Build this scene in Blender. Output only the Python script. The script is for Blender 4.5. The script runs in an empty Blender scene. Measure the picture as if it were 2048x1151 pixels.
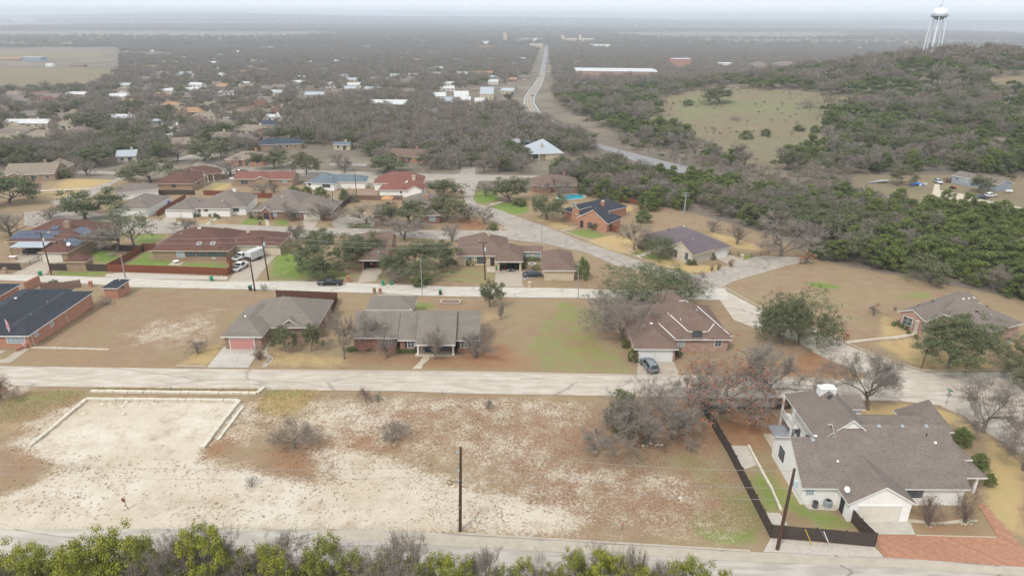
import bpy, bmesh, math, random
import numpy as np
from mathutils import Vector, Matrix
random.seed(7); rng = np.random.default_rng(7)
sc = bpy.context.scene; COL = sc.collection

# ---------------------------------------------------------------- camera
FPX = 1365.0; PITCH = math.radians(21.77); ROLL = math.radians(0.4); CZ = 57.0
_cp, _sp = math.cos(PITCH), math.sin(PITCH)
CF = Vector((0, _cp, -_sp)); _r = Vector((1, 0, 0)); _u = Vector((0, _sp, _cp))
CR = math.cos(ROLL) * _r + math.sin(ROLL) * _u
CU = -math.sin(ROLL) * _r + math.cos(ROLL) * _u
cam = bpy.data.objects.new('camera', bpy.data.cameras.new('camera')); COL.objects.link(cam)
cam.data.sensor_width = 36; cam.data.lens = 36 * FPX / 2048
cam.data.clip_start = 1; cam.data.clip_end = 80000
M = Matrix((CR, CU, -CF)).transposed().to_4x4(); M.translation = (0, 0, CZ)
cam.matrix_world = M; sc.camera = cam

# ---------------------------------------------------------------- sky, sun, exposure
HAZE_D = 1.6e-4
SUN_EL, SUN_AZ = math.radians(52), math.radians(215)
w = bpy.data.worlds.new("World"); sc.world = w; w.use_nodes = True
nt = w.node_tree; bg = nt.nodes['Background']
sky = nt.nodes.new('ShaderNodeTexSky'); sky.sky_type = 'NISHITA'; sky.sun_disc = False
sky.sun_elevation = SUN_EL; sky.sun_rotation = SUN_AZ; sky.dust_density = 4; sky.air_density = 1.0; sky.ozone_density = 1
mixc = nt.nodes.new('ShaderNodeMix'); mixc.data_type = 'RGBA'
mixc.inputs['Factor'].default_value = 0.82
nt.links.new(sky.outputs[0], mixc.inputs['A'])
mixc.inputs['B'].default_value = (9.6, 10.2, 10.8, 1)     # the even overcast deck over the haze
nt.links.new(mixc.outputs['Result'], bg.inputs['Color']); bg.inputs['Strength'].default_value = 0.084
sun = bpy.data.objects.new('sun', bpy.data.lights.new('sun', 'SUN')); COL.objects.link(sun)
sun.data.energy = 1.5; sun.data.angle = math.radians(11); sun.data.color = (1, 0.96, 0.9)
sd = Vector((math.sin(SUN_AZ) * math.cos(SUN_EL), math.cos(SUN_AZ) * math.cos(SUN_EL), math.sin(SUN_EL)))
sun.rotation_euler = (-sd).to_track_quat('-Z', 'Y').to_euler()
sc.view_settings.view_transform = 'Standard'; sc.view_settings.look = 'None'
sc.view_settings.exposure = 0.6; sc.cycles.volume_bounces = 2; sc.view_settings.gamma = 1

# ---------------------------------------------------------------- terrain
PR = [(-400, 0), (110, 0), (200, -4.5), (400, -10), (700, -16), (1300, -30), (2300, -45), (4500, -50), (7000, -46), (9500, -30), (13000, -14), (18000, -6), (60000, -6)]
PX = np.array([a for a, b in PR], float); PZ = np.array([b for a, b in PR], float)
def _prof(y):
    for (y0, h0), (y1, h1) in zip(PR, PR[1:]):
        if y <= y1: return h0 + (h1 - h0) * (y - y0) / (y1 - y0)
    return PR[-1][1]
def T(x, y):
    o = max(8, abs(y) * .05)
    s = sum(_prof(y + k * o) for k in (-2, -1, 0, 1, 2)) / 5
    if y > 5000: s += min(1, (y - 5000) / 5000) * (20 * math.sin(x / 2300 + 1 + y / 5000) + 12 * math.sin(x / 900 + y / 1700) + 16 * math.sin(y / 1500 + x / 6000))
    return s + 40 * math.exp(-((x - 430) / 250) ** 2 - ((y - 600) / 200) ** 2)
def Tn(x, y):
    o = np.maximum(8, np.abs(y) * .05)
    s = sum(np.interp(y + k * o, PX, PZ) for k in (-2, -1, 0, 1, 2)) / 5
    s = s + np.clip((y - 5000) / 5000, 0, 1) * (20 * np.sin(x / 2300 + 1 + y / 5000) + 12 * np.sin(x / 900 + y / 1700) + 16 * np.sin(y / 1500 + x / 6000))
    return s + 40 * np.exp(-((x - 430) / 250) ** 2 - ((y - 600) / 200) ** 2)

# survey frames: (x offset, y offset, scale) of the enlargements the positions were read from
KF = {'F': (0, 0, 1), 'K1': (0, 0, 2.877), 'K2': (680, 0, 2.877), 'K3': (1348, 0, 2.877), 'K4': (0, 350, 3.288), 'K5': (550, 350, 3.288), 'K6': (1050, 350, 3.288), 'K7': (1500, 350, 3.288),
      'L1': (0, 650, 2.297), 'L2': (500, 650, 2.297), 'L3': (1100, 650, 2.298), 'L4': (1500, 650, 2.297),
      'M1': (1240, 420, 6.77), 'M2': (1100, 370, 10.24), 'M3': (1200, 570, 6.393), 'M4': (880, 450, 6.4), 'M5': (0, 420, 6.394), 'M6': (200, 360, 5.689), 'M7': (1760, 560, 5.753), 'M8': (420, 570, 6.057),
      'N1': (680, 330, 6.394), 'N2': (300, 300, 4.452), 'N3': (1740, 320, 6.649), 'N4': (1780, 0, 8.855), 'N5': (1860, 760, 4.798), 'N6': (700, 40, 3.724), 'N7': (680, 590, 6.394), 'N8': (0, 540, 5.755)}
def full(k, x, y):
    ox, oy, s = KF[k]; return ox + x / s, oy + y / s
def ray(k, x, y):
    px, py = full(k, x, y)
    return CF + (px - 1024) / FPX * CR - (py - 575.5) / FPX * CU
def P(k, x, y, h=0.0):
    d = ray(k, x, y); t = 10
    g = lambda t: CZ + d.z * t - T(d.x * t, d.y * t) - h
    while g(t) > 0 and t < 40000: t *= 1.02
    lo, hi = t / 1.02, t
    for _ in range(24):
        m = (lo + hi) / 2
        if g(m) > 0: lo = m
        else: hi = m
    return Vector((d.x * m, d.y * m, CZ + d.z * m))
def Pz(k, x, y, z):
    d = ray(k, x, y); t = (z - CZ) / d.z
    return Vector((d.x * t, d.y * t, z))
def proj(x, y, z):
    d = Vector((x, y, z - CZ)); c = d.dot(CF)
    return 1024 + FPX * d.dot(CR) / c, 575.5 - FPX * d.dot(CU) / c
def projn(x, y, z):
    zz = z - CZ
    c = x * CF.x + y * CF.y + zz * CF.z; r = x * CR.x + y * CR.y + zz * CR.z; u = x * CU.x + y * CU.y + zz * CU.z
    c = np.where(c < 1, 1, c)
    return 1024 + FPX * r / c, 575.5 - FPX * u / c
def depth(v): return Vector((v[0], v[1], v[2] - CZ)).dot(CF)
def inpoly(px, py, poly):
    r = np.zeros(px.shape, bool); n = len(poly)
    for i in range(n):
        x0, y0 = poly[i]; x1, y1 = poly[(i + 1) % n]
        c = (y0 > py) != (y1 > py)
        with np.errstate(divide='ignore', invalid='ignore'):
            r ^= c & (px < (x1 - x0) * (py - y0) / (y1 - y0 + 1e-12) + x0)
    return r

# ---------------------------------------------------------------- materials
MATS = {}
def mk(name, c1, c2=None, scale=3.0, rough=.85, bump=0.0, fine=None, metal=0, spec=.3, coords='pos', stretch=None, crack=None, rnd=None):
    if name in MATS: return MATS[name]
    m = bpy.data.materials.new(name); m.use_nodes = True; t = m.node_tree; n = t.nodes; L = t.links
    b = n['Principled BSDF']; b.inputs['Roughness'].default_value = rough; b.inputs['Metallic'].default_value = metal
    b.inputs['Specular IOR Level'].default_value = spec
    c2 = c2 or tuple(v * .8 for v in c1)
    if coords == 'pos':
        g = n.new('ShaderNodeNewGeometry').outputs['Position']
    else:
        g = n.new('ShaderNodeTexCoord').outputs['Object']
    if stretch:
        mp = n.new('ShaderNodeMapping'); mp.inputs['Scale'].default_value = stretch; L.new(g, mp.inputs[0]); g = mp.outputs[0]
    no = n.new('ShaderNodeTexNoise'); no.inputs['Scale'].default_value = scale; no.inputs['Detail'].default_value = 5; no.inputs['Roughness'].default_value = .65
    L.new(g, no.inputs['Vector'])
    r = n.new('ShaderNodeMapRange'); r.inputs[1].default_value = .3; r.inputs[2].default_value = .7; L.new(no.outputs[0], r.inputs[0])
    mx = n.new('ShaderNodeMix'); mx.data_type = 'RGBA'; mx.inputs['A'].default_value = (*c1, 1); mx.inputs['B'].default_value = (*c2, 1)
    L.new(r.outputs[0], mx.inputs['Factor']); out = mx.outputs['Result']
    if fine:      # a second, finer speckle: (scale, colour, amount)
        n2 = n.new('ShaderNodeTexNoise'); n2.inputs['Scale'].default_value = fine[0]; n2.inputs['Detail'].default_value = 3; L.new(g, n2.inputs['Vector'])
        r2 = n.new('ShaderNodeMapRange'); r2.inputs[1].default_value = .45; r2.inputs[2].default_value = .65; r2.inputs[4].default_value = fine[2]; L.new(n2.outputs[0], r2.inputs[0])
        m2 = n.new('ShaderNodeMix'); m2.data_type = 'RGBA'; L.new(r2.outputs[0], m2.inputs['Factor']); L.new(out, m2.inputs['A']); m2.inputs['B'].default_value = (*fine[1], 1); out = m2.outputs['Result']
    if crack:     # wandering seams and cracks
        vo = n.new('ShaderNodeTexVoronoi'); vo.feature = 'DISTANCE_TO_EDGE'; vo.inputs['Scale'].default_value = crack[0]; nv = n.new('ShaderNodeTexNoise'); nv.inputs['Scale'].default_value = .6; L.new(g, nv.inputs['Vector']); va = n.new('ShaderNodeVectorMath'); L.new(g, va.inputs[0]); L.new(nv.outputs['Color'], va.inputs[1]); L.new(va.outputs[0], vo.inputs['Vector'])
        r4 = n.new('ShaderNodeMapRange'); r4.inputs[1].default_value = .004; r4.inputs[2].default_value = .016; r4.inputs[3].default_value = crack[1]; r4.inputs[4].default_value = 0; L.new(vo.outputs[0], r4.inputs[0])
        m4 = n.new('ShaderNodeMix'); m4.data_type = 'RGBA'; L.new(r4.outputs[0], m4.inputs['Factor']); L.new(out, m4.inputs['A']); m4.inputs['B'].default_value = (.13, .115, .10, 1); out = m4.outputs['Result']
    if rnd:       # per-object variation towards a second colour
        oi = n.new('ShaderNodeObjectInfo'); m3 = n.new('ShaderNodeMix'); m3.data_type = 'RGBA'
        r3 = n.new('ShaderNodeMapRange'); r3.inputs[4].default_value = rnd[1]; L.new(oi.outputs['Random'], r3.inputs[0])
        L.new(r3.outputs[0], m3.inputs['Factor']); L.new(out, m3.inputs['A']); m3.inputs['B'].default_value = (*rnd[0], 1); out = m3.outputs['Result']
    L.new(out, b.inputs['Base Color'])
    if bump:
        bp = n.new('ShaderNodeBump'); bp.inputs['Strength'].default_value = bump; bp.inputs['Distance'].default_value = .05; L.new(no.outputs[0], bp.inputs['Height']); L.new(bp.outputs[0], b.inputs['Normal'])
    MATS[name] = m; return m
def shingle(name, c1, c2, c3):
    m = mk(name, c1, c2, .45, .92, .0, (5, c3, .75), coords='pos', stretch=(1, 1, 2.5), spec=.15)
    t = m.node_tree; n = t.nodes; L = t.links; b = n['Principled BSDF']
    g = n.new('ShaderNodeNewGeometry').outputs['Position']
    s = n.new('ShaderNodeSeparateXYZ'); L.new(g, s.inputs[0])
    # course lines: shingle rows follow the height on the roof
    a = n.new('ShaderNodeMath'); a.operation = 'MULTIPLY'; a.inputs[1].default_value = 2 * math.pi / .11; L.new(s.outputs[2], a.inputs[0])
    q = n.new('ShaderNodeMath'); q.operation = 'SINE'; L.new(a.outputs[0], q.inputs[0])
    r = n.new('ShaderNodeMapRange'); r.inputs[1].default_value = -1; r.inputs[2].default_value = 1; r.inputs[3].default_value = .84; r.inputs[4].default_value = 1.06; L.new(q.outputs[0], r.inputs[0])
    old = b.inputs['Base Color'].links[0].from_socket
    v = n.new('ShaderNodeVectorMath'); v.operation = 'SCALE'; L.new(old, v.inputs[0]); L.new(r.outputs[0], v.inputs['Scale']); L.new(v.outputs[0], b.inputs['Base Color'])
    return m
def brick(name, c1, c2, mortar):
    if name in MATS: return MATS[name]
    m = bpy.data.materials.new(name); m.use_nodes = True; t = m.node_tree; n = t.nodes; L = t.links; b = n['Principled BSDF']; b.inputs['Roughness'].default_value = .9
    g = n.new('ShaderNodeNewGeometry'); s = n.new('ShaderNodeSeparateXYZ'); L.new(g.outputs['Position'], s.inputs[0])
    add = n.new('ShaderNodeMath'); add.operation = 'ADD'; L.new(s.outputs[0], add.inputs[0]); L.new(s.outputs[1], add.inputs[1])
    cmb = n.new('ShaderNodeCombineXYZ'); L.new(add.outputs[0], cmb.inputs[0]); L.new(s.outputs[2], cmb.inputs[1])
    bt = n.new('ShaderNodeTexBrick'); bt.inputs['Scale'].default_value = 1; bt.inputs['Brick Width'].default_value = .26; bt.inputs['Row Height'].default_value = .085; bt.inputs['Mortar Size'].default_value = .012
    bt.inputs['Color1'].default_value = (*c1, 1); bt.inputs['Color2'].default_value = (*c2, 1); bt.inputs['Mortar'].default_value = (*mortar, 1); L.new(cmb.outputs[0], bt.inputs['Vector'])
    no = n.new('ShaderNodeTexNoise'); no.inputs['Scale'].default_value = 2.2; no.inputs['Detail'].default_value = 5; L.new(g.outputs['Position'], no.inputs['Vector'])
    r = n.new('ShaderNodeMapRange'); r.inputs[3].default_value = .6; r.inputs[4].default_value = 1.35; L.new(no.outputs[0], r.inputs[0])
    v = n.new('ShaderNodeVectorMath'); v.operation = 'SCALE'; L.new(bt.outputs[0], v.inputs[0]); L.new(r.outputs[0], v.inputs['Scale']); L.new(v.outputs[0], b.inputs['Base Color'])
    MATS[name] = m; return m

R_GREY = shingle('roof_greige', (.25, .215, .175), (.19, .165, .14), (.13, .115, .10))
R_TAUPE = shingle('roof_taupe', (.235, .195, .165), (.185, .152, .13), (.12, .10, .088))
R_BROWN = shingle('roof_brown', (.22, .15, .115), (.17, .115, .09), (.10, .07, .06))
R_MAROON = shingle('roof_maroon', (.165, .085, .065), (.125, .065, .05), (.07, .04, .035))
R_RED = shingle('roof_red', (.26, .11, .085), (.20, .085, .065), (.12, .06, .05))
R_DARK = shingle('roof_charcoal', (.045, .05, .062), (.032, .036, .046), (.07, .075, .085))
R_NAVY = shingle('roof_navy', (.05, .065, .09), (.04, .05, .07), (.08, .09, .11))
R_BLUEGREY = shingle('roof_bluegrey', (.17, .21, .23), (.13, .165, .185), (.09, .11, .12))
R_PLUM = shingle('roof_plum', (.175, .145, .155), (.14, .115, .125), (.09, .075, .08))
R_TAN = shingle('roof_tan', (.30, .245, .185), (.24, .195, .15), (.16, .13, .10))
R_ORANGE = shingle('roof_orange', (.42, .25, .13), (.34, .20, .11), (.24, .14, .08))
R_METAL = mk('roof_metal', (.38, .415, .44), (.31, .34, .36), .8, .45, 0, (6, (.4, .43, .46), .3), spec=.5)
R_WHITE = mk('roof_white', (.60, .60, .585), (.48, .485, .475), .5, .5, fine=(.8, (.40, .385, .36), .5))
W_RED = brick('brick_red', (.30, .105, .06), (.22, .075, .045), (.32, .26, .21))
W_ORANGE = brick('brick_orange', (.46, .17, .085), (.36, .13, .07), (.42, .32, .25))
W_TAN = brick('brick_tan', (.33, .20, .12), (.25, .15, .09), (.36, .29, .22))
W_PINK = brick('brick_pink', (.42, .22, .16), (.30, .15, .11), (.45, .38, .32))
W_CREAM = mk('stucco_cream', (.56, .47, .33), (.48, .40, .28), 1.2, .9)
W_WHITE = mk('painted_brick_white', (.84, .825, .78), (.77, .75, .70), 1.0, .8, .0, (7, (.58, .55, .49), .3))
W_BLUE = mk('siding_bluegrey', (.30, .34, .39), (.25, .29, .33), 1, .8, stretch=(1, 1, 9))
W_LIME = mk('limestone_wall', (.55, .50, .41), (.42, .38, .31), 1.6, .9)
TRIM = mk('trim_white', (.74, .73, .70), (.66, .65, .62), 2, .6)
TRIM_T = mk('trim_cream', (.62, .54, .40), (.55, .47, .35), 2, .7)
GLASS = mk('window_glass', (.045, .06, .07), (.10, .13, .15), .9, .12, spec=.8)
GLASSL = mk('window_curtained', (.35, .42, .45), (.22, .28, .31), 2.5, .25, spec=.7)
DARK = mk('dark_metal', (.03, .03, .033), (.045, .045, .045), 3, .6)
GREYM = mk('grey_metal', (.33, .35, .36), (.24, .26, .27), 3, .55)
WOODP = mk('pole_wood', (.10, .055, .035), (.065, .038, .026), 2, .9, stretch=(8, 8, .6))
WOODG = mk('pole_grey', (.33, .31, .28), (.24, .22, .20), 2, .9, stretch=(8, 8, .6))
FENCE_D = mk('fence_dark', (.075, .058, .05), (.045, .036, .032), 3.5, .9, stretch=(3, 3, .4), fine=(14, (.13, .10, .085), .4))
FENCE_R = mk('fence_red', (.21, .07, .035), (.14, .045, .025), 3, .85, stretch=(3, 3, .4), fine=(14, (.26, .10, .05), .4))
BARK = mk('bark', (.12, .095, .078), (.20, .175, .15), 2, .95, coords='obj', stretch=(3, 3, 1))
TWIG = mk('twigs', (.18, .16, .135), (.31, .275, .24), .6, .95, coords='obj', rnd=((.21, .16, .125), .6))
TWIGR = mk('twigs_brown', (.19, .135, .10), (.25, .18, .14), .6, .95, coords='obj')
RUST = mk('leaves_rust', (.26, .09, .045), (.33, .14, .075), 1.5, .9, coords='obj')
OLIVE = mk('leaves_oak', (.10, .105, .05), (.21, .20, .11), .55, .85, coords='obj', rnd=((.11, .13, .06), .8), fine=(2.2, (.075, .078, .042), .5))
JUN = mk('leaves_juniper', (.085, .12, .03), (.21, .235, .055), .6, .85, coords='obj', rnd=((.06, .085, .03), .6), fine=(2.2, (.04, .055, .018), .5))
JUNY = mk('leaves_juniper_bright', (.16, .18, .02), (.38, .385, .045), .9, .85, coords='obj', fine=(3.5, (.075, .085, .02), .75), rnd=((.17, .18, .045), .7))
GREENB = mk('leaves_bright', (.09, .13, .035), (.17, .20, .06), 2, .8, coords='obj', fine=(5, (.035, .07, .015), .5))
STRAWB = mk('straw_stems', (.36, .27, .16), (.26, .19, .12), 3, .9)

# ---------------------------------------------------------------- object helpers
def tag(o, label=None, cat=None, group=None, kind=None):
    if label: o['label'] = label
    if cat: o['category'] = cat
    if group: o['group'] = group
    if kind: o['kind'] = kind
    return o
def thing(name, label, cat, loc=(0, 0, 0), rz=0, group=None):
    o = bpy.data.objects.new(name, None); COL.objects.link(o); o.location = loc; o.rotation_euler = (0, 0, rz); o.empty_display_size = .5
    return tag(o, label, cat, group)
def obj(name, me, mat=None, parent=None, smooth=False):
    if isinstance(me, bmesh.types.BMesh):
        d = bpy.data.meshes.new(name); me.to_mesh(d); me.free(); me = d
    elif isinstance(me, MB):
        me = me.mesh(name)
    if mat is not None and not me.materials: me.materials.append(mat)
    if smooth: me.polygons.foreach_set('use_smooth', [True] * len(me.polygons))
    o = bpy.data.objects.new(name, me); COL.objects.link(o)
    if parent: o.parent = parent
    return o
def dup(o, parent=None, loc=None, rz=None, scale=None, label=None):
    c = o.copy(); COL.objects.link(c); c.parent = parent
    if loc is not None: c.location = loc
    if rz is not None: c.rotation_euler = (0, 0, rz)
    if scale is not None: c.scale = scale
    if label: c['label'] = label
    for ch in list(o.children): dup(ch, c)
    return c
class MB:
    """collects vertices and faces, built as one mesh"""
    def __init__(s): s.v = []; s.f = []
    def add(s, vs, fs):
        k = len(s.v); s.v += [tuple(v) for v in vs]; s.f += [tuple(i + k for i in f) for f in fs]; return s
    def box(s, c, d, rz=0, ax=None):
        x, y, z = (e / 2 for e in d); ca, sa = math.cos(rz), math.sin(rz); vs = []
        for k in (-z, z):
            for a, b in ((-x, -y), (x, -y), (x, y), (-x, y)):
                if ax: vs.append(tuple(Vector(c) + ax[0] * a + ax[1] * b + ax[2] * k))
                else: vs.append((c[0] + a * ca - b * sa, c[1] + a * sa + b * ca, c[2] + k))
        return s.add(vs, [(3, 2, 1, 0), (4, 5, 6, 7), (0, 1, 5, 4), (1, 2, 6, 5), (2, 3, 7, 6), (3, 0, 4, 7)])
    def tube(s, pts, rad, n=8, cap=True):
        pts = [Vector(p) for p in pts]; k = len(s.v); m = len(pts)
        if not hasattr(rad, '__len__'): rad = [rad] * m
        for i, p in enumerate(pts):
            t = (pts[min(i + 1, m - 1)] - pts[max(i - 1, 0)]).normalized()
            a = t.cross(Vector((0, 0, 1)) if abs(t.z) < .9 else Vector((1, 0, 0))).normalized(); b = t.cross(a)
            for j in range(n):
                g = 2 * math.pi * j / n; s.v.append(tuple(p + (a * math.cos(g) + b * math.sin(g)) * rad[i]))
        for i in range(m - 1):
            for j in range(n):
                s.f.append((k + i * n + j, k + i * n + (j + 1) % n, k + (i + 1) * n + (j + 1) % n, k + (i + 1) * n + j))
        if cap:
            s.f.append(tuple(k + j for j in range(n))[::-1]); s.f.append(tuple(k + (m - 1) * n + j for j in range(n)))
        return s
    def lathe(s, c, prof, n=16):
        k = len(s.v); m = len(prof)
        for r, z in prof:
            for j in range(n):
                g = 2 * math.pi * j / n; s.v.append((c[0] + r * math.cos(g), c[1] + r * math.sin(g), c[2] + z))
        for i in range(m - 1):
            for j in range(n): s.f.append((k + i * n + j, k + i * n + (j + 1) % n, k + (i + 1) * n + (j + 1) % n, k + (i + 1) * n + j))
        s.f.append(tuple(k + j for j in range(n))[::-1]); s.f.append(tuple(k + (m - 1) * n + j for j in range(n)))
        return s
    def mesh(s, name):
        m = bpy.data.meshes.new(name); m.from_pydata(s.v, [], s.f); m.update(); return m
def npmesh(name, V, Fq, mats=(), mi=None):
    """mesh from numpy arrays: V (n,3), Fq (m,k)"""
    me = bpy.data.meshes.new(name); m, k = Fq.shape
    me.vertices.add(len(V)); me.vertices.foreach_set('co', V.astype(np.float32).ravel())
    me.loops.add(m * k); me.loops.foreach_set('vertex_index', Fq.astype(np.int32).ravel())
    me.polygons.add(m); me.polygons.foreach_set('loop_start', np.arange(0, m * k, k, dtype=np.int32))
    try: me.polygons.foreach_set('loop_total', np.full(m, k, np.int32))
    except Exception: pass
    for q in mats: me.materials.append(q)
    if mi is not None: me.polygons.foreach_set('material_index', mi.astype(np.int32))
    me.update(calc_edges=True); return me

# ---------------------------------------------------------------- the ground
def axis(lo, hi, step, far, ratio, cap):
    a = list(np.arange(lo, hi, step)); s = step; x = a[-1]
    while x < far: s = min(s * ratio, cap); x += s; a.append(x)
    return a
ys = [-120, -60, -30, -10, 5, 15, 25, 32] + axis(38, 300, .75, 45000, 1.025, 900)
xr = axis(0, 200, .75, 24000, 1.05, 1500); xl = axis(0, 135, .75, 24000, 1.05, 1500)
xs = [-v for v in xl[:0:-1]] + xr
XS, YS = np.array(xs), np.array(ys); GX, GY = np.meshgrid(XS, YS); GZ = Tn(GX, GY)
PXg, PYg = projn(GX, GY, GZ)
front = GY > 20
def fr(k, *pts): return [full(k, x, y) for x, y in pts]
GROUND = {'white': [], 'green': [], 'straw': [], 'leaf': [], 'wood': [], 'field': [], 'weed': [], 'grass': []}
def gp(kind, wt, k, *pts): GROUND[kind].append((wt, fr(k, *pts)))
# the bare caliche lot
gp('white', 1.0, 'F', (172, 796), (480, 798), (446, 850), (402, 895), (390, 935), (300, 950), (150, 945), (60, 897))
gp('white', .93, 'F', (-200, 1066), (-60, 1010), (50, 975), (150, 935), (330, 925), (440, 925), (560, 955), (700, 985), (820, 1010), (935, 1064), (600, 1062))
gp('white', .72, 'F', (590, 903), (690, 903), (800, 925), (920, 958), (1020, 990), (1130, 1015), (1182, 1040), (1165, 1072), (1100, 1078), (900, 1062), (760, 1010), (660, 960))
gp('white', .6, 'F', (560, 850), (620, 815), (730, 820), (800, 840), (740, 855), (590, 862))
gp('white', .55, 'F', (640, 795), (780, 790), (1000, 792), (1190, 800), (1185, 822), (1000, 815), (800, 812), (660, 812))
gp('white', .42, 'F', (830, 880), (930, 862), (1060, 880), (1080, 900), (1030, 918), (900, 920)); gp('white', .33, 'F', (480, 800), (640, 790), (1180, 800), (1195, 850), (1100, 900), (1200, 940), (1180, 1040), (900, 930), (640, 900), (520, 880)); gp('white', .3, 'F', (640, 815), (900, 812), (1150, 825), (1180, 850), (900, 850), (700, 845)); gp('white', .3, 'F', (1000, 930), (1400, 960), (1480, 1060), (1200, 1050)); gp('white', .45, 'F', (0, 860), (110, 805), (170, 800), (60, 900), (0, 930))
gp('white', .5, 'F', (480, 805), (510, 790), (520, 830), (500, 900), (540, 895), (470, 905), (440, 880)); gp('white', .5, 'F', (1100, 940), (1300, 930), (1290, 960), (1150, 975))
gp('white', .4, 'F', (1180, 1060), (1330, 1050), (1500, 1060), (1530, 1100), (1260, 1090)); gp('white', .62, 'F', (0, 745), (60, 742), (80, 775), (20, 800), (0, 795))
gp('white', .42, 'K4', (860, 1000), (1100, 940), (1440, 940), (1400, 1080), (1150, 1110), (900, 1090)); gp('white', .25, 'K4', (700, 1050), (1100, 930), (1450, 850), (1500, 880), (1380, 1130), (1000, 1150), (750, 1120))
gp('white', 1, 'F', (1310, 955), (1335, 950), (1380, 953), (1386, 964), (1350, 974), (1318, 972))
gp('white', .8, 'N3', (690, 560), (820, 430), (840, 300), (930, 300), (930, 390), (1380, 400), (1420, 470), (1370, 500), (2048, 640), (2048, 665), (1700, 600), (1400, 540), (1000, 510), (870, 640), (700, 640))
gp('white', .5, 'N3', (150, 500), (450, 540), (440, 580), (200, 560)); gp('white', .8, 'N3', (1960, 700), (2048, 690), (2048, 740), (1980, 740))
gp('white', .7, 'K3', (310, 480), (350, 480), (345, 500), (320, 500)); gp('white', .7, 'K3', (580, 440), (640, 440), (640, 455), (590, 455)); gp('white', .75, 'K3', (1740, 790), (1800, 790), (1790, 840), (1740, 830))
gp('white', .7, 'K2', (870, 560), (1000, 540), (1010, 580), (930, 610), (840, 600), (740, 570), (760, 545)); gp('white', .5, 'K2', (930, 460), (1100, 460), (1090, 490), (960, 490))
gp('white', .55, 'K2', (1640, 545), (1880, 520), (1890, 540), (1660, 560)); gp('white', .6, 'K2', (1170, 640), (1300, 645), (1290, 660), (1180, 660))
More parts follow.
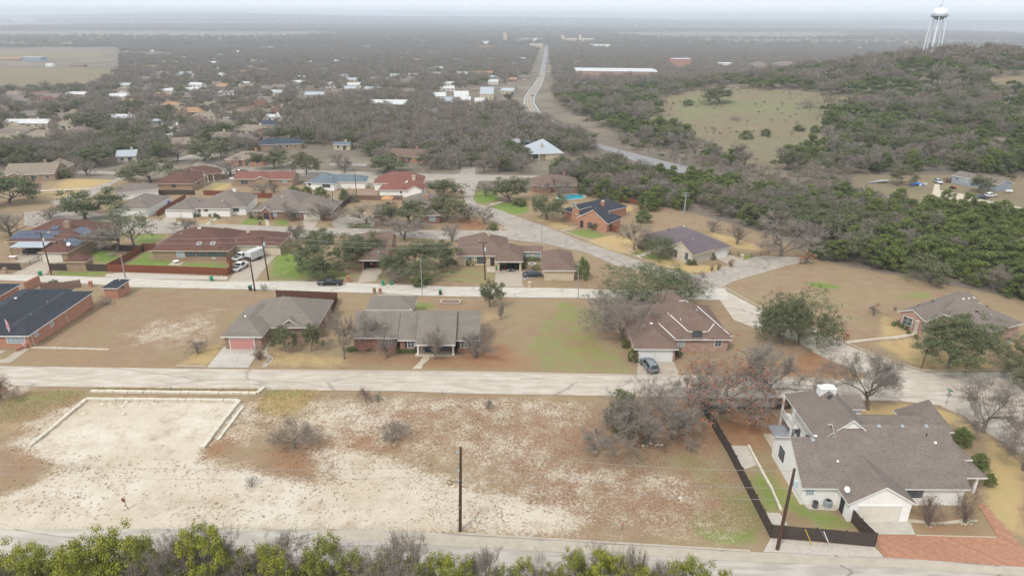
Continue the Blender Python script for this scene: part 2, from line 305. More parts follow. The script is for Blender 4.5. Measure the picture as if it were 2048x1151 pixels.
# lawns and green patches
for wt, k, pts in [
    (.95, 'L3', [(560, 580), (640, 580), (730, 640), (620, 660), (520, 650)]), (1.0, 'L3', [(620, 870), (820, 840), (960, 860), (985, 960), (900, 1010), (720, 1000), (640, 940)]), (1.0, 'L3', [(760, 760), (900, 770), (960, 850), (880, 870)]),
    (.9, 'L4', [(0, 680), (50, 680), (130, 790), (140, 860), (80, 850), (0, 720)]), (.85, 'L4', [(35, 615), (90, 640), (235, 820), (300, 860), (420, 850), (495, 945), (330, 935), (210, 900), (140, 780)]), (.7, 'L4', [(-20, 800), (30, 840), (60, 920), (0, 940)]),
    (.45, 'F', [(1075, 640), (1125, 605), (1180, 615), (1200, 690), (1240, 700), (1278, 747), (1070, 745), (1050, 700)]), (.55, 'K5', [(1840, 830), (1960, 830), (1973, 880), (1840, 880)]), (.6, 'K6', [(420, 880), (480, 870), (520, 950), (440, 960)]), (.5, 'K6', [(210, 830), (310, 830), (300, 870), (220, 870)]),
    (.95, 'K4', [(820, 585), (900, 545), (960, 500), (1010, 510), (980, 555), (1140, 560), (1160, 600), (1000, 605)]), (.7, 'K4', [(1200, 570), (1500, 575), (1515, 615), (1200, 612)]), (.75, 'K4', [(880, 385), (1120, 390), (1060, 430), (1000, 458), (880, 460)]),
    (.9, 'K4', [(580, 500), (700, 490), (790, 540), (720, 582), (620, 570)]), (.65, 'K4', [(345, 630), (700, 642), (690, 665), (350, 658)]), (.95, 'K5', [(0, 520), (120, 525), (250, 560), (240, 640), (120, 670), (0, 640)]), (.55, 'K5', [(0, 470), (90, 460), (300, 600), (560, 650), (540, 690), (0, 695), (-60, 690)]),
    (.9, 'N2', [(850, 615), (900, 590), (1000, 600), (1080, 640), (850, 640)]), (.85, 'N2', [(1100, 600), (1250, 600), (1250, 640), (1120, 640)]), (.8, 'K5', [(0, 295), (90, 297), (90, 333), (0, 335)]), (.9, 'K4', [(1570, 325), (1640, 288), (1700, 300), (1700, 330)]),
    (.97, 'K5', [(1300, 160), (1345, 60), (1420, 60), (1480, 165), (1350, 190)]), (.97, 'K5', [(1400, 205), (1520, 180), (1670, 195), (1665, 240), (1590, 262), (1480, 235)]), (.7, 'K6', [(245, 370), (400, 350), (560, 390), (470, 418), (340, 410)]), (.9, 'K6', [(700, 520), (760, 490), (790, 510), (740, 535)]),
    (.95, 'K6', [(780, 545), (820, 515), (870, 520), (960, 545), (880, 560)]), (.8, 'K6', [(1430, 520), (1510, 520), (1500, 560), (1440, 565)]), (.85, 'K7', [(340, 705), (500, 705), (620, 735), (600, 755), (430, 745)]), (.5, 'K7', [(930, 790), (1150, 760), (1250, 800), (1100, 830), (950, 825)]), (.7, 'K7', [(820, 915), (960, 895), (975, 915), (850, 935)]),
    (.5, 'K7', [(640, 930), (720, 920), (760, 960), (650, 965)]), (.45, 'K7', [(620, 870), (700, 850), (760, 870), (640, 890)]), (.75, 'N7', [(890, 140), (960, 90), (1240, 100), (1240, 190), (900, 190)]), (.6, 'N8', [(1140, 390), (1300, 380), (1260, 450), (1150, 440)]), (.8, 'N8', [(610, 5), (1240, 20), (1200, 75), (640, 65)]),
    (.55, 'K3', [(0, 560), (150, 540), (500, 590), (850, 570), (850, 640), (500, 660), (300, 640), (100, 700), (0, 640)]), (.5, 'K3', [(880, 580), (1080, 570), (1400, 600), (1200, 620), (900, 610)]), (.35, 'K3', [(330, 760), (620, 770), (600, 860), (360, 820)]), (.6, 'K3', [(1480, 1020), (1530, 1015), (1530, 1050), (1470, 1050)]),
    (.7, 'K2', [(1510, 760), (1600, 780), (1700, 830), (1560, 800)]), (.7, 'K2', [(1230, 670), (1300, 660), (1330, 690), (1260, 700)]), (.9, 'K1', [(590, 305), (975, 308), (970, 325), (600, 322)]), (.85, 'K1', [(140, 262), (345, 265), (345, 280), (200, 278)]), (.8, 'K1', [(1050, 300), (1180, 302), (1170, 322), (1060, 320)]),
    (.6, 'K1', [(930, 430), (1010, 420), (1000, 440), (940, 448)]), (.5, 'N2', [(620, 230), (740, 230), (720, 290), (560, 360), (520, 350)]), (.6, 'K2', [(610, 530), (670, 530), (660, 560), (600, 565)]), (.6, 'L1', [(0, 330), (250, 300), (400, 300), (330, 350), (60, 440), (0, 440)]), (.6, 'L2', [(60, 290), (310, 290), (300, 320), (200, 340), (60, 340)]), (.75, 'L1', [(1160, 860), (1240, 838), (1290, 860), (1220, 895)]),
    (.5, 'N5', [(90, 340), (250, 330), (430, 430), (300, 440)]), (.6, 'K4', [(460, 250), (560, 230), (640, 280), (560, 300)]), (.5, 'N3', [(930, 340), (1100, 340), (1180, 400), (1000, 430)]), (.5, 'N3', [(1560, 620), (1800, 640), (1900, 670), (1620, 660)]), (.4, 'K5', [(560, 680), (1100, 600), (1440, 620), (1440, 720), (1000, 700)])]: gp('green', wt, k, *pts)
gp('green', .8, 'L3', (560, 590), (700, 600), (830, 720), (930, 860), (985, 960), (880, 1010), (700, 990), (680, 880), (800, 840), (700, 740), (600, 660)); GROUND['weed'].append((.9, fr('F', (1000, 870), (1200, 850), (1330, 900), (1300, 1040), (1180, 1030), (1000, 940))))
# dormant straw-coloured lawns
for wt, k, pts in [
    (.9, 'K1', [(395, 1010), (560, 985), (690, 960), (670, 1050), (560, 1080), (300, 1090)]), (.6, 'K1', [(150, 1120), (350, 1085), (520, 1090), (480, 1151), (130, 1151)]), (.9, 'K1', [(1250, 960), (1480, 965), (1480, 985), (1330, 1000), (1250, 985)]), (.8, 'K1', [(1700, 830), (1900, 850), (2014, 930), (2014, 1000), (1850, 960), (1700, 870)]),
    (.85, 'K2', [(0, 960), (160, 960), (190, 1000), (0, 1000)]), (.85, 'N2', [(560, 360), (650, 230), (740, 235), (730, 300), (620, 360)]), (.5, 'K1', [(1200, 1060), (1330, 1010), (1340, 1090), (1220, 1100)]), (.95, 'K6', [(400, 430), (560, 395), (680, 400), (780, 480), (740, 525), (620, 510), (490, 470)]), (.5, 'K6', [(250, 355), (330, 350), (480, 400), (400, 420)]),
    (.9, 'K6', [(780, 550), (960, 545), (1120, 590), (1330, 590), (1320, 615), (1190, 650), (1010, 630), (860, 590)]), (.95, 'K6', [(1130, 330), (1250, 380), (1540, 460), (1550, 500), (1380, 480), (1240, 400)]), (.9, 'K6', [(570, 190), (700, 200), (720, 230), (640, 240)]), (.6, 'K6', [(30, 285), (160, 270), (330, 345), (210, 360)]),
    (.8, 'M7', [(0, 420), (200, 390), (90, 470), (100, 520), (380, 630), (0, 640)]), (.75, 'M7', [(0, 690), (390, 650), (440, 800), (500, 1040), (250, 900), (0, 760)]), (.7, 'M7', [(1300, 740), (1657, 680), (1657, 790), (1330, 800)]), (.7, 'M7', [(430, 760), (1300, 850), (1300, 1040), (560, 1040)]),
    (.9, 'L4', [(500, 360), (880, 375), (1060, 480), (1259, 620), (1259, 1010), (1080, 840), (1090, 520), (900, 440), (500, 415)]), (.55, 'L4', [(130, 620), (240, 830), (480, 940), (330, 930), (190, 900), (60, 640)]), (.7, 'L1', [(880, 130), (1030, 60), (1030, 100), (960, 190), (800, 190)]), (.75, 'L2', [(20, 380), (70, 300), (320, 290), (300, 330), (220, 410), (60, 420)]),
    (.6, 'M8', [(690, 760), (1200, 830), (1696, 860), (1696, 1000), (640, 990)]), (.55, 'L1', [(420, 285), (1180, 290), (1180, 300), (420, 300)]), (.6, 'K2', [(1010, 490), (1090, 470), (1050, 560), (980, 600)]), (.7, 'K2', [(1140, 560), (1190, 480), (1200, 600), (1220, 650), (1150, 640)]), (.5, 'K2', [(1300, 700), (1500, 800), (2014, 920), (2014, 960), (1500, 850), (1350, 780)]),
    (.6, 'N1', [(1280, 960), (1500, 960), (1480, 1000), (1280, 990)]), (.5, 'K4', [(1050, 290), (1400, 290), (1560, 330), (1500, 330), (1250, 330)]), (.6, 'L1', [(0, 430), (250, 340), (400, 320), (140, 470), (0, 520)]), (.7, 'N7', [(1860, 240), (2046, 220), (2046, 350), (1880, 340)])]: gp('straw', wt, k, *pts)
# fallen leaves and rust-coloured weeds
for wt, k, pts in [
    (.85, 'N7', [(1000, 790), (1050, 940), (2300, 950), (2200, 620), (1850, 600), (1840, 720), (1500, 780)]), (.55, 'N7', [(0, 720), (700, 740), (1050, 790), (950, 935), (0, 930)]), (.7, 'F', [(500, 888), (640, 862), (780, 855), (885, 893), (800, 912), (680, 905), (560, 898)]), (.75, 'F', [(510, 912), (620, 905), (645, 948), (590, 962), (540, 935)]),
    (.6, 'F', [(648, 950), (760, 945), (850, 965), (900, 985), (840, 1005), (745, 1008), (670, 990)]), (.7, 'F', [(380, 905), (430, 860), (495, 830), (500, 870), (440, 920), (400, 940)]), (.6, 'F', [(1010, 850), (1160, 830), (1330, 850), (1400, 870), (1300, 905), (1080, 915)]), (.85, 'L3', [(480, 350), (700, 400), (800, 560), (700, 620), (560, 560), (380, 500)]),
    (.85, 'L4', [(20, 400), (170, 400), (110, 500), (60, 620), (-100, 530), (-180, 420)]), (.55, 'F', [(0, 900), (100, 850), (110, 900), (60, 960), (0, 990)]), (.45, 'F', [(1000, 940), (1200, 960), (1400, 1000), (1500, 1060), (1250, 1060), (1180, 1020), (1000, 985)]), (.9, 'M4', [(270, -60), (560, -40), (620, 40), (560, 75), (260, 60)]), (.9, 'N1', [(1500, 700), (1640, 650), (1880, 730), (1850, 820), (1500, 820)]),
    (.9, 'L4', [(200, 140), (300, 110), (520, 225), (500, 245), (230, 240)]), (.7, 'L3', [(600, 180), (800, 150), (1149, 160), (1149, 235), (600, 215)]), (.8, 'L4', [(740, 850), (980, 890), (1060, 900), (1130, 970), (760, 960)]), (.6, 'L3', [(0, 20), (200, 60), (300, 120), (220, 190), (60, 110)]), (.45, 'K4', [(380, 1060), (860, 1100), (900, 1150), (380, 1150)]),
    (.4, 'F', [(0, 700), (120, 700), (420, 725), (420, 735), (0, 735)]), (.6, 'F', [(1060, 690), (1085, 690), (1090, 745), (1040, 745)])]: gp('leaf', wt, k, *pts)
# woods, scrub, open fields
for wt, pts in [(1, [(1130, 385), (1330, 340), (1480, 375), (1700, 400), (1850, 415), (2400, 450), (2400, 620), (2048, 600), (1900, 570), (1760, 545), (1640, 522), (1540, 470), (1400, 430), (1240, 395)]),
                (.95, [(-900, 330), (2500, 420), (2500, 60), (-900, 60)])]: gp('wood', wt, 'F', *pts)
for wt, pts in [(1, [(1330, 195), (1420, 172), (1560, 180), (1700, 195), (1640, 235), (1640, 290), (1530, 345), (1460, 320), (1380, 290), (1300, 245)]), (1, [(-700, 135), (220, 138), (228, 150), (150, 168), (60, 182), (-700, 190)]), (.9, [(-700, 100), (190, 103), (185, 115), (-700, 112)]),
                (.95, [(-900, 64), (200, 64), (650, 66), (690, 72), (500, 78), (220, 77), (-900, 76)]), (1, [(1195, 68), (1350, 66), (1640, 66), (1780, 73), (1600, 80), (1300, 78)]), (.9, [(1940, 155), (2400, 158), (2400, 185), (2000, 180), (1960, 168)]), (.8, [(20, 38), (80, 42), (70, 47), (0, 45)]),
                (.8, [(1350, 83), (1900, 84), (2400, 88), (2400, 92), (1500, 90)]), (.8, [(1700, 350), (1860, 350), (2400, 370), (2400, 440), (1850, 400), (1700, 380)]), (.9, [(0, 88), (150, 90), (130, 94), (0, 93)])]: gp('field', wt, 'F', *pts)
gp('weed', .8, 'F', (500, 850), (900, 790), (1200, 800), (1400, 850), (1560, 1080), (1200, 1075), (900, 900), (600, 880)); gp('weed', .55, 'K4', (200, 1100), (620, 850), (880, 760), (1700, 780), (1450, 1000), (1380, 1140), (400, 1160))
for x_, y_ in ((440, 375), (620, 378), (690, 385), (770, 372), (960, 415), (840, 445), (380, 400), (330, 492), (265, 540), (990, 385), (540, 385)): gp('grass', .85, 'L1', (x_ - 26, y_), (x_, y_ - 9), (x_ + 30, y_ - 3), (x_ + 22, y_ + 10), (x_ - 10, y_ + 12))
gp('grass', .45, 'L1', (820, 500), (780, 560), (600, 640), (300, 690), (240, 640), (560, 620), (700, 560)); gp('weed', .7, 'F', (0, 800), (200, 780), (160, 810), (60, 920), (0, 1000))
cov = {}
def blur(a, n):
    for _ in range(n):
        p = np.pad(a, 1, mode='edge'); a = (p[:-2, 1:-1] + p[2:, 1:-1] + p[1:-1, :-2] + p[1:-1, 2:] + 2 * p[1:-1, 1:-1]) / 6
    return a
for kind, lst in GROUND.items():
    a = np.zeros(GX.shape)
    for wt, poly in lst:
        q = np.array(poly); m = (PXg > q[:, 0].min()) & (PXg < q[:, 0].max()) & (PYg > q[:, 1].min()) & (PYg < q[:, 1].max()) & front
        ii = np.nonzero(m); s = inpoly(PXg[ii], PYg[ii], poly)
        b = a[ii]; b[s] = np.maximum(b[s], wt); a[ii] = b
        if kind == 'field':
            cw = cov['wood'][ii]; cw[s] = 0; cov['wood'][ii] = cw
    cov[kind] = a
ft = np.clip((GY - 330) / 150, 0, 1); cov['wood'] = np.maximum(cov['wood'], np.where((cov['field'] > 0) | (cov['green'] > 0), 0, ft) * (cov['white'] < .3))
for k in cov: cov[k] = blur(cov[k], {'white': 14, 'leaf': 14, 'green': 5, 'weed': 12, 'grass': 2}.get(k, 5))
cov['white'] = cov['white'] * (1 - .75 * cov['grass'])
ny, nx = GX.shape; idx = np.arange(nx * ny).reshape(ny, nx)
Fq = np.stack([idx[:-1, :-1], idx[:-1, 1:], idx[1:, 1:], idx[1:, :-1]], -1).reshape(-1, 4)
# gentle bumps in the disturbed soil of the vacant lot
rough = cov['white'] + .7 * cov['weed']; near = (GY < 110)
GZ2 = GZ + near * rough * (.09 * np.sin(GX * 1.9 + 2 * np.sin(GY * .7)) * np.sin(GY * 1.7 + GX * .4) - .03) * ((GY > 66) & (GY < 96))
gm = npmesh('ground', np.stack([GX, GY, GZ2], -1).reshape(-1, 3), Fq)
for nm, ch in (('cov_a', ('white', 'green', 'straw', 'leaf')), ('cov_b', ('wood', 'field', 'weed', 'grass'))):
    at = gm.attributes.new(nm, 'FLOAT_COLOR', 'POINT'); at.data.foreach_set('color', np.stack([cov[c] for c in ch], -1).astype(np.float32).ravel())
gm.polygons.foreach_set('use_smooth', [True] * len(gm.polygons))

def ground_mat():
    m = bpy.data.materials.new('ground_soil'); m.use_nodes = True; t = m.node_tree; n = t.nodes; L = t.links; b = n['Principled BSDF']; b.inputs['Roughness'].default_value = .95; b.inputs['Specular IOR Level'].default_value = .1
    g = n.new('ShaderNodeNewGeometry').outputs['Position']
    def noise(sc, det=5, st=None, rg=.6, seed=0):
        v = g
        if st or seed:
            mp = n.new('ShaderNodeMapping'); mp.inputs['Scale'].default_value = st or (1, 1, 1); mp.inputs['Location'].default_value = (seed, seed, 0); L.new(g, mp.inputs[0]); v = mp.outputs[0]
        q = n.new('ShaderNodeTexNoise'); q.inputs['Scale'].default_value = sc; q.inputs['Detail'].default_value = det; q.inputs['Roughness'].default_value = rg; L.new(v, q.inputs['Vector']); return q.outputs[0]
    def mr(s, a, bb, c=0, d=1):
        r = n.new('ShaderNodeMapRange'); r.inputs[1].default_value = a; r.inputs[2].default_value = bb; r.inputs[3].default_value = c; r.inputs[4].default_value = d; L.new(s, r.inputs[0]); return r.outputs[0]
    def math_(op, a, bb):
        r = n.new('ShaderNodeMath'); r.operation = op
        for i, v in enumerate((a, bb)):
            if isinstance(v, (int, float)): r.inputs[i].default_value = v
            else: L.new(v, r.inputs[i])
        return r.outputs[0]
    def mix(f, a, bb):
        r = n.new('ShaderNodeMix'); r.data_type = 'RGBA'
        if isinstance(f, (int, float)): r.inputs['Factor'].default_value = f
        else: L.new(f, r.inputs['Factor'])
        for nm, v in (('A', a), ('B', bb)):
            if isinstance(v, tuple): r.inputs[nm].default_value = (*v, 1)
            else: L.new(v, r.inputs[nm])
        return r.outputs['Result']
    sep = []
    for nm in ('cov_a', 'cov_b'):
        a = n.new('ShaderNodeAttribute'); a.attribute_name = nm; s = n.new('ShaderNodeSeparateColor'); L.new(a.outputs['Color'], s.inputs[0]); sep += [s.outputs[0], s.outputs[1], s.outputs[2], a.outputs['Alpha']]
    wh, gr, stw, lf, wd, fd, we, _ = sep
    n1 = noise(.35, 6); n2 = noise(2.2, 5, rg=.7); n3 = noise(7, 4, rg=.7); n4 = noise(.08, 5, seed=13); nb = noise(.012, 6)
    blend = math_('ADD', math_('MULTIPLY', n1, .4), math_('MULTIPLY', n2, .35)); blend = math_('ADD', blend, math_('MULTIPLY', n3, .25))
    def edge(cv, sharp=5.0):      # cover -> broken-edged mask
        q = math_('ADD', math_('MULTIPLY', cv, .8), math_('MULTIPLY', math_('SUBTRACT', blend, .5), 2.4)); q = math_('SUBTRACT', q, .4)
        q = math_('MULTIPLY', q, sharp); c = math_('ADD', q, .5); r = n.new('ShaderNodeClamp'); L.new(c, r.inputs[0]); return r.outputs[0]
    base = mix(mr(n1, .3, .7), (.26, .175, .105), (.335, .24, .155)); base = mix(mr(n3, .4, .6, 0, .65), base, (.21, .145, .095))
    base = mix(mr(n4, .4, .65, 0, .55), base, (.27, .225, .12))
    straw = mix(mr(n2, .3, .7), (.47, .33, .155), (.38, .27, .13)); straw = mix(mr(n1, .45, .65, 0, .5), straw, (.33, .29, .13))
    out = mix(edge(stw, 3), base, straw)
    leaf = mix(mr(n3, .3, .7), (.31, .15, .075), (.20, .105, .06)); leaf = mix(mr(n1, .4, .7, 0, .6), leaf, (.33, .225, .13))
    out = mix(edge(lf, 3), out, leaf)
    green = mix(mr(n2, .3, .7), (.115, .185, .035), (.185, .24, .06)); green = mix(mr(n1, .48, .7, 0, .45), green, (.29, .26, .12))
    out = mix(edge(gr, 3), out, green)
    n6 = noise(4.5, 4, rg=.75, seed=31); weed = mix(mr(n6, .38, .62), (.155, .075, .045), (.34, .215, .14)); weed = mix(mr(n1, .42, .6, 0, .7), weed, (.25, .20, .12)); weed = mix(mr(n6, .57, .64, 0, .6), weed, (.50, .43, .34)); out = mix(math_('MULTIPLY', edge(we, 2.5), .8), out, weed)
    wc = mix(mr(n1, .3, .7), (.62, .565, .475), (.53, .465, .37)); wc = mix(mr(n4, .45, .65, 0, .6), wc, (.46, .375, .27))
    spk = mr(n2, .6, .66, 0, .75); wc = mix(math_('MULTIPLY', spk, mr(n1, .4, .6)), wc, (.27, .20, .14))
    n5 = noise(.25, 6, rg=.75, seed=21); wc = mix(mr(n5, .5, .62, 0, .75), wc, (.43, .345, .255)); wc = mix(mr(n5, .62, .7, 0, .6), wc, (.30, .225, .16)); fs = mr(noise(3.3, 3, seed=5), .6, .66, 0, .6); wc = mix(fs, wc, (.31, .22, .15))
    fineb = math_('ADD', math_('ADD', math_('MULTIPLY', n1, .25), math_('MULTIPLY', n2, .35)), math_('MULTIPLY', n3, .4)); fineb = math_('SUBTRACT', math_('ADD', math_('MULTIPLY', wh, .8), math_('MULTIPLY', math_('SUBTRACT', fineb, .5), 3.0)), .4); fineb = math_('ADD', math_('MULTIPLY', fineb, 4.5), .5); cl_ = n.new('ShaderNodeClamp'); L.new(fineb, cl_.inputs[0]); out = mix(math_('MULTIPLY', cl_.outputs[0], .93), out, wc)
    fcol = mix(mr(n4, .35, .65), (.20, .155, .095), (.25, .195, .12)); fcol = mix(mr(nb, .4, .6), fcol, (.195, .18, .105)); fcol = mix(mr(n1, .35, .65, 0, .6), fcol, (.17, .135, .09))
    fcol = mix(math_('MULTIPLY', edge(gr, 2), .75), fcol, (.17, .20, .085))
    out = mix(edge(fd, 4), out, fcol)
    wcol = mix(mr(n1, .3, .7), (.15, .12, .095), (.24, .19, .145)); wcol = mix(mr(n4, .4, .6, 0, .6), wcol, (.11, .11, .07))
    wcol = mix(mr(nb, .5, .62, 0, .7), wcol, (.27, .23, .165)); wcol = mix(mr(n3, .45, .6, 0, .5), wcol, (.17, .14, .115))
    out = mix(mr(wd, .35, .8), out, wcol)
    L.new(out, b.inputs['Base Color'])
    bp = n.new('ShaderNodeBump'); bp.inputs['Strength'].default_value = .35; bp.inputs['Distance'].default_value = .12; L.new(blend, bp.inputs['Height']); L.new(bp.outputs[0], b.inputs['Normal'])
    return m
gm.materials.append(ground_mat())
ground = bpy.data.objects.new('ground', gm); COL.objects.link(ground); ground['kind'] = 'structure'

# ---------------------------------------------------------------- roads, drives, paths: sheets draped over the ground
from mathutils.geometry import tessellate_polygon
ROADPX = []
def drape_mesh(pts, dz):
    """pts: world xy polygon"""
    bm = bmesh.new(); vs = [bm.verts.new((p[0], p[1], 0)) for p in pts]
    for tri in tessellate_polygon([[Vector((p[0], p[1], 0)) for p in pts]]):
        try: bm.faces.new([vs[i] for i in tri])
        except ValueError: pass
    for it in range(9):
        es = [e for e in bm.edges if e.calc_length() > max(2.5, .03 * (e.verts[0].co.y))]
        if not es: break
        bmesh.ops.subdivide_edges(bm, edges=es, cuts=1); bmesh.ops.triangulate(bm, faces=bm.faces[:])
    for v in bm.verts: v.co.z = T(v.co.x, v.co.y) + dz * (1 + max(0, v.co.y - 150) / 350)
    for f in bm.faces:
        f.normal_update()
        if f.normal.z < 0: f.normal_flip()
        f.smooth = True
    return bm
def sheet(name, k, pts, mat, dz=.05, block=True, z=None):
    px = [full(k, *p) for p in pts]; w2 = [P('F', a, b) for a, b in px]
    if block: ROADPX.append(px)
    o = obj(name, drape_mesh(w2, dz), mat); o['kind'] = 'structure'; return o
def kerb(k, pts, h=.13, wd=.3, mat=None, name='kerb'):
    w2 = [P(k, *p) for p in pts]; ps = []
    for a, b in zip(w2, w2[1:]):
        nseg = max(1, int((b - a).length / 4)); ps += [a.lerp(b, i / nseg) for i in range(nseg)]
    ps.append(w2[-1]); mb = MB(); prev = None
    V = []
    for i, p in enumerate(ps):
        d = (ps[min(i + 1, len(ps) - 1)] - ps[max(i - 1, 0)]); d.z = 0; d.normalize(); s = Vector((-d.y, d.x, 0)) * wd / 2
        z = T(p.x, p.y)
        V += [(p.x - s.x, p.y - s.y, z - .1), (p.x - s.x, p.y - s.y, z + h), (p.x + s.x, p.y + s.y, z + h), (p.x + s.x, p.y + s.y, z - .1)]
    Fc = []
    for i in range(len(ps) - 1):
        a = i * 4; Fc += [(a, a + 4, a + 5, a + 1), (a + 1, a + 5, a + 6, a + 2), (a + 2, a + 6, a + 7, a + 3)]
    Fc += [(0, 1, 2, 3), (len(V) - 1, len(V) - 2, len(V) - 3, len(V) - 4)]
    mb.add(V, Fc); o = obj(name, mb, mat or CONC); o['kind'] = 'structure'; return o
CONC = mk('concrete', (.46, .40, .32), (.37, .32, .255), .7, .9, fine=(3, (.36, .32, .26), .3))
ROADB = mk('road_pale', (.47, .41, .335), (.38, .325, .26), .25, .92, stretch=(.4, 1.4, 1), fine=(.7, (.56, .505, .43), .6), crack=(.10, .45))
ROADA = mk('road_alley', (.52, .475, .405), (.43, .385, .325), .3, .92, stretch=(.4, 1.3, 1), fine=(1, (.58, .54, .475), .5), crack=(.22, .5))
ROADG = mk('road_grey_tan', (.35, .305, .25), (.29, .25, .21), .12, .92, fine=(.45, (.43, .385, .33), .5), crack=(.12, .6))
ROADS = mk('road_stained', (.42, .38, .325), (.31, .275, .235), .22, .92, stretch=(.3, 1.5, 1), fine=(.6, (.50, .46, .40), .7), crack=(.15, .6))
HIGH = mk('highway_asphalt', (.22, .21, .21), (.27, .255, .25), .1, .9)
DRIVE = mk('drive_concrete', (.42, .355, .28), (.35, .295, .235), .5, .9, fine=(2.5, (.34, .29, .23), .3))
DRIVEC = mk('drive_pale', (.50, .46, .395), (.33, .305, .265), .28, .9, fine=(2, (.52, .48, .42), .4))
PAVER = brick('brick_pavers', (.40, .19, .11), (.32, .15, .09), (.34, .24, .18))
PATH = mk('path_concrete', (.50, .43, .33), (.42, .36, .27), 1.2, .9)
GRAVEL = mk('gravel', (.48, .43, .36), (.36, .32, .27), 2, .95, fine=(9, (.58, .53, .46), .6))
MULCH = mk('mulch_bed', (.13, .085, .06), (.17, .12, .09), 3, .95)
sheet('road', 'F', [(-60, 1056), (0, 1058), (330, 1057), (761, 1059), (918, 1068), (1200, 1085), (1500, 1103), (1780, 1114), (2048, 1134), (2200, 1150), (2200, 1330), (-60, 1230)], ROADS, .05)
sheet('gutter', 'F', [(640, 1061), (761, 1062), (918, 1071), (1200, 1088), (1500, 1106), (1780, 1118), (2048, 1137), (2200, 1153), (2200, 1168), (2048, 1152), (1780, 1134), (1480, 1122), (1140, 1105), (700, 1080), (655, 1078)], CONC, .07)
sheet('road', 'F', [(-80, 731), (0, 732), (350, 737), (590, 739), (940, 742), (1276, 749), (1560, 753), (1700, 759), (1728, 757), (1734, 750), (1700, 738), (1640, 712), (1587, 680), (1500, 652), (1468, 640), (1440, 600), (1440, 575), (1490, 602), (1560, 640), (1652, 667), (1694, 690), (1790, 728), (1848, 744), (1987, 744), (2100, 742), (2200, 742), (2200, 1000), (2100, 940), (2048, 908), (1961, 853), (1930, 830), (1883, 811), (1800, 802), (1718, 800), (1600, 797), (1500, 795), (1190, 791), (935, 787), (800, 782), (500, 779), (-80, 770)], ROADB, .05)
sheet('alley', 'F', [(-60, 549), (0, 549), (103, 551), (213, 555), (456, 563), (600, 562), (720, 566), (900, 573), (1052, 575), (1150, 577), (1300, 582), (1450, 576), (1460, 600), (1300, 598), (1172, 596), (1050, 595), (820, 591), (763, 587), (550, 580), (258, 574), (180, 568), (0, 560), (-60, 560)], ROADA, .055)
sheet('driveway', 'K5', [(590, 770), (760, 775), (960, 790), (905, 795), (880, 838), (830, 900), (700, 900), (720, 800)], DRIVE, .06)
sheet('road', 'K5', [(1180, 55), (1200, 30), (1340, 30), (1320, 100), (1300, 160), (1330, 190), (1450, 220), (1640, 290), (1760, 330), (1870, 372), (2000, 430), (2334, 540), (2500, 600), (2680, 640), (2790, 655), (2860, 640), (3030, 575), (3184, 530), (3475, 540), (3540, 560), (3340, 602), (3044, 690), (2935, 740), (2920, 760), (2840, 790), (2700, 720), (2540, 660), (2240, 595), (2044, 510), (1790, 455), (1545, 425), (1500, 430), (1195, 430), (1100, 425), (560, 395), (300, 400), (90, 420), (-200, 395), (-600, 385), (-900, 385), (-1350, 385), (-1650, 330), (-1650, 245), (-1300, 215), (-1190, 250), (-600, 315), (-150, 330), (0, 337), (430, 350), (700, 362), (1400, 365), (1530, 365), (1490, 328), (1290, 250), (1245, 160), (1230, 90)], ROADG, .05)
sheet('road', 'F', [(98, 405), (130, 415), (180, 395), (240, 360), (320, 335), (345, 322), (400, 318), (370, 345), (460, 349), (760, 358), (850, 362), (1100, 362), (1100, 352), (860, 348), (466, 335), (440, 315), (480, 280), (510, 270), (460, 268), (420, 300), (300, 330), (215, 365)], ROADG, .06)
sheet('road', 'K1', [(400, 975), (680, 990), (680, 1005), (380, 1000)], ROADG, .06)
sheet('road', 'K1', [(1230, 690), (1330, 690), (1345, 625), (1290, 640)], ROADG, .07)
sheet('road', 'K2', [(780, 1025), (780, 965), (700, 960), (690, 1000), (600, 1010), (600, 1025)], ROADG, .07)
hwL = [(1710, 935), (1640, 905), (1500, 858), (1400, 810), (1290, 755), (1180, 700), (1080, 668), (1050, 605), (1060, 560), (1085, 520), (1110, 490), (1135, 450), (1150, 420), (1166, 340), (1175, 300), (1184, 262)]
hwR = [(1192, 262), (1193, 300), (1190, 340), (1182, 420), (1172, 460), (1158, 500), (1130, 540), (1118, 590), (1155, 650), (1220, 690), (1340, 740), (1440, 795), (1520, 838), (1700, 885), (2014, 965), (2300, 1060), (2300, 1100), (1990, 1010)]
sheet('highway', 'K2', hwL + hwR, HIGH, .06)
YEL = mk('paint_yellow', (.62, .42, .08)); PWH = mk('paint_white', (.75, .74, .70))
def marking(k, pts, wd, mat, name='road_marking', dz=.12):
    w2 = [P(k, *p) for p in pts]; Lf, Rt = [], []
    for i, p in enumerate(w2):
        d = w2[min(i + 1, len(w2) - 1)] - w2[max(i - 1, 0)]; d.z = 0; d.normalize(); s = Vector((-d.y, d.x, 0)) * wd / 2; Lf.append(p + s); Rt.append(p - s)
    o = obj(name, drape_mesh(Lf + Rt[::-1], dz), mat); o['kind'] = 'structure'
mid = lambda t: [tuple(a * (1 - t) + b * t for a, b in zip(p, q)) for p, q in zip([(1080, 666), (1052, 605), (1062, 560), (1088, 520), (1112, 490), (1137, 450), (1151, 420)], [(1155, 650), (1120, 595), (1120, 560), (1140, 525), (1160, 492), (1173, 455), (1182, 420)])]
marking('K2', mid(.36), .5, YEL); marking('K2', mid(.62), .5, YEL); marking('K2', mid(.06), .35, PWH); marking('K2', mid(.94), .35, PWH)
sheet('path', 'N3', [(760, 540), (830, 440), (860, 320), (925, 320), (925, 400), (1100, 430), (1360, 470), (1500, 530), (1800, 590), (2048, 640), (2048, 660), (1750, 605), (1400, 545), (980, 520), (860, 560), (800, 620), (700, 620)], mk('dirt_track', (.56, .48, .37), (.48, .40, .30), .5), .04)
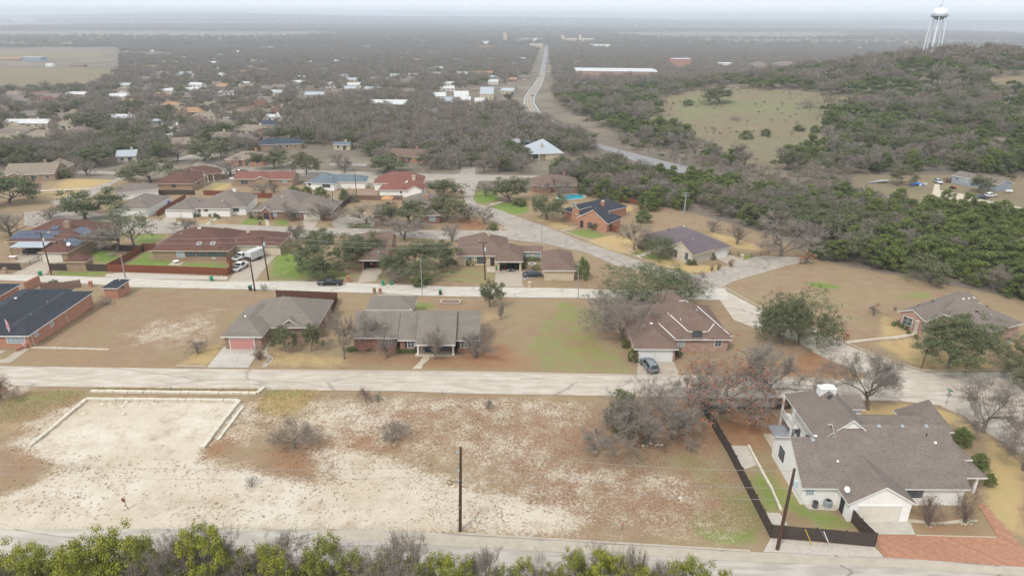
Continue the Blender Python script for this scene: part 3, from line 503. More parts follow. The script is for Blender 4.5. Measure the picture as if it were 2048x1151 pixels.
for k, pts, mt in [('L4', [(503, 884), (728, 888), (760, 962), (575, 960)], DRIVEC), ('L1', [(1028, 99), (1170, 99), (1215, 60), (1240, 60), (1210, 110), (1185, 130), (1140, 195), (950, 195)], DRIVEC),
                   ('L3', [(408, 160), (565, 160), (590, 215), (585, 240), (400, 240), (402, 185)], DRIVE), ('M5', [(520, 640), (800, 650), (680, 700), (620, 770), (590, 840), (700, 850), (120, 840), (250, 770), (400, 700)], DRIVE), ('M5', [(180, 600), (310, 520), (560, 520), (520, 640), (330, 680), (120, 650)], DRIVE),
                   ('M6', [(1545, 830), (2040, 830), (1940, 930), (1830, 1060), (1740, 1200), (1440, 1170), (1560, 1020)], DRIVE), ('M4', [(715, 575), (1055, 575), (1050, 740), (1080, 790), (700, 790)], DRIVE), ('M4', [(1055, 590), (1320, 600), (1320, 650), (1060, 700)], mk('drive_worn', (.36, .32, .27))),
                   ('K5', [(590, 610), (700, 605), (700, 640), (660, 700), (540, 712)], DRIVE), ('M6', [(760, 415), (870, 415), (860, 500), (600, 500)], DRIVE), ('N1', [(0, 640), (420, 650), (430, 760), (400, 800), (520, 820), (0, 820), (-120, 760)], ROADG), ('K5', [(185, 298), (290, 298), (260, 345), (190, 345)], DRIVE),
                   ('M1', [(1300, 640), (1480, 600), (1580, 640), (1700, 690), (1540, 740), (1460, 730), (1330, 670)], DRIVE), ('N2', [(1920, 250), (2000, 240), (2000, 330), (1890, 330)], DRIVE), ('N1', [(260, 320), (480, 330), (480, 395), (250, 390)], mk('brick_terrace', (.30, .20, .15))), ('K4', [(700, 650), (830, 640), (1500, 668), (1490, 690), (860, 680), (690, 670)], GRAVEL),
                   ('L4', [(60, 500), (190, 497), (205, 515), (140, 560), (125, 610)], PATH), ('N8', [(-60, 1075), (120, 1065), (350, 905), (250, 890), (60, 1020), (-60, 1040)], DRIVE), ('N8', [(-60, 1000), (80, 930), (0, 920), (-60, 920)], DRIVE), ('L2', [(775, 122), (935, 122), (930, 138), (780, 137)], PATH)]:
    sheet('driveway' if mt in (DRIVE, DRIVEC) else 'paving', k, pts, mt, .045)
sheet('brick_drive', 'L4', [(575, 964), (750, 964), (1140, 975), (1040, 815), (1075, 820), (1150, 905), (1259, 1030), (1400, 1150), (1259, 1112), (900, 1085), (612, 1066)], PAVER, .06)
sheet('kerb_strip', 'L4', [(760, 962), (1140, 972), (1128, 976), (765, 967)], PATH, .075)
sheet('gravel_bed', 'L4', [(95, 978), (570, 1018), (620, 1066), (60, 1040)], GRAVEL, .03, False)
sheet('gravel_bed', 'L3', [(825, 552), (910, 555), (955, 640), (905, 660), (880, 660)], GRAVEL, .035, False)
sheet('gravel_bed', 'L3', [(990, 860), (1055, 862), (1095, 918), (1020, 916)], GRAVEL, .035, False); sheet('gravel_bed', 'L4', [(240, 815), (400, 800), (430, 830), (390, 852), (270, 845)], GRAVEL, .035, False)
for k, pts in [('L4', [(705, 905), (735, 890), (870, 905), (980, 890), (1045, 895), (1042, 903), (900, 915), (740, 908)]), ('M7', [(-420, 700), (-300, 690), (150, 645), (400, 605), (430, 625), (200, 675), (0, 682), (-370, 730)]), ('N7', [(1080, 765), (1160, 765), (1135, 830), (1060, 890), (1045, 945), (920, 945), (1010, 860)]), ('L2', [(700, 0), (701, 1), (702, 0)]),
               ('M8', [(745, 650), (770, 650), (690, 780), (700, 830), (765, 870), (760, 910), (680, 995), (615, 995), (700, 895), (620, 830), (630, 790)]), ('M1', [(400, 545), (440, 560), (380, 600), (270, 645), (330, 665), (300, 672), (190, 620), (240, 610)]),
               ('M2', [(540, 855), (580, 855), (400, 905), (240, 945), (180, 935)]), ('K5', [(1395, 195), (1500, 172), (1520, 177), (1410, 203)]), ('K5', [(1390, 600), (1450, 600), (1450, 640), (1395, 638)]), ('M6', [(1370, 400), (1400, 410), (1230, 505), (1190, 505)]), ('M6', [(1870, 440), (1910, 440), (1930, 520), (1890, 520)]), ('K1', [(200, 1095), (560, 1080), (560, 1088), (220, 1103)]),
               ('L1', [(1203, 130), (1210, 110), (1235, 70), (1215, 118), (1250, 155), (1215, 195), (1200, 195), (1232, 152)])]:
    if len(pts) > 3: sheet('path', k, pts, PATH, .055)
for k, pts in [('F', [(560, 741), (940, 744), (1276, 751)]), ('F', [(1320, 752), (1560, 755), (1700, 761)]), ('L1', [(810, 187), (950, 192)]), ('F', [(1445, 572), (1490, 598), (1560, 636), (1652, 664), (1694, 687), (1790, 725), (1848, 741), (1987, 741), (2048, 740)]), ('F', [(1700, 761), (1728, 759), (1736, 750), (1700, 736), (1640, 710), (1587, 677), (1500, 650)]),
               ('F', [(1883, 813), (1930, 832), (1961, 856), (2048, 911)]), ('K6', [(250, 368), (400, 420), (690, 518), (860, 588), (1040, 640)]), ('K6', [(1290, 740), (1340, 700), (1400, 688), (1700, 602)]), ('F', [(918, 1067), (1200, 1084), (1500, 1102)]), ('N2', [(740, 225), (990, 235)])]: kerb(k, pts)

# ---------------------------------------------------------------- houses
FOOT = []       # house footprints for keeping trees clear: (centre, radius)
class Wing:
    def __init__(s, code, K, A, B, third, slope=.45, eave=2.75, inset=.5, front=None, openf=False, z0=0, bump=0):
        """code: x|y ridge axis, then end types h(ip)/g(able): x -> left,right; y -> front,back"""
        s.ax = code[0]; s.e0, s.e1 = code[1] == 'h', code[2] == 'h'; s.slope = slope
        if K is None:
            a, b = Vector((A[0], A[1], 0)), Vector((B[0], B[1], 0)); s.ez = z0 + eave
        else:
            a, b = P(K, *A, eave), P(K, *B, eave); s.ez = z0 + eave if z0 else (a.z + b.z) / 2
            a, b = Pz(K, *A, s.ez), Pz(K, *B, s.ez)
        s.ez += bump; s.eave = eave
        s.o = Vector((a.x, a.y, 0)); d = Vector((b.x - a.x, b.y - a.y, 0)); s.w = d.length; s.u = d.normalized(); s.v = Vector((-s.u.y, s.u.x, 0))
        if isinstance(third, (int, float)): s.L = third
        elif third[0] == 'b':
            q = Pz(K, third[1], third[2], s.ez); s.L = max(2, (Vector((q.x, q.y, 0)) - s.o).dot(s.v))
        else:
            lo, hi = .8, 16
            for _ in range(30):
                m = (lo + hi) / 2; q = Pz(K, third[1], third[2], s.ez + slope * m)
                if (Vector((q.x, q.y, 0)) - s.o).dot(s.v) > m: lo = m
                else: hi = m
            s.L = 2 * lo
        s.inset = inset; s.front = front if front is not None else inset; s.open = openf
        s.span = s.L if s.ax == 'x' else s.w
        s.rise = slope * s.span / 2; s.top = s.ez + s.rise
    def pt(s, u, v, z): return s.o + s.u * u + s.v * v + Vector((0, 0, z))
    def uv(s, p): d = Vector((p.x - s.o.x, p.y - s.o.y, 0)); return d.dot(s.u), d.dot(s.v)
    def rz(s, p):
        u, v = s.uv(p)
        if u < 0 or v < 0 or u > s.w or v > s.L: return -1e9
        if s.ax == 'x': ds = [v, s.L - v] + ([u] if s.e0 else []) + ([s.w - u] if s.e1 else [])
        else: ds = [u, s.w - u] + ([v] if s.e0 else []) + ([s.L - v] if s.e1 else [])
        return s.ez + s.slope * min(ds)
    def roof(s, top, fas):
        W, Ln = (s.w, s.L) if s.ax == 'x' else (s.L, s.w)       # W along ridge, Ln across
        g = (lambda a, c, z: s.pt(a, c, z)) if s.ax == 'x' else (lambda a, c, z: s.pt(c, a, z))
        h = Ln / 2; ra = h if s.e0 else 0; rb = W - h if s.e1 else W
        if ra > rb: ra = rb = (ra + rb) / 2 if (s.e0 and s.e1) else min(max(ra, 0), W)
        if s.e0 and not s.e1: ra = min(ra, W)
        zt = s.top; hh = h
        c = [g(0, 0, s.ez), g(W, 0, s.ez), g(W, Ln, s.ez), g(0, Ln, s.ez)]; r = [g(ra, h, zt), g(rb, h, zt)]
        vs = c + r; fs = [(0, 1, 5, 4), (2, 3, 4, 5)]
        fs.append((3, 0, 4)); fs.append((1, 2, 5))
        faces = [(0, 1, 5, 4), (2, 3, 4, 5)] + ([(3, 0, 4)] if s.e0 else []) + ([(1, 2, 5)] if s.e1 else [])
        if (r[0] - r[1]).length < .05: faces = [(0, 1, 4), (2, 3, 4), (3, 0, 4), (1, 2, 4)]
        if s.ax == 'y': faces = [f[::-1] for f in faces]
        top.add(vs, faces)
        # fascia, rakes and the underside
        t = Vector((0, 0, -.2)); vs2 = vs + [v + t for v in vs]; n = 6
        fl = [tuple(i + n for i in f[::-1]) for f in faces]
        def q(a, b): fl.append((a + n, b + n, b, a) if s.ax == 'x' else (a, b, b + n, a + n))
        q(0, 1); q(2, 3)
        if s.e0: q(3, 0)
        else: q(3, 4); q(4, 0)
        if s.e1: q(1, 2)
        else: q(1, 5); q(5, 2)
        fas.add(vs2, fl)
    def walls(s, mb, inner=None):
        i = s.inset; f = s.front; iu0 = .3 if (s.ax == 'x' and not s.e0) else i; iu1 = .3 if (s.ax == 'x' and not s.e1) else i
        iv1 = .3 if (s.ax == 'y' and not s.e1) else i
        if s.ax == 'y' and not s.e0 and s.front == s.inset: f = .3
        s.iu0, s.iu1, s.if_, s.iv1 = iu0, iu1, f, iv1
        zb = s.ez - s.eave - .6
        def zz(u, v): return s.rz(s.pt(min(max(u, .01), s.w - .01), min(max(v, .01), s.L - .01), 0)) - .12
        u0, u1, v0, v1 = iu0, s.w - iu1, f, s.L - iv1
        def wall(pts, flip=False):
            vs = []
            for u, v in pts: vs += [s.pt(u, v, zb), s.pt(u, v, zz(u, v))]
            k = len(pts); fs = [(2 * j, 2 * j + 2, 2 * j + 3, 2 * j + 1) for j in range(k - 1)]
            mb.add(vs, fs)
        mu, mv = (u0 + u1) / 2, s.L / 2
        fr_ = [(u0, v0), (s.w / 2, v0), (u1, v0)] if s.ax == 'y' else [(u0, v0), (u1, v0)]
        bk = [(u1, v1), (s.w / 2, v1), (u0, v1)] if s.ax == 'y' else [(u1, v1), (u0, v1)]
        rt = [(u1, v0), (u1, mv), (u1, v1)] if s.ax == 'x' else [(u1, v0), (u1, v1)]
        lf = [(u0, v1), (u0, mv), (u0, v0)] if s.ax == 'x' else [(u0, v1), (u0, v0)]
        if not s.open: wall(fr_)
        else:      # garage opening: piers and a lintel
            wall([(u0, v0), (u0 + .5, v0)]); wall([(u1 - .5, v0), (u1, v0)])
            mb.box(s.pt(s.w / 2, v0, s.ez - .28), (u1 - u0 - .05, .2, .36), math.atan2(s.u.y, s.u.x))
        wall(bk); wall(rt); wall(lf)
    def onwall(s, k, x, y, side):
        d = ray(k, x, y); c = Vector((0, 0, CZ))
        if side in 'fb':
            n = s.v; p0 = s.pt(0, s.if_ if side == 'f' else s.L - s.iv1, 0)
        else:
            n = s.u; p0 = s.pt(s.iu0 if side == 'l' else s.w - s.iu1, 0, 0)
        t = (p0 - c).dot(n) / d.dot(n); return c + d * t
def wbox(name, parent, mat, c, u, n, w, h, th, off=0):
    mb = MB(); mb.box(c + n * (off), (w, th, h), ax=(u, n, Vector((0, 0, 1)))); return obj(name, mb, mat, parent)
HS = []
class House:
    def __init__(s, label, wings, wall, roof, trim=TRIM, name='house', cat='house', group=None, thin=False):
        HS.append(s); s.W = wings; c = sum((g.pt(g.w / 2, g.L / 2, 0) for g in wings), Vector()) / len(wings)
        c.z = min(g.ez - g.eave for g in wings); s.c = c
        s.root = thing(name, label, cat, c, 0, group)
        for i, g in enumerate(wings):
            g.ez += i * .006; g.top += i * .006
            q = g.pt(g.w / 2, g.L / 2, 0); FOOT.append((q.x, q.y, max(g.w, g.L) / 2, .95 if g.eave > 6 else .45, c.z))
        top, fas, wl = MB(), MB(), MB()
        for g in wings: g.walls(wl); g.roof(top, fas)
        s.wall = s.put('wall', wl, wall); s.roof = s.put('roof', top, roof); f = s.put('fascia', fas, trim); f.parent = s.roof; f.matrix_parent_inverse = Matrix.Identity(4); f.location = (0, 0, 0)
    def put(s, name, mb, mat, parent=None):
        mb.v = [(a[0] - s.c.x, a[1] - s.c.y, a[2] - s.c.z) for a in mb.v]
        return obj(name, mb, mat, parent or s.root)
    def hit(s, k, x, y):
        d = ray(k, x, y); t0 = (s.c.z + 14 - CZ) / d.z; t = t0
        for _ in range(600):
            p = Vector((0, 0, CZ)) + d * t; z = max(g.rz(p) for g in s.W)
            if p.z <= z:
                g = max(s.W, key=lambda g: g.rz(p)); e = .05
                nx_ = g.rz(p + Vector((e, 0, 0))) - g.rz(p - Vector((e, 0, 0))); ny_ = g.rz(p + Vector((0, e, 0))) - g.rz(p - Vector((0, e, 0)))
                if abs(nx_) > 1 or abs(ny_) > 1: return p, Vector((0, 0, 1)), g
                return p, Vector((-nx_ / (2 * e), -ny_ / (2 * e), 1)).normalized(), g
            t += .1
            if t > t0 + 60: break
        return p, Vector((0, 0, 1)), s.W[0]
    def win(s, wi, side, k, x, y, w=1.3, h=1.4, style='n', mull=2):
        g = s.W[wi]; c = g.onwall(k, x, y, side); u, n = (g.u, -g.v) if side == 'f' else ((g.u, g.v) if side == 'b' else ((g.v, -g.u) if side == 'l' else (g.v, g.u)))
        m = MB(); m.box(c + n * .02, (w + .16, .09, h + .16), ax=(u, n, Vector((0, 0, 1)))); f = s.put('window', m, TRIM if style != 'b' else DARK)
        pw = w / mull
        m = MB()
        for i in range(mull):
            for j in (0, 1):
                m.box(c + n * .06 + u * ((i + .5) * pw - w / 2) + Vector((0, 0, (j - .5) * h / 2)), (pw - .06, .05, h / 2 - .05), ax=(u, n, Vector((0, 0, 1))))
        s.put('pane', m, GLASSL if style == 'c' else GLASS, f)
        if style == 's':
            for q in (-1, 1):
                m = MB(); m.box(c + n * .03 + u * q * (w / 2 + .32), (.42, .06, h + .1), ax=(u, n, Vector((0, 0, 1)))); s.put('shutter', m, DARK)
        return f
    def garage(s, wi, side, k, x, y, w=4.9, h=2.15, mat=None, rows=4):
        g = s.W[wi]; c = g.onwall(k, x, y, side); c.z = g.ez - g.eave + h / 2; u, n = (g.u, -g.v) if side == 'f' else ((g.v, g.u) if side == 'r' else (g.v, -g.u))
        m = MB()
        for r in range(rows):
            for q in range(max(2, int(w / 1.2))):
                pw = w / max(2, int(w / 1.2)); m.box(c + n * .05 + u * ((q + .5) * pw - w / 2) + Vector((0, 0, (r + .5) * h / rows - h / 2)), (pw - .07, .05, h / rows - .05), ax=(u, n, Vector((0, 0, 1))))
        m.box(c + n * .02, (w, .06, h), ax=(u, n, Vector((0, 0, 1))))
        d = s.put('garage_door', m, mat or TRIM)
        m = MB(); m.box(c + n * .05 + Vector((0, 0, h / 2 + .09)), (w + .3, .12, .16), ax=(u, n, Vector((0, 0, 1))))
        for q in (-1, 1): m.box(c + n * .05 + u * q * (w / 2 + .09), (.14, .12, h), ax=(u, n, Vector((0, 0, 1))))
        s.put('door_frame', m, TRIM, d); return d
    def door(s, wi, side, k, x, y, w=1.0, h=2.1, mat=DARK):
        g = s.W[wi]; c = g.onwall(k, x, y, side); c.z = g.ez - g.eave + h / 2 + .05; u, n = (g.u, -g.v) if side == 'f' else ((g.v, g.u) if side == 'r' else (g.v, -g.u))
        m = MB(); m.box(c + n * .05, (w, .08, h), ax=(u, n, Vector((0, 0, 1)))); d = s.put('door', m, mat)
        m = MB(); m.box(c + n * .12 + u * (w * .38), (.06, .06, .14), ax=(u, n, Vector((0, 0, 1)))); s.put('handle', m, GREYM, d)
    def chimney(s, k, x, y, over=1.0, w=1.4, d=.9, mat=None, cap=None):
        p, n, g = s.hit(k, x, y); rz = math.atan2(g.u.y, g.u.x); m = MB(); m.box((p.x, p.y, (p.z - 1.5 + p.z + over) / 2), (w, d, over + 1.5), rz)
        m.box((p.x, p.y, p.z + over - .12), (w + .14, d + .14, .12), rz)
        c = s.put('chimney', m, mat or W_RED, s.roof); m = MB(); m.box((p.x, p.y, p.z + over + .12), (w * .5, d * .55, .26), rz); s.put('chimney_cap', m, cap or GREYM, None)
    def panel(s, k, x, y, w, h, mat, name='roof_vent', th=.12, frame=None, rot=0):
        p, n, g = s.hit(k, x, y); e = n.cross(Vector((0, 0, 1)))
        if e.length < .01: e = g.u.copy()
        e.normalize(); f = n.cross(e)
        m = MB()
        if frame:
            m.box(p + n * .06, (w + .25, h + .25, th), ax=(e, f, n)); o = s.put(name, m, frame); m = MB(); m.box(p + n * (.06 + th / 2), (w, h, .04), ax=(e, f, n)); s.put('pane', m, mat, o); return
        m.box(p + n * th / 2, (w, h, th), ax=(e, f, n)); return s.put(name, m, mat)
    def solar(s, k, x, y, nx_, ny_):
        p, n, g = s.hit(k, x, y); e = n.cross(Vector((0, 0, 1))).normalized(); f = n.cross(e); m = MB()
        for i in range(nx_):
            for j in range(ny_): m.box(p + n * .12 + e * (i - (nx_ - 1) / 2) * 1.05 + f * (j - (ny_ - 1) / 2) * 1.7, (1.01, 1.66, .05), ax=(e, f, n))
        s.put('solar_panel', m, SOLAR)
    def flash(s, k, a, b, w=.18):
        pts = []
        for i in range(9):
            t = i / 8; p, n, g = s.hit(k, a[0] + (b[0] - a[0]) * t, a[1] + (b[1] - a[1]) * t); pts.append(p + Vector((0, 0, .06)))
        m = MB(); m.tube(pts, w / 2, 4); s.put('flashing', m, TRIM)
    def dish(s, k, x, y, r=.4):
        p, n, g = s.hit(k, x, y); m = MB(); m.tube([p, p + Vector((0, 0, .6))], .04, 5); b = s.put('satellite_dish', m, GREYM)
        m = MB(); q = p + Vector((0, 0, .7)); ax = Vector((.2, -.75, .6)).normalized()
        for i in range(3): m.tube([q + ax * (.06 * i), q + ax * (.06 * i + .05)], r * (.7 + .15 * i), 14)
        s.put('reflector', m, TRIM, b)
    def column(s, k, x, y, h=2.6, w=.28, mat=None):
        p = P(k, x, y); m = MB(); m.box((p.x, p.y, p.z + h / 2), (w, w, h)); m.box((p.x, p.y, p.z + .12), (w + .16, w + .16, .24)); m.box((p.x, p.y, p.z + h - .1), (w + .14, w + .14, .18)); s.put('column', m, mat or TRIM)
    def spout(s, wi, side, k, x, y):
        g = s.W[wi]; c = g.onwall(k, x, y, side); n = -g.v if side == 'f' else g.u; zb = g.ez - g.eave; m = MB(); m.tube([(c + n * .45).to_2d().to_3d() + Vector((0, 0, g.ez - .15)), (c + n * .08).to_2d().to_3d() + Vector((0, 0, g.ez - .6)), (c + n * .08).to_2d().to_3d() + Vector((0, 0, zb + .15)), (c + n * .5).to_2d().to_3d() + Vector((0, 0, zb + .05))], .05, 5); s.put('downspout', m, TRIM)
SOLAR = mk('solar_cells', (.035, .05, .09), (.05, .065, .10), 2, .2, fine=(5, (.07, .08, .11), .4), spec=.8)

# the big white brick house on the corner lot
h = House('large white painted-brick house with rambling greige roof and two-car garage, bottom right', [
    Wing('xgg', None, (36.2, 69.5), (42.1, 69.5), 11.2, .67, 2.8, .45), Wing('xgg', None, (42.1, 69.5), (57.1, 69.5), 14.2, .67, 2.8, .45),
    Wing('ygh', None, (40.3, 75.8), (48.5, 75.8), 12.2, .82, 5.3, 1.1), Wing('ygg', None, (40.55, 66.55), (48.85, 66.55), 9, .6, 2.8, .45),
    Wing('xhh', None, (50, 71.8), (60.7, 71.8), 8.6, .56, 2.8, .5, front=2.6), Wing('xgg', None, (46.5, 78), (56.5, 78), 6.4, .6, 4.1, .5),
    Wing('xhh', None, (55.6, 80.2), (61.2, 80.2), 5.6, 1.25, 4.0, .4), Wing('xgg', None, (47.5, 84), (50.5, 84), 4, .6, 5.2, .4), Wing('yhh', None, (56.9, 74.0), (59.9, 74.0), 6, .5, 3.9, .3)], W_WHITE, R_TAUPE)
WHITEHOUSE = h
h.win(0, 'l', 'L4', 146, 590, 1.5, 1.6, 'b'); h.win(2, 'l', 'L4', 232, 400, .9, 1.2, 'b'); h.win(2, 'l', 'L4', 220, 487, 1.4, 1.3, 'b'); h.win(0, 'f', 'L4', 275, 764, 1.0, .75, 'c', 3)
h.garage(3, 'f', 'L4', 594, 848, 5.0, 2.3, mk('garage_cream', (.66, .62, .53), (.60, .56, .48), 1)); h.win(1, 'f', 'L4', 757, 768, 1.9, 1.3, 'b', 2); h.win(4, 'f', 'L4', 890, 775, 1.4, 1.3, 'b'); h.door(3, 'l', 'L4', 425, 820, .9, 2)
h.chimney('L4', 353, 292, .35, 2.2, 1.2, TRIM, TRIM)
for x in (591, 699, 809): h.panel('L4', x, 464, .45, .45, GREYM)
h.panel('L4', 287, 526, .45, .45, GREYM); h.panel('L4', 368, 330, .7, .7, DARK); h.panel('L4', 851, 540, .3, .3, TRIM); h.panel('L4', 402, 625, .25, .25, TRIM); h.dish('L4', 438, 775)
m = MB(); m.box((39.9, 85.2, .12), (2.8, 4.6, .24)); h.put('porch_deck', m, mk('deck_grey', (.36, .37, .40)))
m = MB()
for i in range(12): m.box((40.2, 83.9 + i * .33, 2.8), (.05, .05, .9))
m.box((40.2, 85.7, 3.2), (.08, 3.8, .08)); m.box((40.2, 85.7, 2.35), (.08, 3.8, .08)); h.put('railing', m, TRIM)
for x, y in ((40.3, 83.8), (40.3, 87.6)):
    m = MB(); m.box((x, y, 2.65), (.26, .26, 5.2)); h.put('column', m, TRIM)
m = MB(); m.box((40.8, 85.7, 2.15), (1.4, 4, .2)); h.put('balcony', m, TRIM)
m = MB(); m.box((59.9, 72.5, 1.35), (.3, .3, 2.7)); h.put('column', m, TRIM)
for i, (x, y, r) in enumerate(((297, 835, .33), (355, 830, .5))):
    p = P('L4', x, y); t = thing('air_conditioner', ['small dark condenser unit beside the white house, left of the larger grey one', 'large grey condenser unit on gravel against the white garage wall'][i], 'air conditioner', p)
    m = MB(); m.lathe((0, 0, 0), [(r, 0), (r, .85), (r * .9, .9), (r * .5, .92)], 14); obj('casing', m, [DARK, GREYM][i], t); m = MB()
    for k_ in range(16):
        g = 2 * math.pi * k_ / 16; m.box((math.cos(g) * (r + .01), math.sin(g) * (r + .01), .42), (.03, .03, .8), g)
    obj('grille', m, GREYM, t); m = MB(); m.lathe((0, 0, .91), [(r * .7, 0), (r * .65, .04)], 14); obj('fan_guard', m, DARK, t)

h = House('long red brick ranch house with a stepped greige roof and three white porch columns', [
    Wing('xgg', 'N7', (145, 545), (735, 545), ('r', 500, 196), .5, 2.9), Wing('xgg', 'N7', (735, 575), (962, 575), ('r', 850, 196), .5, 2.85), Wing('xgg', 'N7', (958, 635), (1475, 635), ('r', 1200, 192), .5, 2.75, front=2.5), Wing('xgg', 'N7', (1478, 578), (1790, 578), ('r', 1600, 198), .5, 2.85),
    Wing('xhh', 'N7', (325, 187), (945, 187), ('r', 640, 2), .5, 2.8)], W_RED, R_GREY)
h.win(0, 'f', 'N7', 620, 605, 1.1, 1.25, 's'); h.win(1, 'f', 'N7', 908, 624, 1.2, 1.3, 's'); h.win(3, 'f', 'N7', 1588, 622, 1.3, 1.3, 's'); h.win(2, 'f', 'N7', 1350, 665, 1.8, 1.2, 'b', 3); h.door(2, 'f', 'N7', 1130, 690, 1.3, 2.1); h.win(2, 'f', 'N7', 1075, 670, .7, 1.2)
for x in (1001, 1225, 1450): h.column('N7', x, 765, 2.55)
h.chimney('N7', 1107, 186, 2.3, .9, .9, W_ORANGE, DARK)
p1, p2 = P('N7', 1000, 768), P('N7', 1400, 768); m = MB(); m.box(((p1.x + p2.x) / 2, p1.y + 1.1, p1.z + .08), ((p2.x - p1.x) + 1, 3.2, .18)); h.put('porch_slab', m, PATH)

h = House('low brown brick house with grey-green hipped roof and a pink garage door facing the street', [
    Wing('xhh', 'M8', (330, 512), (1300, 512), ('r', 905, 138), .52, 2.75), Wing('yhh', 'M8', (123, 622), (632, 626), ('b', 470, 240), .5, 2.75), Wing('ygg', 'M8', (850, 492), (1080, 497), 4, .75, 2.8, .3)], brick('brick_brown', (.28, .15, .10), (.20, .11, .08), (.33, .27, .22)), R_GREY)
h.garage(1, 'f', 'M8', 390, 690, 4.3, 2.1, mk('pink_paint', (.52, .25, .23), (.47, .22, .20))); h.win(2, 'f', 'M8', 995, 575, 1.0, 1.2, 'c'); h.chimney('M8', 912, 130, 1.1, .9, .8, mk('pink_paint', ()), DARK); h.dish('M8', 225, 480); h.win(0, 'r', 'M8', 1370, 420, .8, 1.0, 'b', 1)

h = House('orange brick house with a broad charcoal roof behind a flagpole at the left edge', [
    Wing('yhh', 'N8', (-120, 755), (325, 755), ('b', 1120, 240), .36, 2.6), Wing('yhh', 'N8', (-690, 755), (20, 755), ('b', 280, 215), .34, 2.6)], W_ORANGE, R_DARK)
h.win(0, 'f', 'N8', 182, 795, 3.2, 1.5, 'c', 4); h.win(0, 'r', 'N8', 593, 612, .8, 1.0, 'c', 1); h.win(0, 'r', 'N8', 414, 728, .8, 1.0, 'c', 1); h.spout(0, 'r', 'N8', 365, 790); h.spout(0, 'r', 'N8', 762, 540); h.panel('N8', 137, 350, .5, .5, DARK); h.panel('N8', 292, 268, .4, .4, DARK)
House('dark-roofed orange brick garage cut by the left edge beside the alley', [Wing('yhh', 'N8', (-700, 400), (-190, 400), ('b', 255, 155), .4, 2.6)], W_ORANGE, R_DARK, name='garage', cat='garage')
h = House('small orange brick shed with charcoal hipped roof standing alone by the alley', [Wing('yhh', 'N8', (1160, 208), (1345, 210), ('b', 1482, 105), .42, 2.5, .35)], W_ORANGE, R_DARK, name='shed', cat='shed'); h.win(0, 'r', 'N8', 1410, 190, .9, .7, 'b', 1)

h = House('wide tan brick house with maroon roof and two skylights behind the red-stained fence', [
    Wing('xhh', 'M6', (555, 803), (1465, 805), ('r', 1150, 530), .44, 2.8), Wing('xhh', 'M6', (1380, 743), (2045, 745), ('r', 1700, 572), .42, 2.8), Wing('yhh', 'M6', (1010, 800), (1462, 802), 17, .5, 2.8)], W_TAN, R_MAROON, TRIM_T)
h.win(0, 'f', 'M6', 916, 845, 1.8, 1.5, 'c', 2)
for x in (1028, 1150, 1270, 1385): h.win(0, 'f', 'M6', x, 838, 2.3, 1.3, 'b', 2)  # dark panes stand in for the shade inside the porch openings
h.garage(1, 'f', 'M6', 1655, 785, 4.8, 2.2, TRIM_T); h.garage(1, 'f', 'M6', 1945, 785, 4.6, 2.2, TRIM_T)
for x in (1130, 1285): h.panel('M6', x, 722, .9, .8, GLASS, 'skylight', .2, TRIM)
h.panel('M6', 1130, 548, .9, .5, TRIM_T); h.panel('M6', 1685, 592, .7, .4, TRIM_T); h.panel('M6', 1375, 770, .7, .5, DARK); h.chimney('M6', 1275, 505, .6, .8, .6, W_CREAM)

h = House('tan brick house with brown roof carrying banks of solar panels, near the left edge', [
    Wing('xhh', 'M5', (60, 402), (1050, 402), ('r', 700, 108), .42, 2.8), Wing('yhh', 'M5', (475, 543), (860, 547), 13, .5, 2.8), Wing('yhh', 'M5', (800, 662), (1092, 662), ('b', 1212, 592), .55, 2.5, .4)], W_TAN, R_MAROON, TRIM_T)
h.garage(1, 'f', 'M5', 672, 605, 4.8, 2.1, mk('garage_cream', ())); h.chimney('M5', 870, 215, 1.6, 1.7, 1.1, W_TAN, GREYM)
h.panel('M5', 474, 176, .9, 1.1, GLASS, 'skylight', .2, TRIM); h.solar('M5', 420, 345, 11, 1); h.solar('M5', 490, 292, 11, 1); h.solar('M5', 705, 228, 2, 1); h.solar('M5', 940, 410, 4, 2); h.solar('M5', 1060, 270, 4, 2); h.dish('M5', 885, 470, .5); h.dish('M5', 440, 128, .4)

h = House('grey-tan hipped house with white brick walls and a blue tarp on its side', [Wing('yhh', 'M6', (120, 325), (535, 330), ('b', 820, 185), .42, 2.8), Wing('xhh', 'M6', (160, 150), (675, 97), 9, .42, 2.9)], W_WHITE, R_TAUPE)
g = h.W[0]; c = g.onwall('M6', 790, 262, 'r'); m = MB(); m.add([c + g.v * -1.2 + g.u * .8 + Vector((0, 0, -1.2)), c + g.v * .8 + g.u * .7 + Vector((0, 0, -1.3)), c + g.v * .2 + g.u * .12 + Vector((0, 0, 1.1)), c + g.v * -1.3 + g.u * .1 + Vector((0, 0, .9)), c + g.v * -1.25 + g.u * .1 + Vector((0, 0, -1.2))], [(0, 1, 2, 3), (0, 3, 4)]); tag(obj('tarp', m, mk('tarp_blue', (.02, .12, .45), (.03, .17, .55), 3, .5)), 'bright blue tarp leaning on the white side wall of a grey-tan house', 'tarp')
h = House('white brick house with long grey-tan roof, two porch posts and a white garage door', [Wing('yhh', 'M6', (740, 336), (1050, 340), ('b', 1180, 215), .42, 2.8), Wing('xhh', 'M6', (880, 322), (1480, 326), ('r', 1190, 212), .42, 2.8), Wing('xhh', 'M6', (1120, 318), (1665, 306), ('r', 1485, 112), .46, 2.8)], W_WHITE, R_TAUPE)
h.garage(0, 'f', 'M6', 835, 378, 4.8, 2.1); h.win(1, 'f', 'M6', 1205, 340, 1.0, .9, 'b'); h.win(2, 'f', 'M6', 1546, 335, 1.7, 1.3, 'b'); h.win(2, 'f', 'M6', 1320, 345, 2.6, 1.6, 'b', 3); h.win(1, 'f', 'M6', 1128, 340, .7, 1.3, 'b', 1)
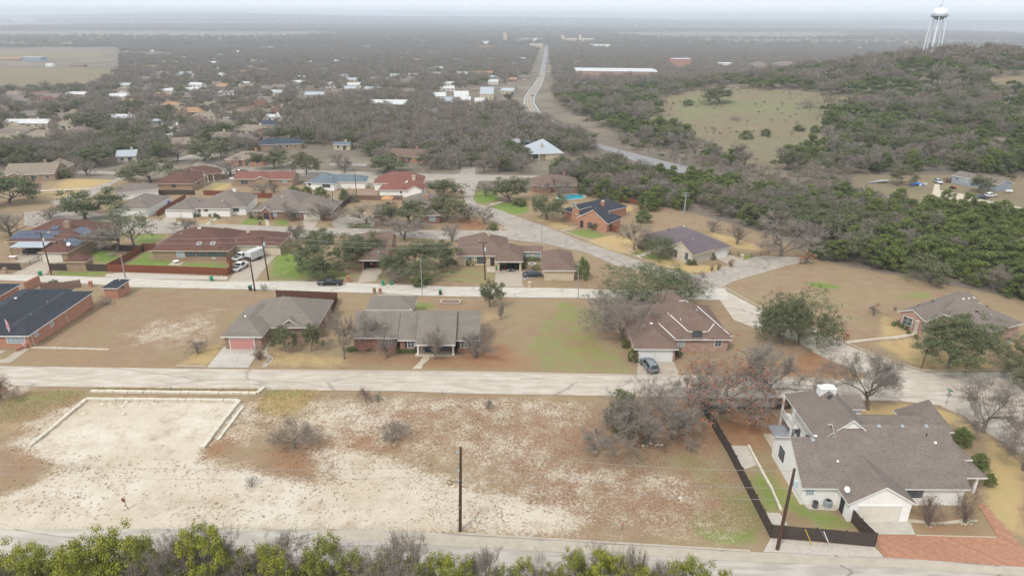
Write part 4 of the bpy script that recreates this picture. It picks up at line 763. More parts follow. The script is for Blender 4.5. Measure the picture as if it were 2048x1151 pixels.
for x in (1385, 1450): h.column('M6', x, 395, 2.6, .35)
h.chimney('M6', 1532, 140, 1.3, .9, .9, W_WHITE)
h = House('red brick house with a steep grey-tan roof, arched porch gable and cream garage door', [Wing('xhh', 'N2', (900, 540), (1390, 550), ('r', 1215, 338), .55, 2.8), Wing('xhh', 'N2', (1200, 550), (1620, 552), ('r', 1440, 415), .45, 2.8), Wing('ygg', 'N2', (985, 545), (1080, 547), 4, .8, 2.8, .3)], brick('brick_darkred', (.26, .10, .07), (.19, .08, .055), (.30, .25, .2)), R_TAUPE)
h.garage(1, 'f', 'N2', 1442, 588, 4.8, 2.1, mk('garage_cream', ())); h.win(0, 'f', 'N2', 1112, 572, 1.1, 1.3, 'c'); h.win(0, 'f', 'N2', 937, 556, 1.0, 1.2); h.door(2, 'f', 'N2', 1035, 575, 1.6, 2.2); h.win(1, 'f', 'N2', 1320, 575, 1.0, 1.3)
h = House('maroon hip-roofed house with a covered back porch beside the curving street', [Wing('xhh', 'N2', (10, 300), (378, 300), ('r', 250, 190), .45, 2.8), Wing('xhh', 'N2', (250, 240), (650, 202), ('r', 440, 140), .45, 2.8, front=1.6)], W_TAN, R_MAROON, TRIM_T)
h.win(0, 'f', 'N2', 210, 318, 1.3, 1.0, 'b'); h.win(0, 'r', 'N2', 430, 290, .9, 1.4, 'b', 1); h.chimney('N2', 375, 195, 1.2, 1, 1, W_TAN)
for x, y in ((520, 285), (572, 280), (625, 260)): h.column('N2', x, y, 2.6, .2)
h = House('reddish-brown gabled bungalow with a white awning and two bare trees in front', [Wing('xgg', 'N2', (738, 258), (1268, 261), ('r', 1000, 190), .4, 2.8), Wing('ygg', 'N2', (920, 262), (1060, 264), 5, .4, 2.85)], W_TAN, R_RED)
h.win(0, 'f', 'N2', 1200, 278, 1.8, 1.1, 'c'); h.win(0, 'f', 'N2', 840, 285, 2.5, 1.2, 'b', 3); p = P('N2', 820, 310); m = MB(); m.box((p.x, p.y + 1, p.z + 2.5), (9.5, 2.6, .12)); 
for dx in (-4.4, 0, 4.4): m.box((p.x + dx, p.y - .1, p.z + 1.2), (.12, .12, 2.5))
h.put('awning', m, R_WHITE)
h = House('blue-grey hip-roofed house with white patio cover between hedge and street', [Wing('xhh', 'N2', (1372, 288), (1640, 302), ('r', 1540, 198), .42, 2.8), Wing('xhh', 'N2', (1560, 284), (1922, 282), ('r', 1740, 215), .4, 2.8)], W_WHITE, R_BLUEGREY)
h.win(0, 'f', 'N2', 1420, 300, 1.0, 1.2, 'b'); h.win(0, 'f', 'N2', 1570, 318, 3, 1.2, 'b', 4); p = P('N2', 1710, 310); m = MB(); m.box((p.x, p.y, p.z + 2.6), (7, 3.5, .12)); 
for dx in (-3.3, 3.3): m.box((p.x + dx, p.y - 1.5, p.z + 1.25), (.12, .12, 2.6))
h.put('patio_cover', m, R_WHITE)
h = House('cream walled house with red roof, pale chimney and clipped hedge along its back', [Wing('xhh', 'N1', (420, 232), (1062, 232), ('r', 760, 82), .5, 2.9), Wing('xhg', 'N1', (485, 318), (925, 322), ('r', 700, 226), .42, 2.7), Wing('ygh', 'N1', (850, 322), (1062, 325), 10, .5, 2.8)], W_WHITE, R_RED)
h.chimney('N1', 945, 185, 1.6, 1.2, 1, W_CREAM); h.panel('N1', 856, 217, .8, .6, TRIM, 'roof_hatch', .3); h.win(1, 'f', 'N1', 780, 345, .8, 1.2)
h = House('red brick house with grey roof half hidden behind two dense oaks', [Wing('xhh', 'N1', (800, 520), (1310, 520), ('r', 1070, 345), .5, 2.8), Wing('yhh', 'N1', (415, 640), (640, 636), ('b', 700, 520), .45, 2.8), Wing('yhh', 'N1', (1060, 645), (1290, 640), 12, .5, 2.8)], brick('brick_darkred', (), (), ()), R_TAUPE)
h.win(2, 'f', 'N1', 1180, 685, 1.8, 1.4, 'c', 3); h.chimney('N1', 1110, 425, 1.4, 1, .8, W_ORANGE); h.win(1, 'f', 'N1', 600, 665, .8, 1.4, 'c', 1)
h = House('brown-roofed house with open dark carport sheltering a red mower, among trees by the alley', [Wing('yhh', 'K5', (553, 560), (722, 560), ('b', 760, 490), .42, 2.7, openf=True), Wing('xhg', 'K5', (430, 492), (760, 492), ('r', 620, 378), .45, 2.8)], W_RED, R_BROWN)
h.win(1, 'r', 'K5', 775, 450, 1.2, 1.2, 'b')
h = House('cream brick house with taupe hips, open garage and windowless right wing by the alley', [
    Wing('xhh', 'M4', (205, 393), (880, 393), ('r', 650, 92), .5, 2.8), Wing('yhh', 'M4', (708, 466), (1068, 468), 12, .62, 2.75, openf=True), Wing('xgg', 'M4', (1020, 338), (1320, 345), ('r', 1180, 262), .42, 2.7), Wing('yhh', 'M4', (1316, 580), (1748, 583), ('b', 1690, 335), .5, 2.75)], W_CREAM, R_BROWN)
h.win(2, 'f', 'M4', 1120, 385, 1.9, 1.1, 'c'); h.win(2, 'f', 'M4', 1246, 387, 1.7, 1.1, 'c'); h.win(0, 'f', 'M4', 378, 412, 2.4, 1.1, 'c'); h.win(0, 'f', 'M4', 530, 440, 2.2, 1.9, 'b', 3); h.door(0, 'f', 'M4', 670, 440, 1, 2.1)
h.chimney('M4', 617, 150, 1.3, .9, .7, W_CREAM); h.dish('M4', 736, 105, .5); h.column('M4', 600, 495, 2.5, .35, W_CREAM)
p = P('M4', 1535, 702); t = thing('firewood_pile', 'heap of grey firewood stacked against the cream garage wall', 'firewood', p); m = MB()
for i in range(28): m.tube([Vector((random.uniform(-1.8, 1.3), -.3 - random.random() * .3, .1 + .5 * random.random() * (1 - abs(i / 14 - 1)))) + Vector((0, 0, 0)), Vector((random.uniform(-1.3, 1.8), -.2, .15 + .4 * random.random()))], .07, 6)
obj('logs', m, WOODG, t)

h = House('charcoal-roofed brick house with dormer and twin front gables beside the swimming pool', [
    Wing('ygh', 'M2', (545, 668), (1188, 797), ('b', 1640, 690), .62, 2.9), Wing('yhh', 'M2', (250, 495), (700, 640), ('b', 1292, 350), .5, 2.9), Wing('ygh', 'M2', (430, 455), (590, 500), 6, .7, 4.6, .25)], W_ORANGE, R_DARK)
h.win(2, 'f', 'M2', 500, 412, 1.3, 1.2, 'n', 3); h.chimney('M2', 1080, 415, 1.4, 1.1, .9, W_ORANGE, TRIM); h.win(0, 'f', 'M2', 820, 825, 1.6, 1.6, 'b', 3); h.win(1, 'f', 'M2', 262, 545, .9, 1.4, 'b', 1); h.win(1, 'f', 'M2', 512, 700, 1.2, 1.6, 'c', 3); h.door(0, 'f', 'M2', 650, 770, 1.2, 2.2); h.win(0, 'r', 'M2', 1240, 810, 1.2, 1.2, 'b')
m = MB(); g = h.W[0]
h = House('large plum-roofed house with pale stone gable walls and leaning chimney at the street bend', [
    Wing('xhh', 'M1', (310, 350), (990, 612), ('b', 1512, 490), .52, 2.9), Wing('ygh', 'M1', (645, 500), (990, 612), 9, .62, 2.95), Wing('ygg', 'M1', (305, 352), (475, 418), 5, .6, 3.0, .3)], W_LIME, R_PLUM, TRIM_T)
h.chimney('M1', 890, 215, 1.7, 1.3, 1, W_LIME); h.win(1, 'f', 'M1', 900, 625, .7, 1.7, 'b', 1); h.win(1, 'f', 'M1', 755, 590, .7, 1.7, 'b', 1); h.garage(0, 'r', 'M1', 1360, 580, 4.9, 2.1)
h = House('taupe-roofed brick house with white-lined roof valleys and two white garage doors', [
    Wing('yhh', 'M3', (440, 815), (1012, 818), 15, .55, 2.75), Wing('xhh', 'M3', (600, 694), (1690, 694), ('r', 1085, 205), .55, 2.75), Wing('yhh', 'M3', (1310, 690), (1705, 640), 21, .62, 2.9)], W_PINK, R_BROWN)
h.garage(0, 'f', 'M3', 598, 880, 2.75, 2.2); h.garage(0, 'f', 'M3', 820, 880, 2.75, 2.2); h.win(1, 'f', 'M3', 1037, 738, 1.1, 1.3, 'c'); h.win(1, 'f', 'M3', 1240, 650, 1.6, 1.9, 'b'); h.win(1, 'f', 'M3', 1510, 738, 1.2, 1.3)  # the tall dark pane stands in for the shade of the recessed entry
for a, b in [((868, 358), (1132, 598)), ((1190, 226), (1650, 628)), ((750, 488), (962, 690)), ((1380, 595), (1460, 494)), ((1140, 598), (1365, 598)), ((1010, 203), (1115, 203))]: h.flash('M3', a, b)
h.panel('M3', 1090, 175, .7, .7, GREYM); h.panel('M3', 1256, 128, .8, .8, GREYM); h.panel('M3', 1300, 220, .7, .4, TRIM); h.panel('M3', 655, 490, .5, .5, TRIM); h.panel('M3', 1527, 430, .8, .5, TRIM)
h = House('grey-roofed brick house with arched pale stone entry at the right edge', [
    Wing('ygg', 'M7', (203, 356), (518, 472), 20, .5, 2.8, .35), Wing('xgh', 'M7', (690, 372), (1276, 600), ('b', 1760, 528), .5, 2.8), Wing('ygg', 'M7', (383, 412), (518, 470), 3.2, .55, 2.5, .25)], W_PINK, R_TAUPE)
h.win(0, 'f', 'M7', 318, 468, 1.9, 1.6, 'n', 2); h.door(2, 'f', 'M7', 443, 530, 1.3, 2.2, W_RED); h.W[2]
for x in (400, 490):
    h.column('M7', x, 605, 2.6, .45, W_LIME)
for i, x in enumerate((960, 1022, 1080, 1130, 1185, 1243, 1310)): h.panel('M7', x, 212 - i * 7 + 6, .35, .35, TRIM)
h.panel('M7', 1115, 362, .6, .4, DARK)
p = P('M7', 1470, 725); t = thing('air_conditioner', 'round grey condenser unit standing by the brick wall at the right edge', 'air conditioner', p); m = MB(); m.lathe((0, 0, 0), [(.48, 0), (.48, .9), (.3, .95)], 14); obj('casing', m, GREYM, t); m = MB(); m.lathe((0, 0, .93), [(.36, 0), (.34, .05)], 14); obj('fan_guard', m, DARK, t)
h = House('grey-blue mobile home with taupe gable roof on the dirt track by the wood', [Wing('xgg', 'N3', (1085, 200), (1712, 328), ('b', 1925, 300), .3, 3.0, .25)], W_BLUE, R_TAUPE)
h.win(0, 'f', 'N3', 1240, 262, 1.3, 1.5, 'c', 1); h.win(0, 'f', 'N3', 1280, 270, 1.3, 1.3, 'c', 1); h.win(0, 'f', 'N3', 1160, 245, 1.2, 1.2); h.win(0, 'r', 'N3', 1800, 345, .8, 1.3, 'n', 1); h.win(0, 'f', 'N3', 1660, 345, 1.2, 1.2)
h = House('pale blue metal-roofed house with screened porch in the central wood', [Wing('xhh', 'K2', (1095, 886), (1290, 880), ('r', 1190, 797), .55, 3.0, .5, front=1.5), Wing('yhh', 'K2', (1180, 884), (1285, 880), 10, .4, 3.0, .5)], W_CREAM, R_METAL)
for x, y in ((1105, 920), (1145, 922), (1205, 915), (1240, 912)): h.column('K2', x, y, 2.9, .25)
h.win(0, 'f', 'K2', 1125, 900, 2.6, 1.8, 'b', 3); h.win(0, 'f', 'K2', 1215, 897, 2.2, 1.8, 'b', 3); h.chimney('K2', 1162, 845, 1.5, 1, 1, W_LIME)

# plumbing stacks and ridge vents scattered over the near roofs
rv = random.Random(12)
for hh_ in HS[:26]:
    for g in hh_.W[:2]:
        for _ in range(3):
            u, v = rv.uniform(.2, .8) * g.w, rv.uniform(.15, .85) * g.L; z = g.rz(g.pt(u, v, 0)); q = g.pt(u, v, z)
            if any(o_ is not g and o_.rz(q) > z - .1 for o_ in hh_.W): continue
            m = MB()
            if rv.random() < .5: m.tube([q - Vector((0, 0, .1)), q + Vector((0, 0, .4))], .07, 6)
            else: m.box(q + Vector((0, 0, .08)), (.4, .4, .22))
            hh_.put('roof_vent', m, rv.choice((DARK, GREYM, TRIM)))
# the houses further off, read from the photograph one by one: (frame, x, y of the front foot, width px, depth m, roof, wall, turn in degrees, type, storeys or eave, words)
FAR = [
 ('K1', 80, 590, 150, 11, R_TAUPE, W_TAN, 4, 'xhh', 2.8, 'grey-brown roofed bungalow at the left edge below the tan field'), ('K1', 240, 592, 125, 10, R_RED, W_TAN, -3, 'xhh', 2.8, 'reddish-roofed bungalow between two grey-brown ones below the field'), ('K1', 415, 592, 140, 10, R_TAUPE, W_RED, 0, 'xgg', 2.8, 'low grey-tan house in front of a long white metal roof'),
 ('K1', 430, 562, 112, 9, R_WHITE, W_CREAM, 2, 'xgg', 2.9, 'long white metal roof just below the tan field'), ('K1', 190, 625, 140, 10, R_TAUPE, W_TAN, 5, 'xhh', 2.8, 'grey-brown hipped house behind pale gravel, left side'), ('K1', 724, 606, 104, 9, R_ORANGE, W_TAN, 0, 'xgg', 2.8, 'orange-tan gabled house, left of a dark oak'),
 ('K1', 635, 598, 60, 10, R_BROWN, W_ORANGE, 8, 'ygg', 2.8, 'narrow brown house touching an orange-tan one'), ('K1', 975, 624, 110, 9, R_ORANGE, W_RED, -3, 'xhh', 2.8, 'orange-brown low roof behind the pale orange hipped house'), ('K1', 1095, 668, 150, 13, R_ORANGE, W_TAN, 10, 'xhh', 2.8, 'big pale orange hipped house beside a tree-lined street'),
 ('K1', 1020, 660, 70, 8, R_ORANGE, W_CREAM, -5, 'xgh', 2.8, 'small orange wing with three tall windows'), ('K1', 1495, 622, 70, 9, R_MAROON, W_RED, 12, 'ygg', 4.6, 'tall maroon-roofed house with a big red chimney'), ('K1', 1300, 552, 90, 9, R_WHITE, W_WHITE, 0, 'xgg', 2.8, 'white-roofed bungalow in the trees left of the church-like roof'),
 ('K1', 1115, 548, 55, 9, R_TAN, W_PINK, 15, 'ygg', 3.5, 'small tan gabled house with pink wall'), ('K1', 705, 556, 70, 8, R_TAN, W_WHITE, 20, 'ygg', 3, 'tiny cream gabled house with tan roof and blue car'), ('K1', 145, 738, 250, 10, R_WHITE, W_CREAM, 3, 'xgg', 2.9, 'very long white metal roof near the left edge'),
 ('K1', 355, 748, 135, 10, R_TAN, W_CREAM, 0, 'xhh', 2.8, 'tan hipped house with white gable front beside a large oak'), ('K1', 690, 703, 190, 9, R_WHITE, W_CREAM, 0, 'xgg', 2.8, 'long white roof behind bare trees, left of centre'), ('K1', 895, 775, 140, 9, R_TAUPE, W_CREAM, 6, 'xgg', 2.8, 'grey-tan house with white carport roof'),
 ('K1', 985, 778, 100, 12, R_TAN, W_WHITE, 10, 'ygg', 2.8, 'tan house with white arched-window gable'), ('K1', 905, 718, 60, 5, R_METAL, W_BLUE, 0, 'xgg', 2.4, 'little teal shed with a pale roof'), ('K1', 1480, 672, 120, 11, R_TAUPE, W_TAN, 0, 'xhh', 2.8, 'grey-brown hipped roof behind a bright green tree'),
 ('K1', 1580, 662, 75, 10, R_MAROON, W_RED, 8, 'ygg', 3.2, 'dull red brick house beside the central wood'), ('K1', 1570, 700, 90, 8, R_WHITE, W_WHITE, 0, 'xgg', 2.8, 'small white-roofed house above the navy roof'), ('K1', 1530, 745, 150, 11, R_NAVY, W_CREAM, -6, 'xhh', 2.8, 'slate-blue hipped house next to the central wood'),
 ('K1', 1080, 860, 185, 12, R_TAN, W_TAN, 12, 'xgg', 2.8, 'tan gabled house with a broad end wall and round shrub'), ('K1', 725, 935, 110, 10, R_METAL, W_LIME, 16, 'xgg', 2.8, 'pale blue metal roof peeping between oaks'), ('K1', 165, 1045, 270, 15, R_TAN, W_TAN, 12, 'xgg', 2.8, 'large tan twin-gabled house at the left edge beside a round bush'),
 ('K1', 285, 1020, 150, 12, R_TAN, W_TAN, 10, 'ygg', 3, 'tan cross-gabled wing with porch by the round bush'), ('K1', 1600, 862, 260, 11, R_NAVY, W_TAN, 8, 'xhh', 2.8, 'long navy-roofed tan brick house by a dry lawn'), ('K1', 1400, 955, 230, 13, R_TAN, W_ORANGE, -2, 'xhh', 2.8, 'broad tan hipped house with orange brick wing'),
 ('K1', 1965, 865, 100, 5, R_BLUEGREY, W_CREAM, 0, 'xgg', 2.8, 'narrow blue-grey shed beside the wood'), ('K1', 1500, 790, 100, 9, R_MAROON, W_ORANGE, -5, 'xhh', 2.8, 'small maroon house with orange brick end'), ('K1', 60, 348, 120, 12, R_ORANGE, W_RED, 0, 'xgg', 3.4, 'red strip building at the far left'), ('K1', 180, 352, 105, 22, R_METAL, W_BLUE, 0, 'xgg', 7, 'pale metal barn among red storage yards'),
 ('K1', 385, 262, 50, 14, R_WHITE, W_WHITE, 0, 'xgg', 5, 'white far-off building at a field edge'), ('K1', 1718, 466, 65, 12, R_WHITE, W_TAN, 0, 'xgg', 3.2, 'bright white roof alone in the trees'), ('K1', 1965, 458, 80, 10, R_METAL, W_CREAM, 0, 'xgg', 3, 'pale roof among bare trees left of the centre'), ('K1', 1900, 505, 60, 10, R_WHITE, W_WHITE, 10, 'ygg', 3, 'white gabled cottage in bare trees'),
 ('K1', 1060, 444, 110, 9, R_METAL, W_CREAM, 0, 'xgg', 2.8, 'pale long roofs beside a far cul-de-sac'), ('K1', 80, 775, 160, 9, R_TAN, W_TAN, 0, 'xhh', 2.8, 'tan roof behind oaks at the left edge'), ('K1', 440, 780, 120, 9, R_TAUPE, W_TAN, 0, 'xhh', 2.8, 'grey roof sunk among bare trees'), ('K1', 440, 385, 80, 12, R_TAUPE, W_RED, 0, 'xhh', 3, 'far brick house at the tan field corner'),
 ('K1', 280, 385, 40, 10, R_WHITE, W_WHITE, 0, 'xgg', 3, 'tiny white shed right of the red strip'), ('K1', 1450, 370, 50, 12, R_TAN, W_TAN, 0, 'xhh', 3, 'lone tan roof in far bare woods'), ('K1', 1240, 410, 40, 12, R_METAL, W_WHITE, 0, 'xgg', 3, 'glinting metal roof far left of centre'), ('K1', 1360, 308, 50, 14, R_WHITE, W_WHITE, 0, 'xgg', 4, 'far white roof left of the town'), ('K1', 1270, 278, 40, 14, R_WHITE, W_WHITE, 0, 'xgg', 4, 'faint white building in hazy woods'), ('K1', 1540, 285, 70, 16, R_WHITE, W_WHITE, 0, 'xgg', 4, 'cluster roof of pale metal far off'),
 ('K2', 570, 578, 82, 14, R_WHITE, W_CREAM, 6, 'xgg', 3.4, 'white storage unit, upper left of six'), ('K2', 622, 608, 84, 14, R_METAL, W_CREAM, 6, 'xgg', 3.2, 'pale storage unit, lower left of six'), ('K2', 700, 580, 86, 20, R_WHITE, W_CREAM, 6, 'xgg', 3.2, 'white storage unit in the middle of the row'), ('K2', 722, 600, 66, 12, R_WHITE, W_CREAM, 6, 'xgg', 3, 'small white storage unit below the middle one'), ('K2', 843, 573, 80, 24, R_METAL, W_CREAM, -2, 'xgg', 4.6, 'tall storage building with cream end walls'), ('K2', 805, 607, 58, 12, R_WHITE, W_CREAM, 6, 'xgg', 3, 'half-hidden white storage unit at lower right'),
 ('K2', 275, 628, 215, 14, R_WHITE, W_BLUE, 0, 'xgg', 3.6, 'long cream-white roof seen through bare trees'), ('K2', 888, 470, 80, 16, R_METAL, W_BLUE, 10, 'ygg', 4.2, 'blue-white gabled building near the road'), ('K2', 815, 443, 130, 18, R_ORANGE, W_TAN, 0, 'xgg', 3.6, 'long orange-tan roof near the road'), ('K2', 880, 486, 60, 10, R_WHITE, W_WHITE, 0, 'xgg', 3, 'low white building by the parking yard'), ('K2', 785, 530, 70, 12, R_TAUPE, W_TAN, 0, 'xhh', 3, 'brown hipped house above the storage units'),
 ('K2', 185, 478, 90, 10, R_METAL, W_WHITE, 0, 'xgg', 3, 'white farmhouse roof left of centre'), ('K2', 272, 478, 36, 10, R_METAL, W_BLUE, 0, 'xgg', 3, 'little pale outbuilding left of centre'), ('K2', 190, 532, 100, 10, R_METAL, W_BLUE, 0, 'xgg', 3, 'blue-grey long roof in bare trees'), ('K2', 45, 528, 90, 10, R_METAL, W_CREAM, 0, 'xgg', 3, 'pale roof edge at centre-left trees'), ('K2', 20, 455, 40, 12, R_WHITE, W_WHITE, 0, 'xgg', 3, 'bright white box roof centre-left'), ('K2', 700, 440, 90, 12, R_METAL, W_WHITE, 0, 'xgg', 3.4, 'white works yard roof near the road'),
 ('K2', 420, 448, 60, 12, R_WHITE, W_WHITE, 0, 'xgg', 3, 'small white house in mid-distance trees'), ('K2', 1010, 850, 56, 7, R_METAL, W_CREAM, 0, 'xgg', 2.6, 'open shed with pale roof left of the metal-roofed house'), ('K2', 1075, 845, 44, 6, R_BLUEGREY, W_TAN, 0, 'xhh', 2.6, 'dark little outbuilding beside the metal-roofed house'), ('K2', 380, 935, 215, 12, R_BROWN, W_ORANGE, -8, 'xgg', 2.8, 'brown gabled house buried in the bare central trees'),
 ('K2', 1240, 1110, 270, 13, R_BROWN, W_RED, 0, 'xhh', 2.8, 'brown-roofed house hidden behind oaks near the pool'), ('K2', 545, 668, 60, 8, R_METAL, W_BLUE, 0, 'xgg', 3, 'thin blue-grey roof in the oak wood'), ('K2', 1590, 462, 470, 60, R_WHITE, W_PINK, -3, 'xgg', 11, 'long brown brick school with flat white roof'), ('K2', 1965, 398, 108, 25, R_WHITE, W_ORANGE, 3, 'xgg', 17, 'three-storey orange brick block with pale stair front'),
 ('K2', 1390, 480, 60, 14, R_METAL, W_WHITE, 0, 'xgg', 3.5, 'low pale annex in front of the school'), ('K3', 300, 390, 92, 24, R_WHITE, W_WHITE, 8, 'xgg', 8, 'white gymnasium right of the orange brick block'), ('K3', 500, 402, 130, 30, R_TAUPE, W_ORANGE, 0, 'xhh', 6.4, 'left taupe roof of the long low complex'), ('K3', 660, 400, 170, 30, R_TAUPE, W_TAN, 0, 'xhh', 6.4, 'widest taupe roof of the low complex on the hill'), ('K3', 850, 398, 190, 26, R_TAUPE, W_ORANGE, 0, 'xhh', 6.4, 'right taupe roof of the low complex beside the hill'),
 ('K2', 1090, 244, 150, 30, R_WHITE, W_WHITE, 0, 'xgg', 15, 'pale downtown block left of the highway end'), ('K2', 1130, 275, 80, 30, R_WHITE, W_CREAM, 0, 'xgg', 12, 'lower pale block left of the highway end'), ('K2', 1318, 252, 90, 40, R_WHITE, W_CREAM, 0, 'xgg', 19, 'pale courthouse-like block right of the highway end'), ('K2', 1420, 252, 90, 40, R_WHITE, W_CREAM, 0, 'xgg', 19, 'long white block right of the highway end'), ('K2', 1500, 278, 120, 30, R_WHITE, W_WHITE, 0, 'xgg', 12, 'low white warehouse right of downtown'), ('K2', 825, 262, 60, 30, R_WHITE, W_WHITE, 0, 'xgg', 14, 'white block left of the pale tower'), ('K2', 845, 282, 110, 30, R_ORANGE, W_RED, 0, 'xgg', 8, 'dull red block near the pale tower'),
 ('K2', 310, 262, 60, 20, R_WHITE, W_WHITE, 0, 'xgg', 6, 'white building in far haze'), ('K2', 480, 250, 60, 20, R_WHITE, W_WHITE, 0, 'xgg', 6, 'far white roof among hazy woods'), ('K2', 155, 282, 40, 16, R_WHITE, W_WHITE, 0, 'xgg', 5, 'tiny white roof in far woods'), ('K3', 1080, 290, 60, 20, R_WHITE, W_WHITE, 0, 'xgg', 5, 'small pale far roof under the right hills'), ('K2', 750, 302, 26, 14, R_WHITE, W_WHITE, 0, 'xgg', 4, 'white speck of a house mid-woods'), ('K3', 550, 305, 30, 18, R_WHITE, W_WHITE, 0, 'xgg', 5, 'white speck of a house beyond the complex')]
def far_house(k, x, y, wpx, dep, roof, wall, deg, code, eave, label):
    p = P(k, x, y); z = depth(p); w = wpx / KF[k][2] * z / FPX; a = math.radians(deg); u = Vector((math.cos(a), math.sin(a), 0)); q = p + Vector((0, .8, 0))
    A, B = q - u * w / 2, q + u * w / 2; dep = min(dep, 60)
    z0 = T(q.x, q.y); flat = eave > 6.5; g = Wing(code, None, (A.x, A.y), (B.x, B.y), dep, .03 if flat else (.42 if code[0] == 'x' else min(.5, 5 / w)), eave, .4, z0=z0)
    wings = [g]
    if wpx > 140 and not flat: wings.append(Wing('ygg' if code[1] == 'g' else 'yhh', None, tuple((A - g.v * 1.6 + u * w * .12)[:2]), tuple((A - g.v * 1.6 + u * w * .42)[:2]), dep * .7, .42, eave, .4, z0=z0, bump=.02))
    h = House(label, wings, wall, roof, group=None)
    n = max(2, min(7, int(w / 4))); rows = 1 if eave < 5 else int(eave / 3.4)
    for r in range(rows):
        for i in range(n):
            uu = (i + .5) / n * (g.w - 1.6) + .8
            c = g.pt(uu, g.if_, g.ez - g.eave + 1.5 + r * 3.3); nn = -g.v
            m = MB(); m.box(c + nn * .02, (1.5, .1, 1.5), ax=(g.u, nn, Vector((0, 0, 1)))); f = h.put('window', m, TRIM)
            m = MB(); m.box(c + nn * .07, (1.3, .06, 1.3), ax=(g.u, nn, Vector((0, 0, 1)))); h.put('pane', m, GLASS, f)
    if z < 600:
        c = g.pt(g.w * .5, g.if_, g.ez - g.eave + 1.05); m = MB(); m.box(c - g.v * .06 + g.u * 1.1, (.95, .08, 2.1), ax=(g.u, -g.v, Vector((0, 0, 1)))); h.put('door', m, DARK)
        c = g.pt(g.w * .7, g.L * .55, g.top + .3); m = MB(); m.box(c, (.9, .7, 1.6), ax=(g.u, g.v, Vector((0, 0, 1)))); h.put('chimney', m, wall, h.roof)
    return h
FARPX = []
for row in FAR:
    far_house(*row); fx, fy = full(row[0], row[1], row[2]); FARPX.append((fx, fy, row[3] / KF[row[0]][2]))

# many more small roofs show between the trees of the town; nothing tells them apart
rs = np.random.default_rng(77); kinds = [('white-roofed little house among the hazy bare town trees', R_WHITE, W_WHITE, 'small white-roofed houses in the town'), ('grey-roofed little house among the hazy bare town trees', R_TAUPE, W_TAN, 'small grey-roofed houses in the town'), ('pale metal-roofed little house among the hazy bare town trees', R_METAL, W_CREAM, 'small metal-roofed houses in the town'), ('rust-roofed little house among the hazy bare town trees', R_ORANGE, W_RED, 'small rust-roofed houses in the town')]
PROT = {}
kinds += [('taupe-roofed bungalow half hidden in the left neighbourhood trees', R_TAUPE, W_TAN, 'taupe-roofed bungalows of the left neighbourhood'), ('tan-roofed bungalow half hidden in the left neighbourhood trees', R_TAN, W_CREAM, 'tan-roofed bungalows of the left neighbourhood'), ('brown-roofed bungalow half hidden in the left neighbourhood trees', R_BROWN, W_RED, 'brown-roofed bungalows of the left neighbourhood')]
for i in range(265):
    left = i >= 190
    if left: fx, fy = rs.uniform(0, 600), rs.uniform(165, 290)
    elif i % 6 == 5: fx, fy = rs.uniform(1110, 1560), rs.uniform(90, 135)
    else: fx, fy = rs.uniform(60, 1060), rs.uniform(84, 215)
    if fx > 640 and fy > 190 or (fx < 240 and fy < 190): continue
    p = P('F', fx, fy)
    if any(math.hypot(p.x - f[0], p.y - f[1]) < f[2] + (9 if left else 14) for f in FOOT) or any(inpoly(np.array([fx]), np.array([fy]), r_)[0] for r_ in ROADPX): continue
    j = 4 + int(rs.choice(3)) if left else int(rs.choice(4, p=[.3, .34, .2, .16])); rz = rs.uniform(-.5, .5)
    if j not in PROT: hh = far_house('F', fx, fy, (17 if left else 15) / depth(p) * FPX, 10, kinds[j][1], kinds[j][2], 0, 'xhh' if left else 'xgg', 3, kinds[j][0]); hh.root['group'] = kinds[j][3]; PROT[j] = hh.root
    else: dup(PROT[j], None, p, rz, (rs.uniform(.8, 1.4),) * 2 + (1,)); FOOT.append((p.x, p.y, 8, .3 if left else .75, p.z))
def tower(label, k, x, y, h, w, cap):
    p = P(k, x, y); t = thing('tower', label, 'tower', p); m = MB(); m.box((0, 0, h / 2), (w, w, h)); m.box((0, 0, h - 1), (w + 1, w + 1, 1.2)); obj('shaft', m, W_CREAM, t)
    m = MB(); 
    if cap: m.lathe((0, 0, h - .2), [(w * .5, 0), (w * .35, 3), (.3, 6)], 8)
    else: m.box((0, 0, h + 1), (w * .5, w * .5, 2))
    obj('cap', m, W_CREAM, t)
tower('slim pale tower standing alone left of the highway end', 'K2', 950, 254, 40, 13, False); tower('pale tower just right of the highway end', 'K2', 1281, 250, 27, 9, True); tower('second pale tower right of the highway, by the long white block', 'K2', 1380, 250, 28, 9, True)

# water tower on the hill
def hillpt(px, py):
    """ground just below the skyline of the hill at this column"""
    best = None
    for Y in range(350, 720, 4):
        x = (px - 1024) / FPX * (Y * _cp + 22); z = T(x, Y); q = proj(x, Y, z)
        if q[1] <= py: return Vector((x, Y, z))
        if best is None or q[1] < best[0]: best = (q[1], Vector((x, Y, z)))
    return best[1]
p = hillpt(1844, 121); zc = depth(p); S = zc / FPX
WT = p; HT = 0
for hh in range(20, 80):
    if proj(p.x, p.y, p.z + hh)[1] < 16: HT = hh; break
t = thing('water_tower', 'white multi-legged water tower on the wooded hill', 'water tower', p)
WTM = mk('tank_white', (.80, .82, .84), (.70, .73, .76), .3, .5); rt = 13.5 * S; base = HT - rt * 1.62
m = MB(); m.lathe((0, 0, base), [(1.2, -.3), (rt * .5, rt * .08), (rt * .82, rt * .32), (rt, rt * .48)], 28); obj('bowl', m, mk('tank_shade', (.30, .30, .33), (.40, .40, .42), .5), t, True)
m = MB(); m.lathe((0, 0, base), [(rt, rt * .48), (rt, rt * .95), (rt * .93, rt * 1.2), (rt * .65, rt * 1.5), (.4, rt * 1.62)], 28); obj('tank', m, WTM, t, True)
m = MB(); m.lathe((0, 0, base + rt * .46), [(rt + 1, 0), (rt + 1, .25)], 28)
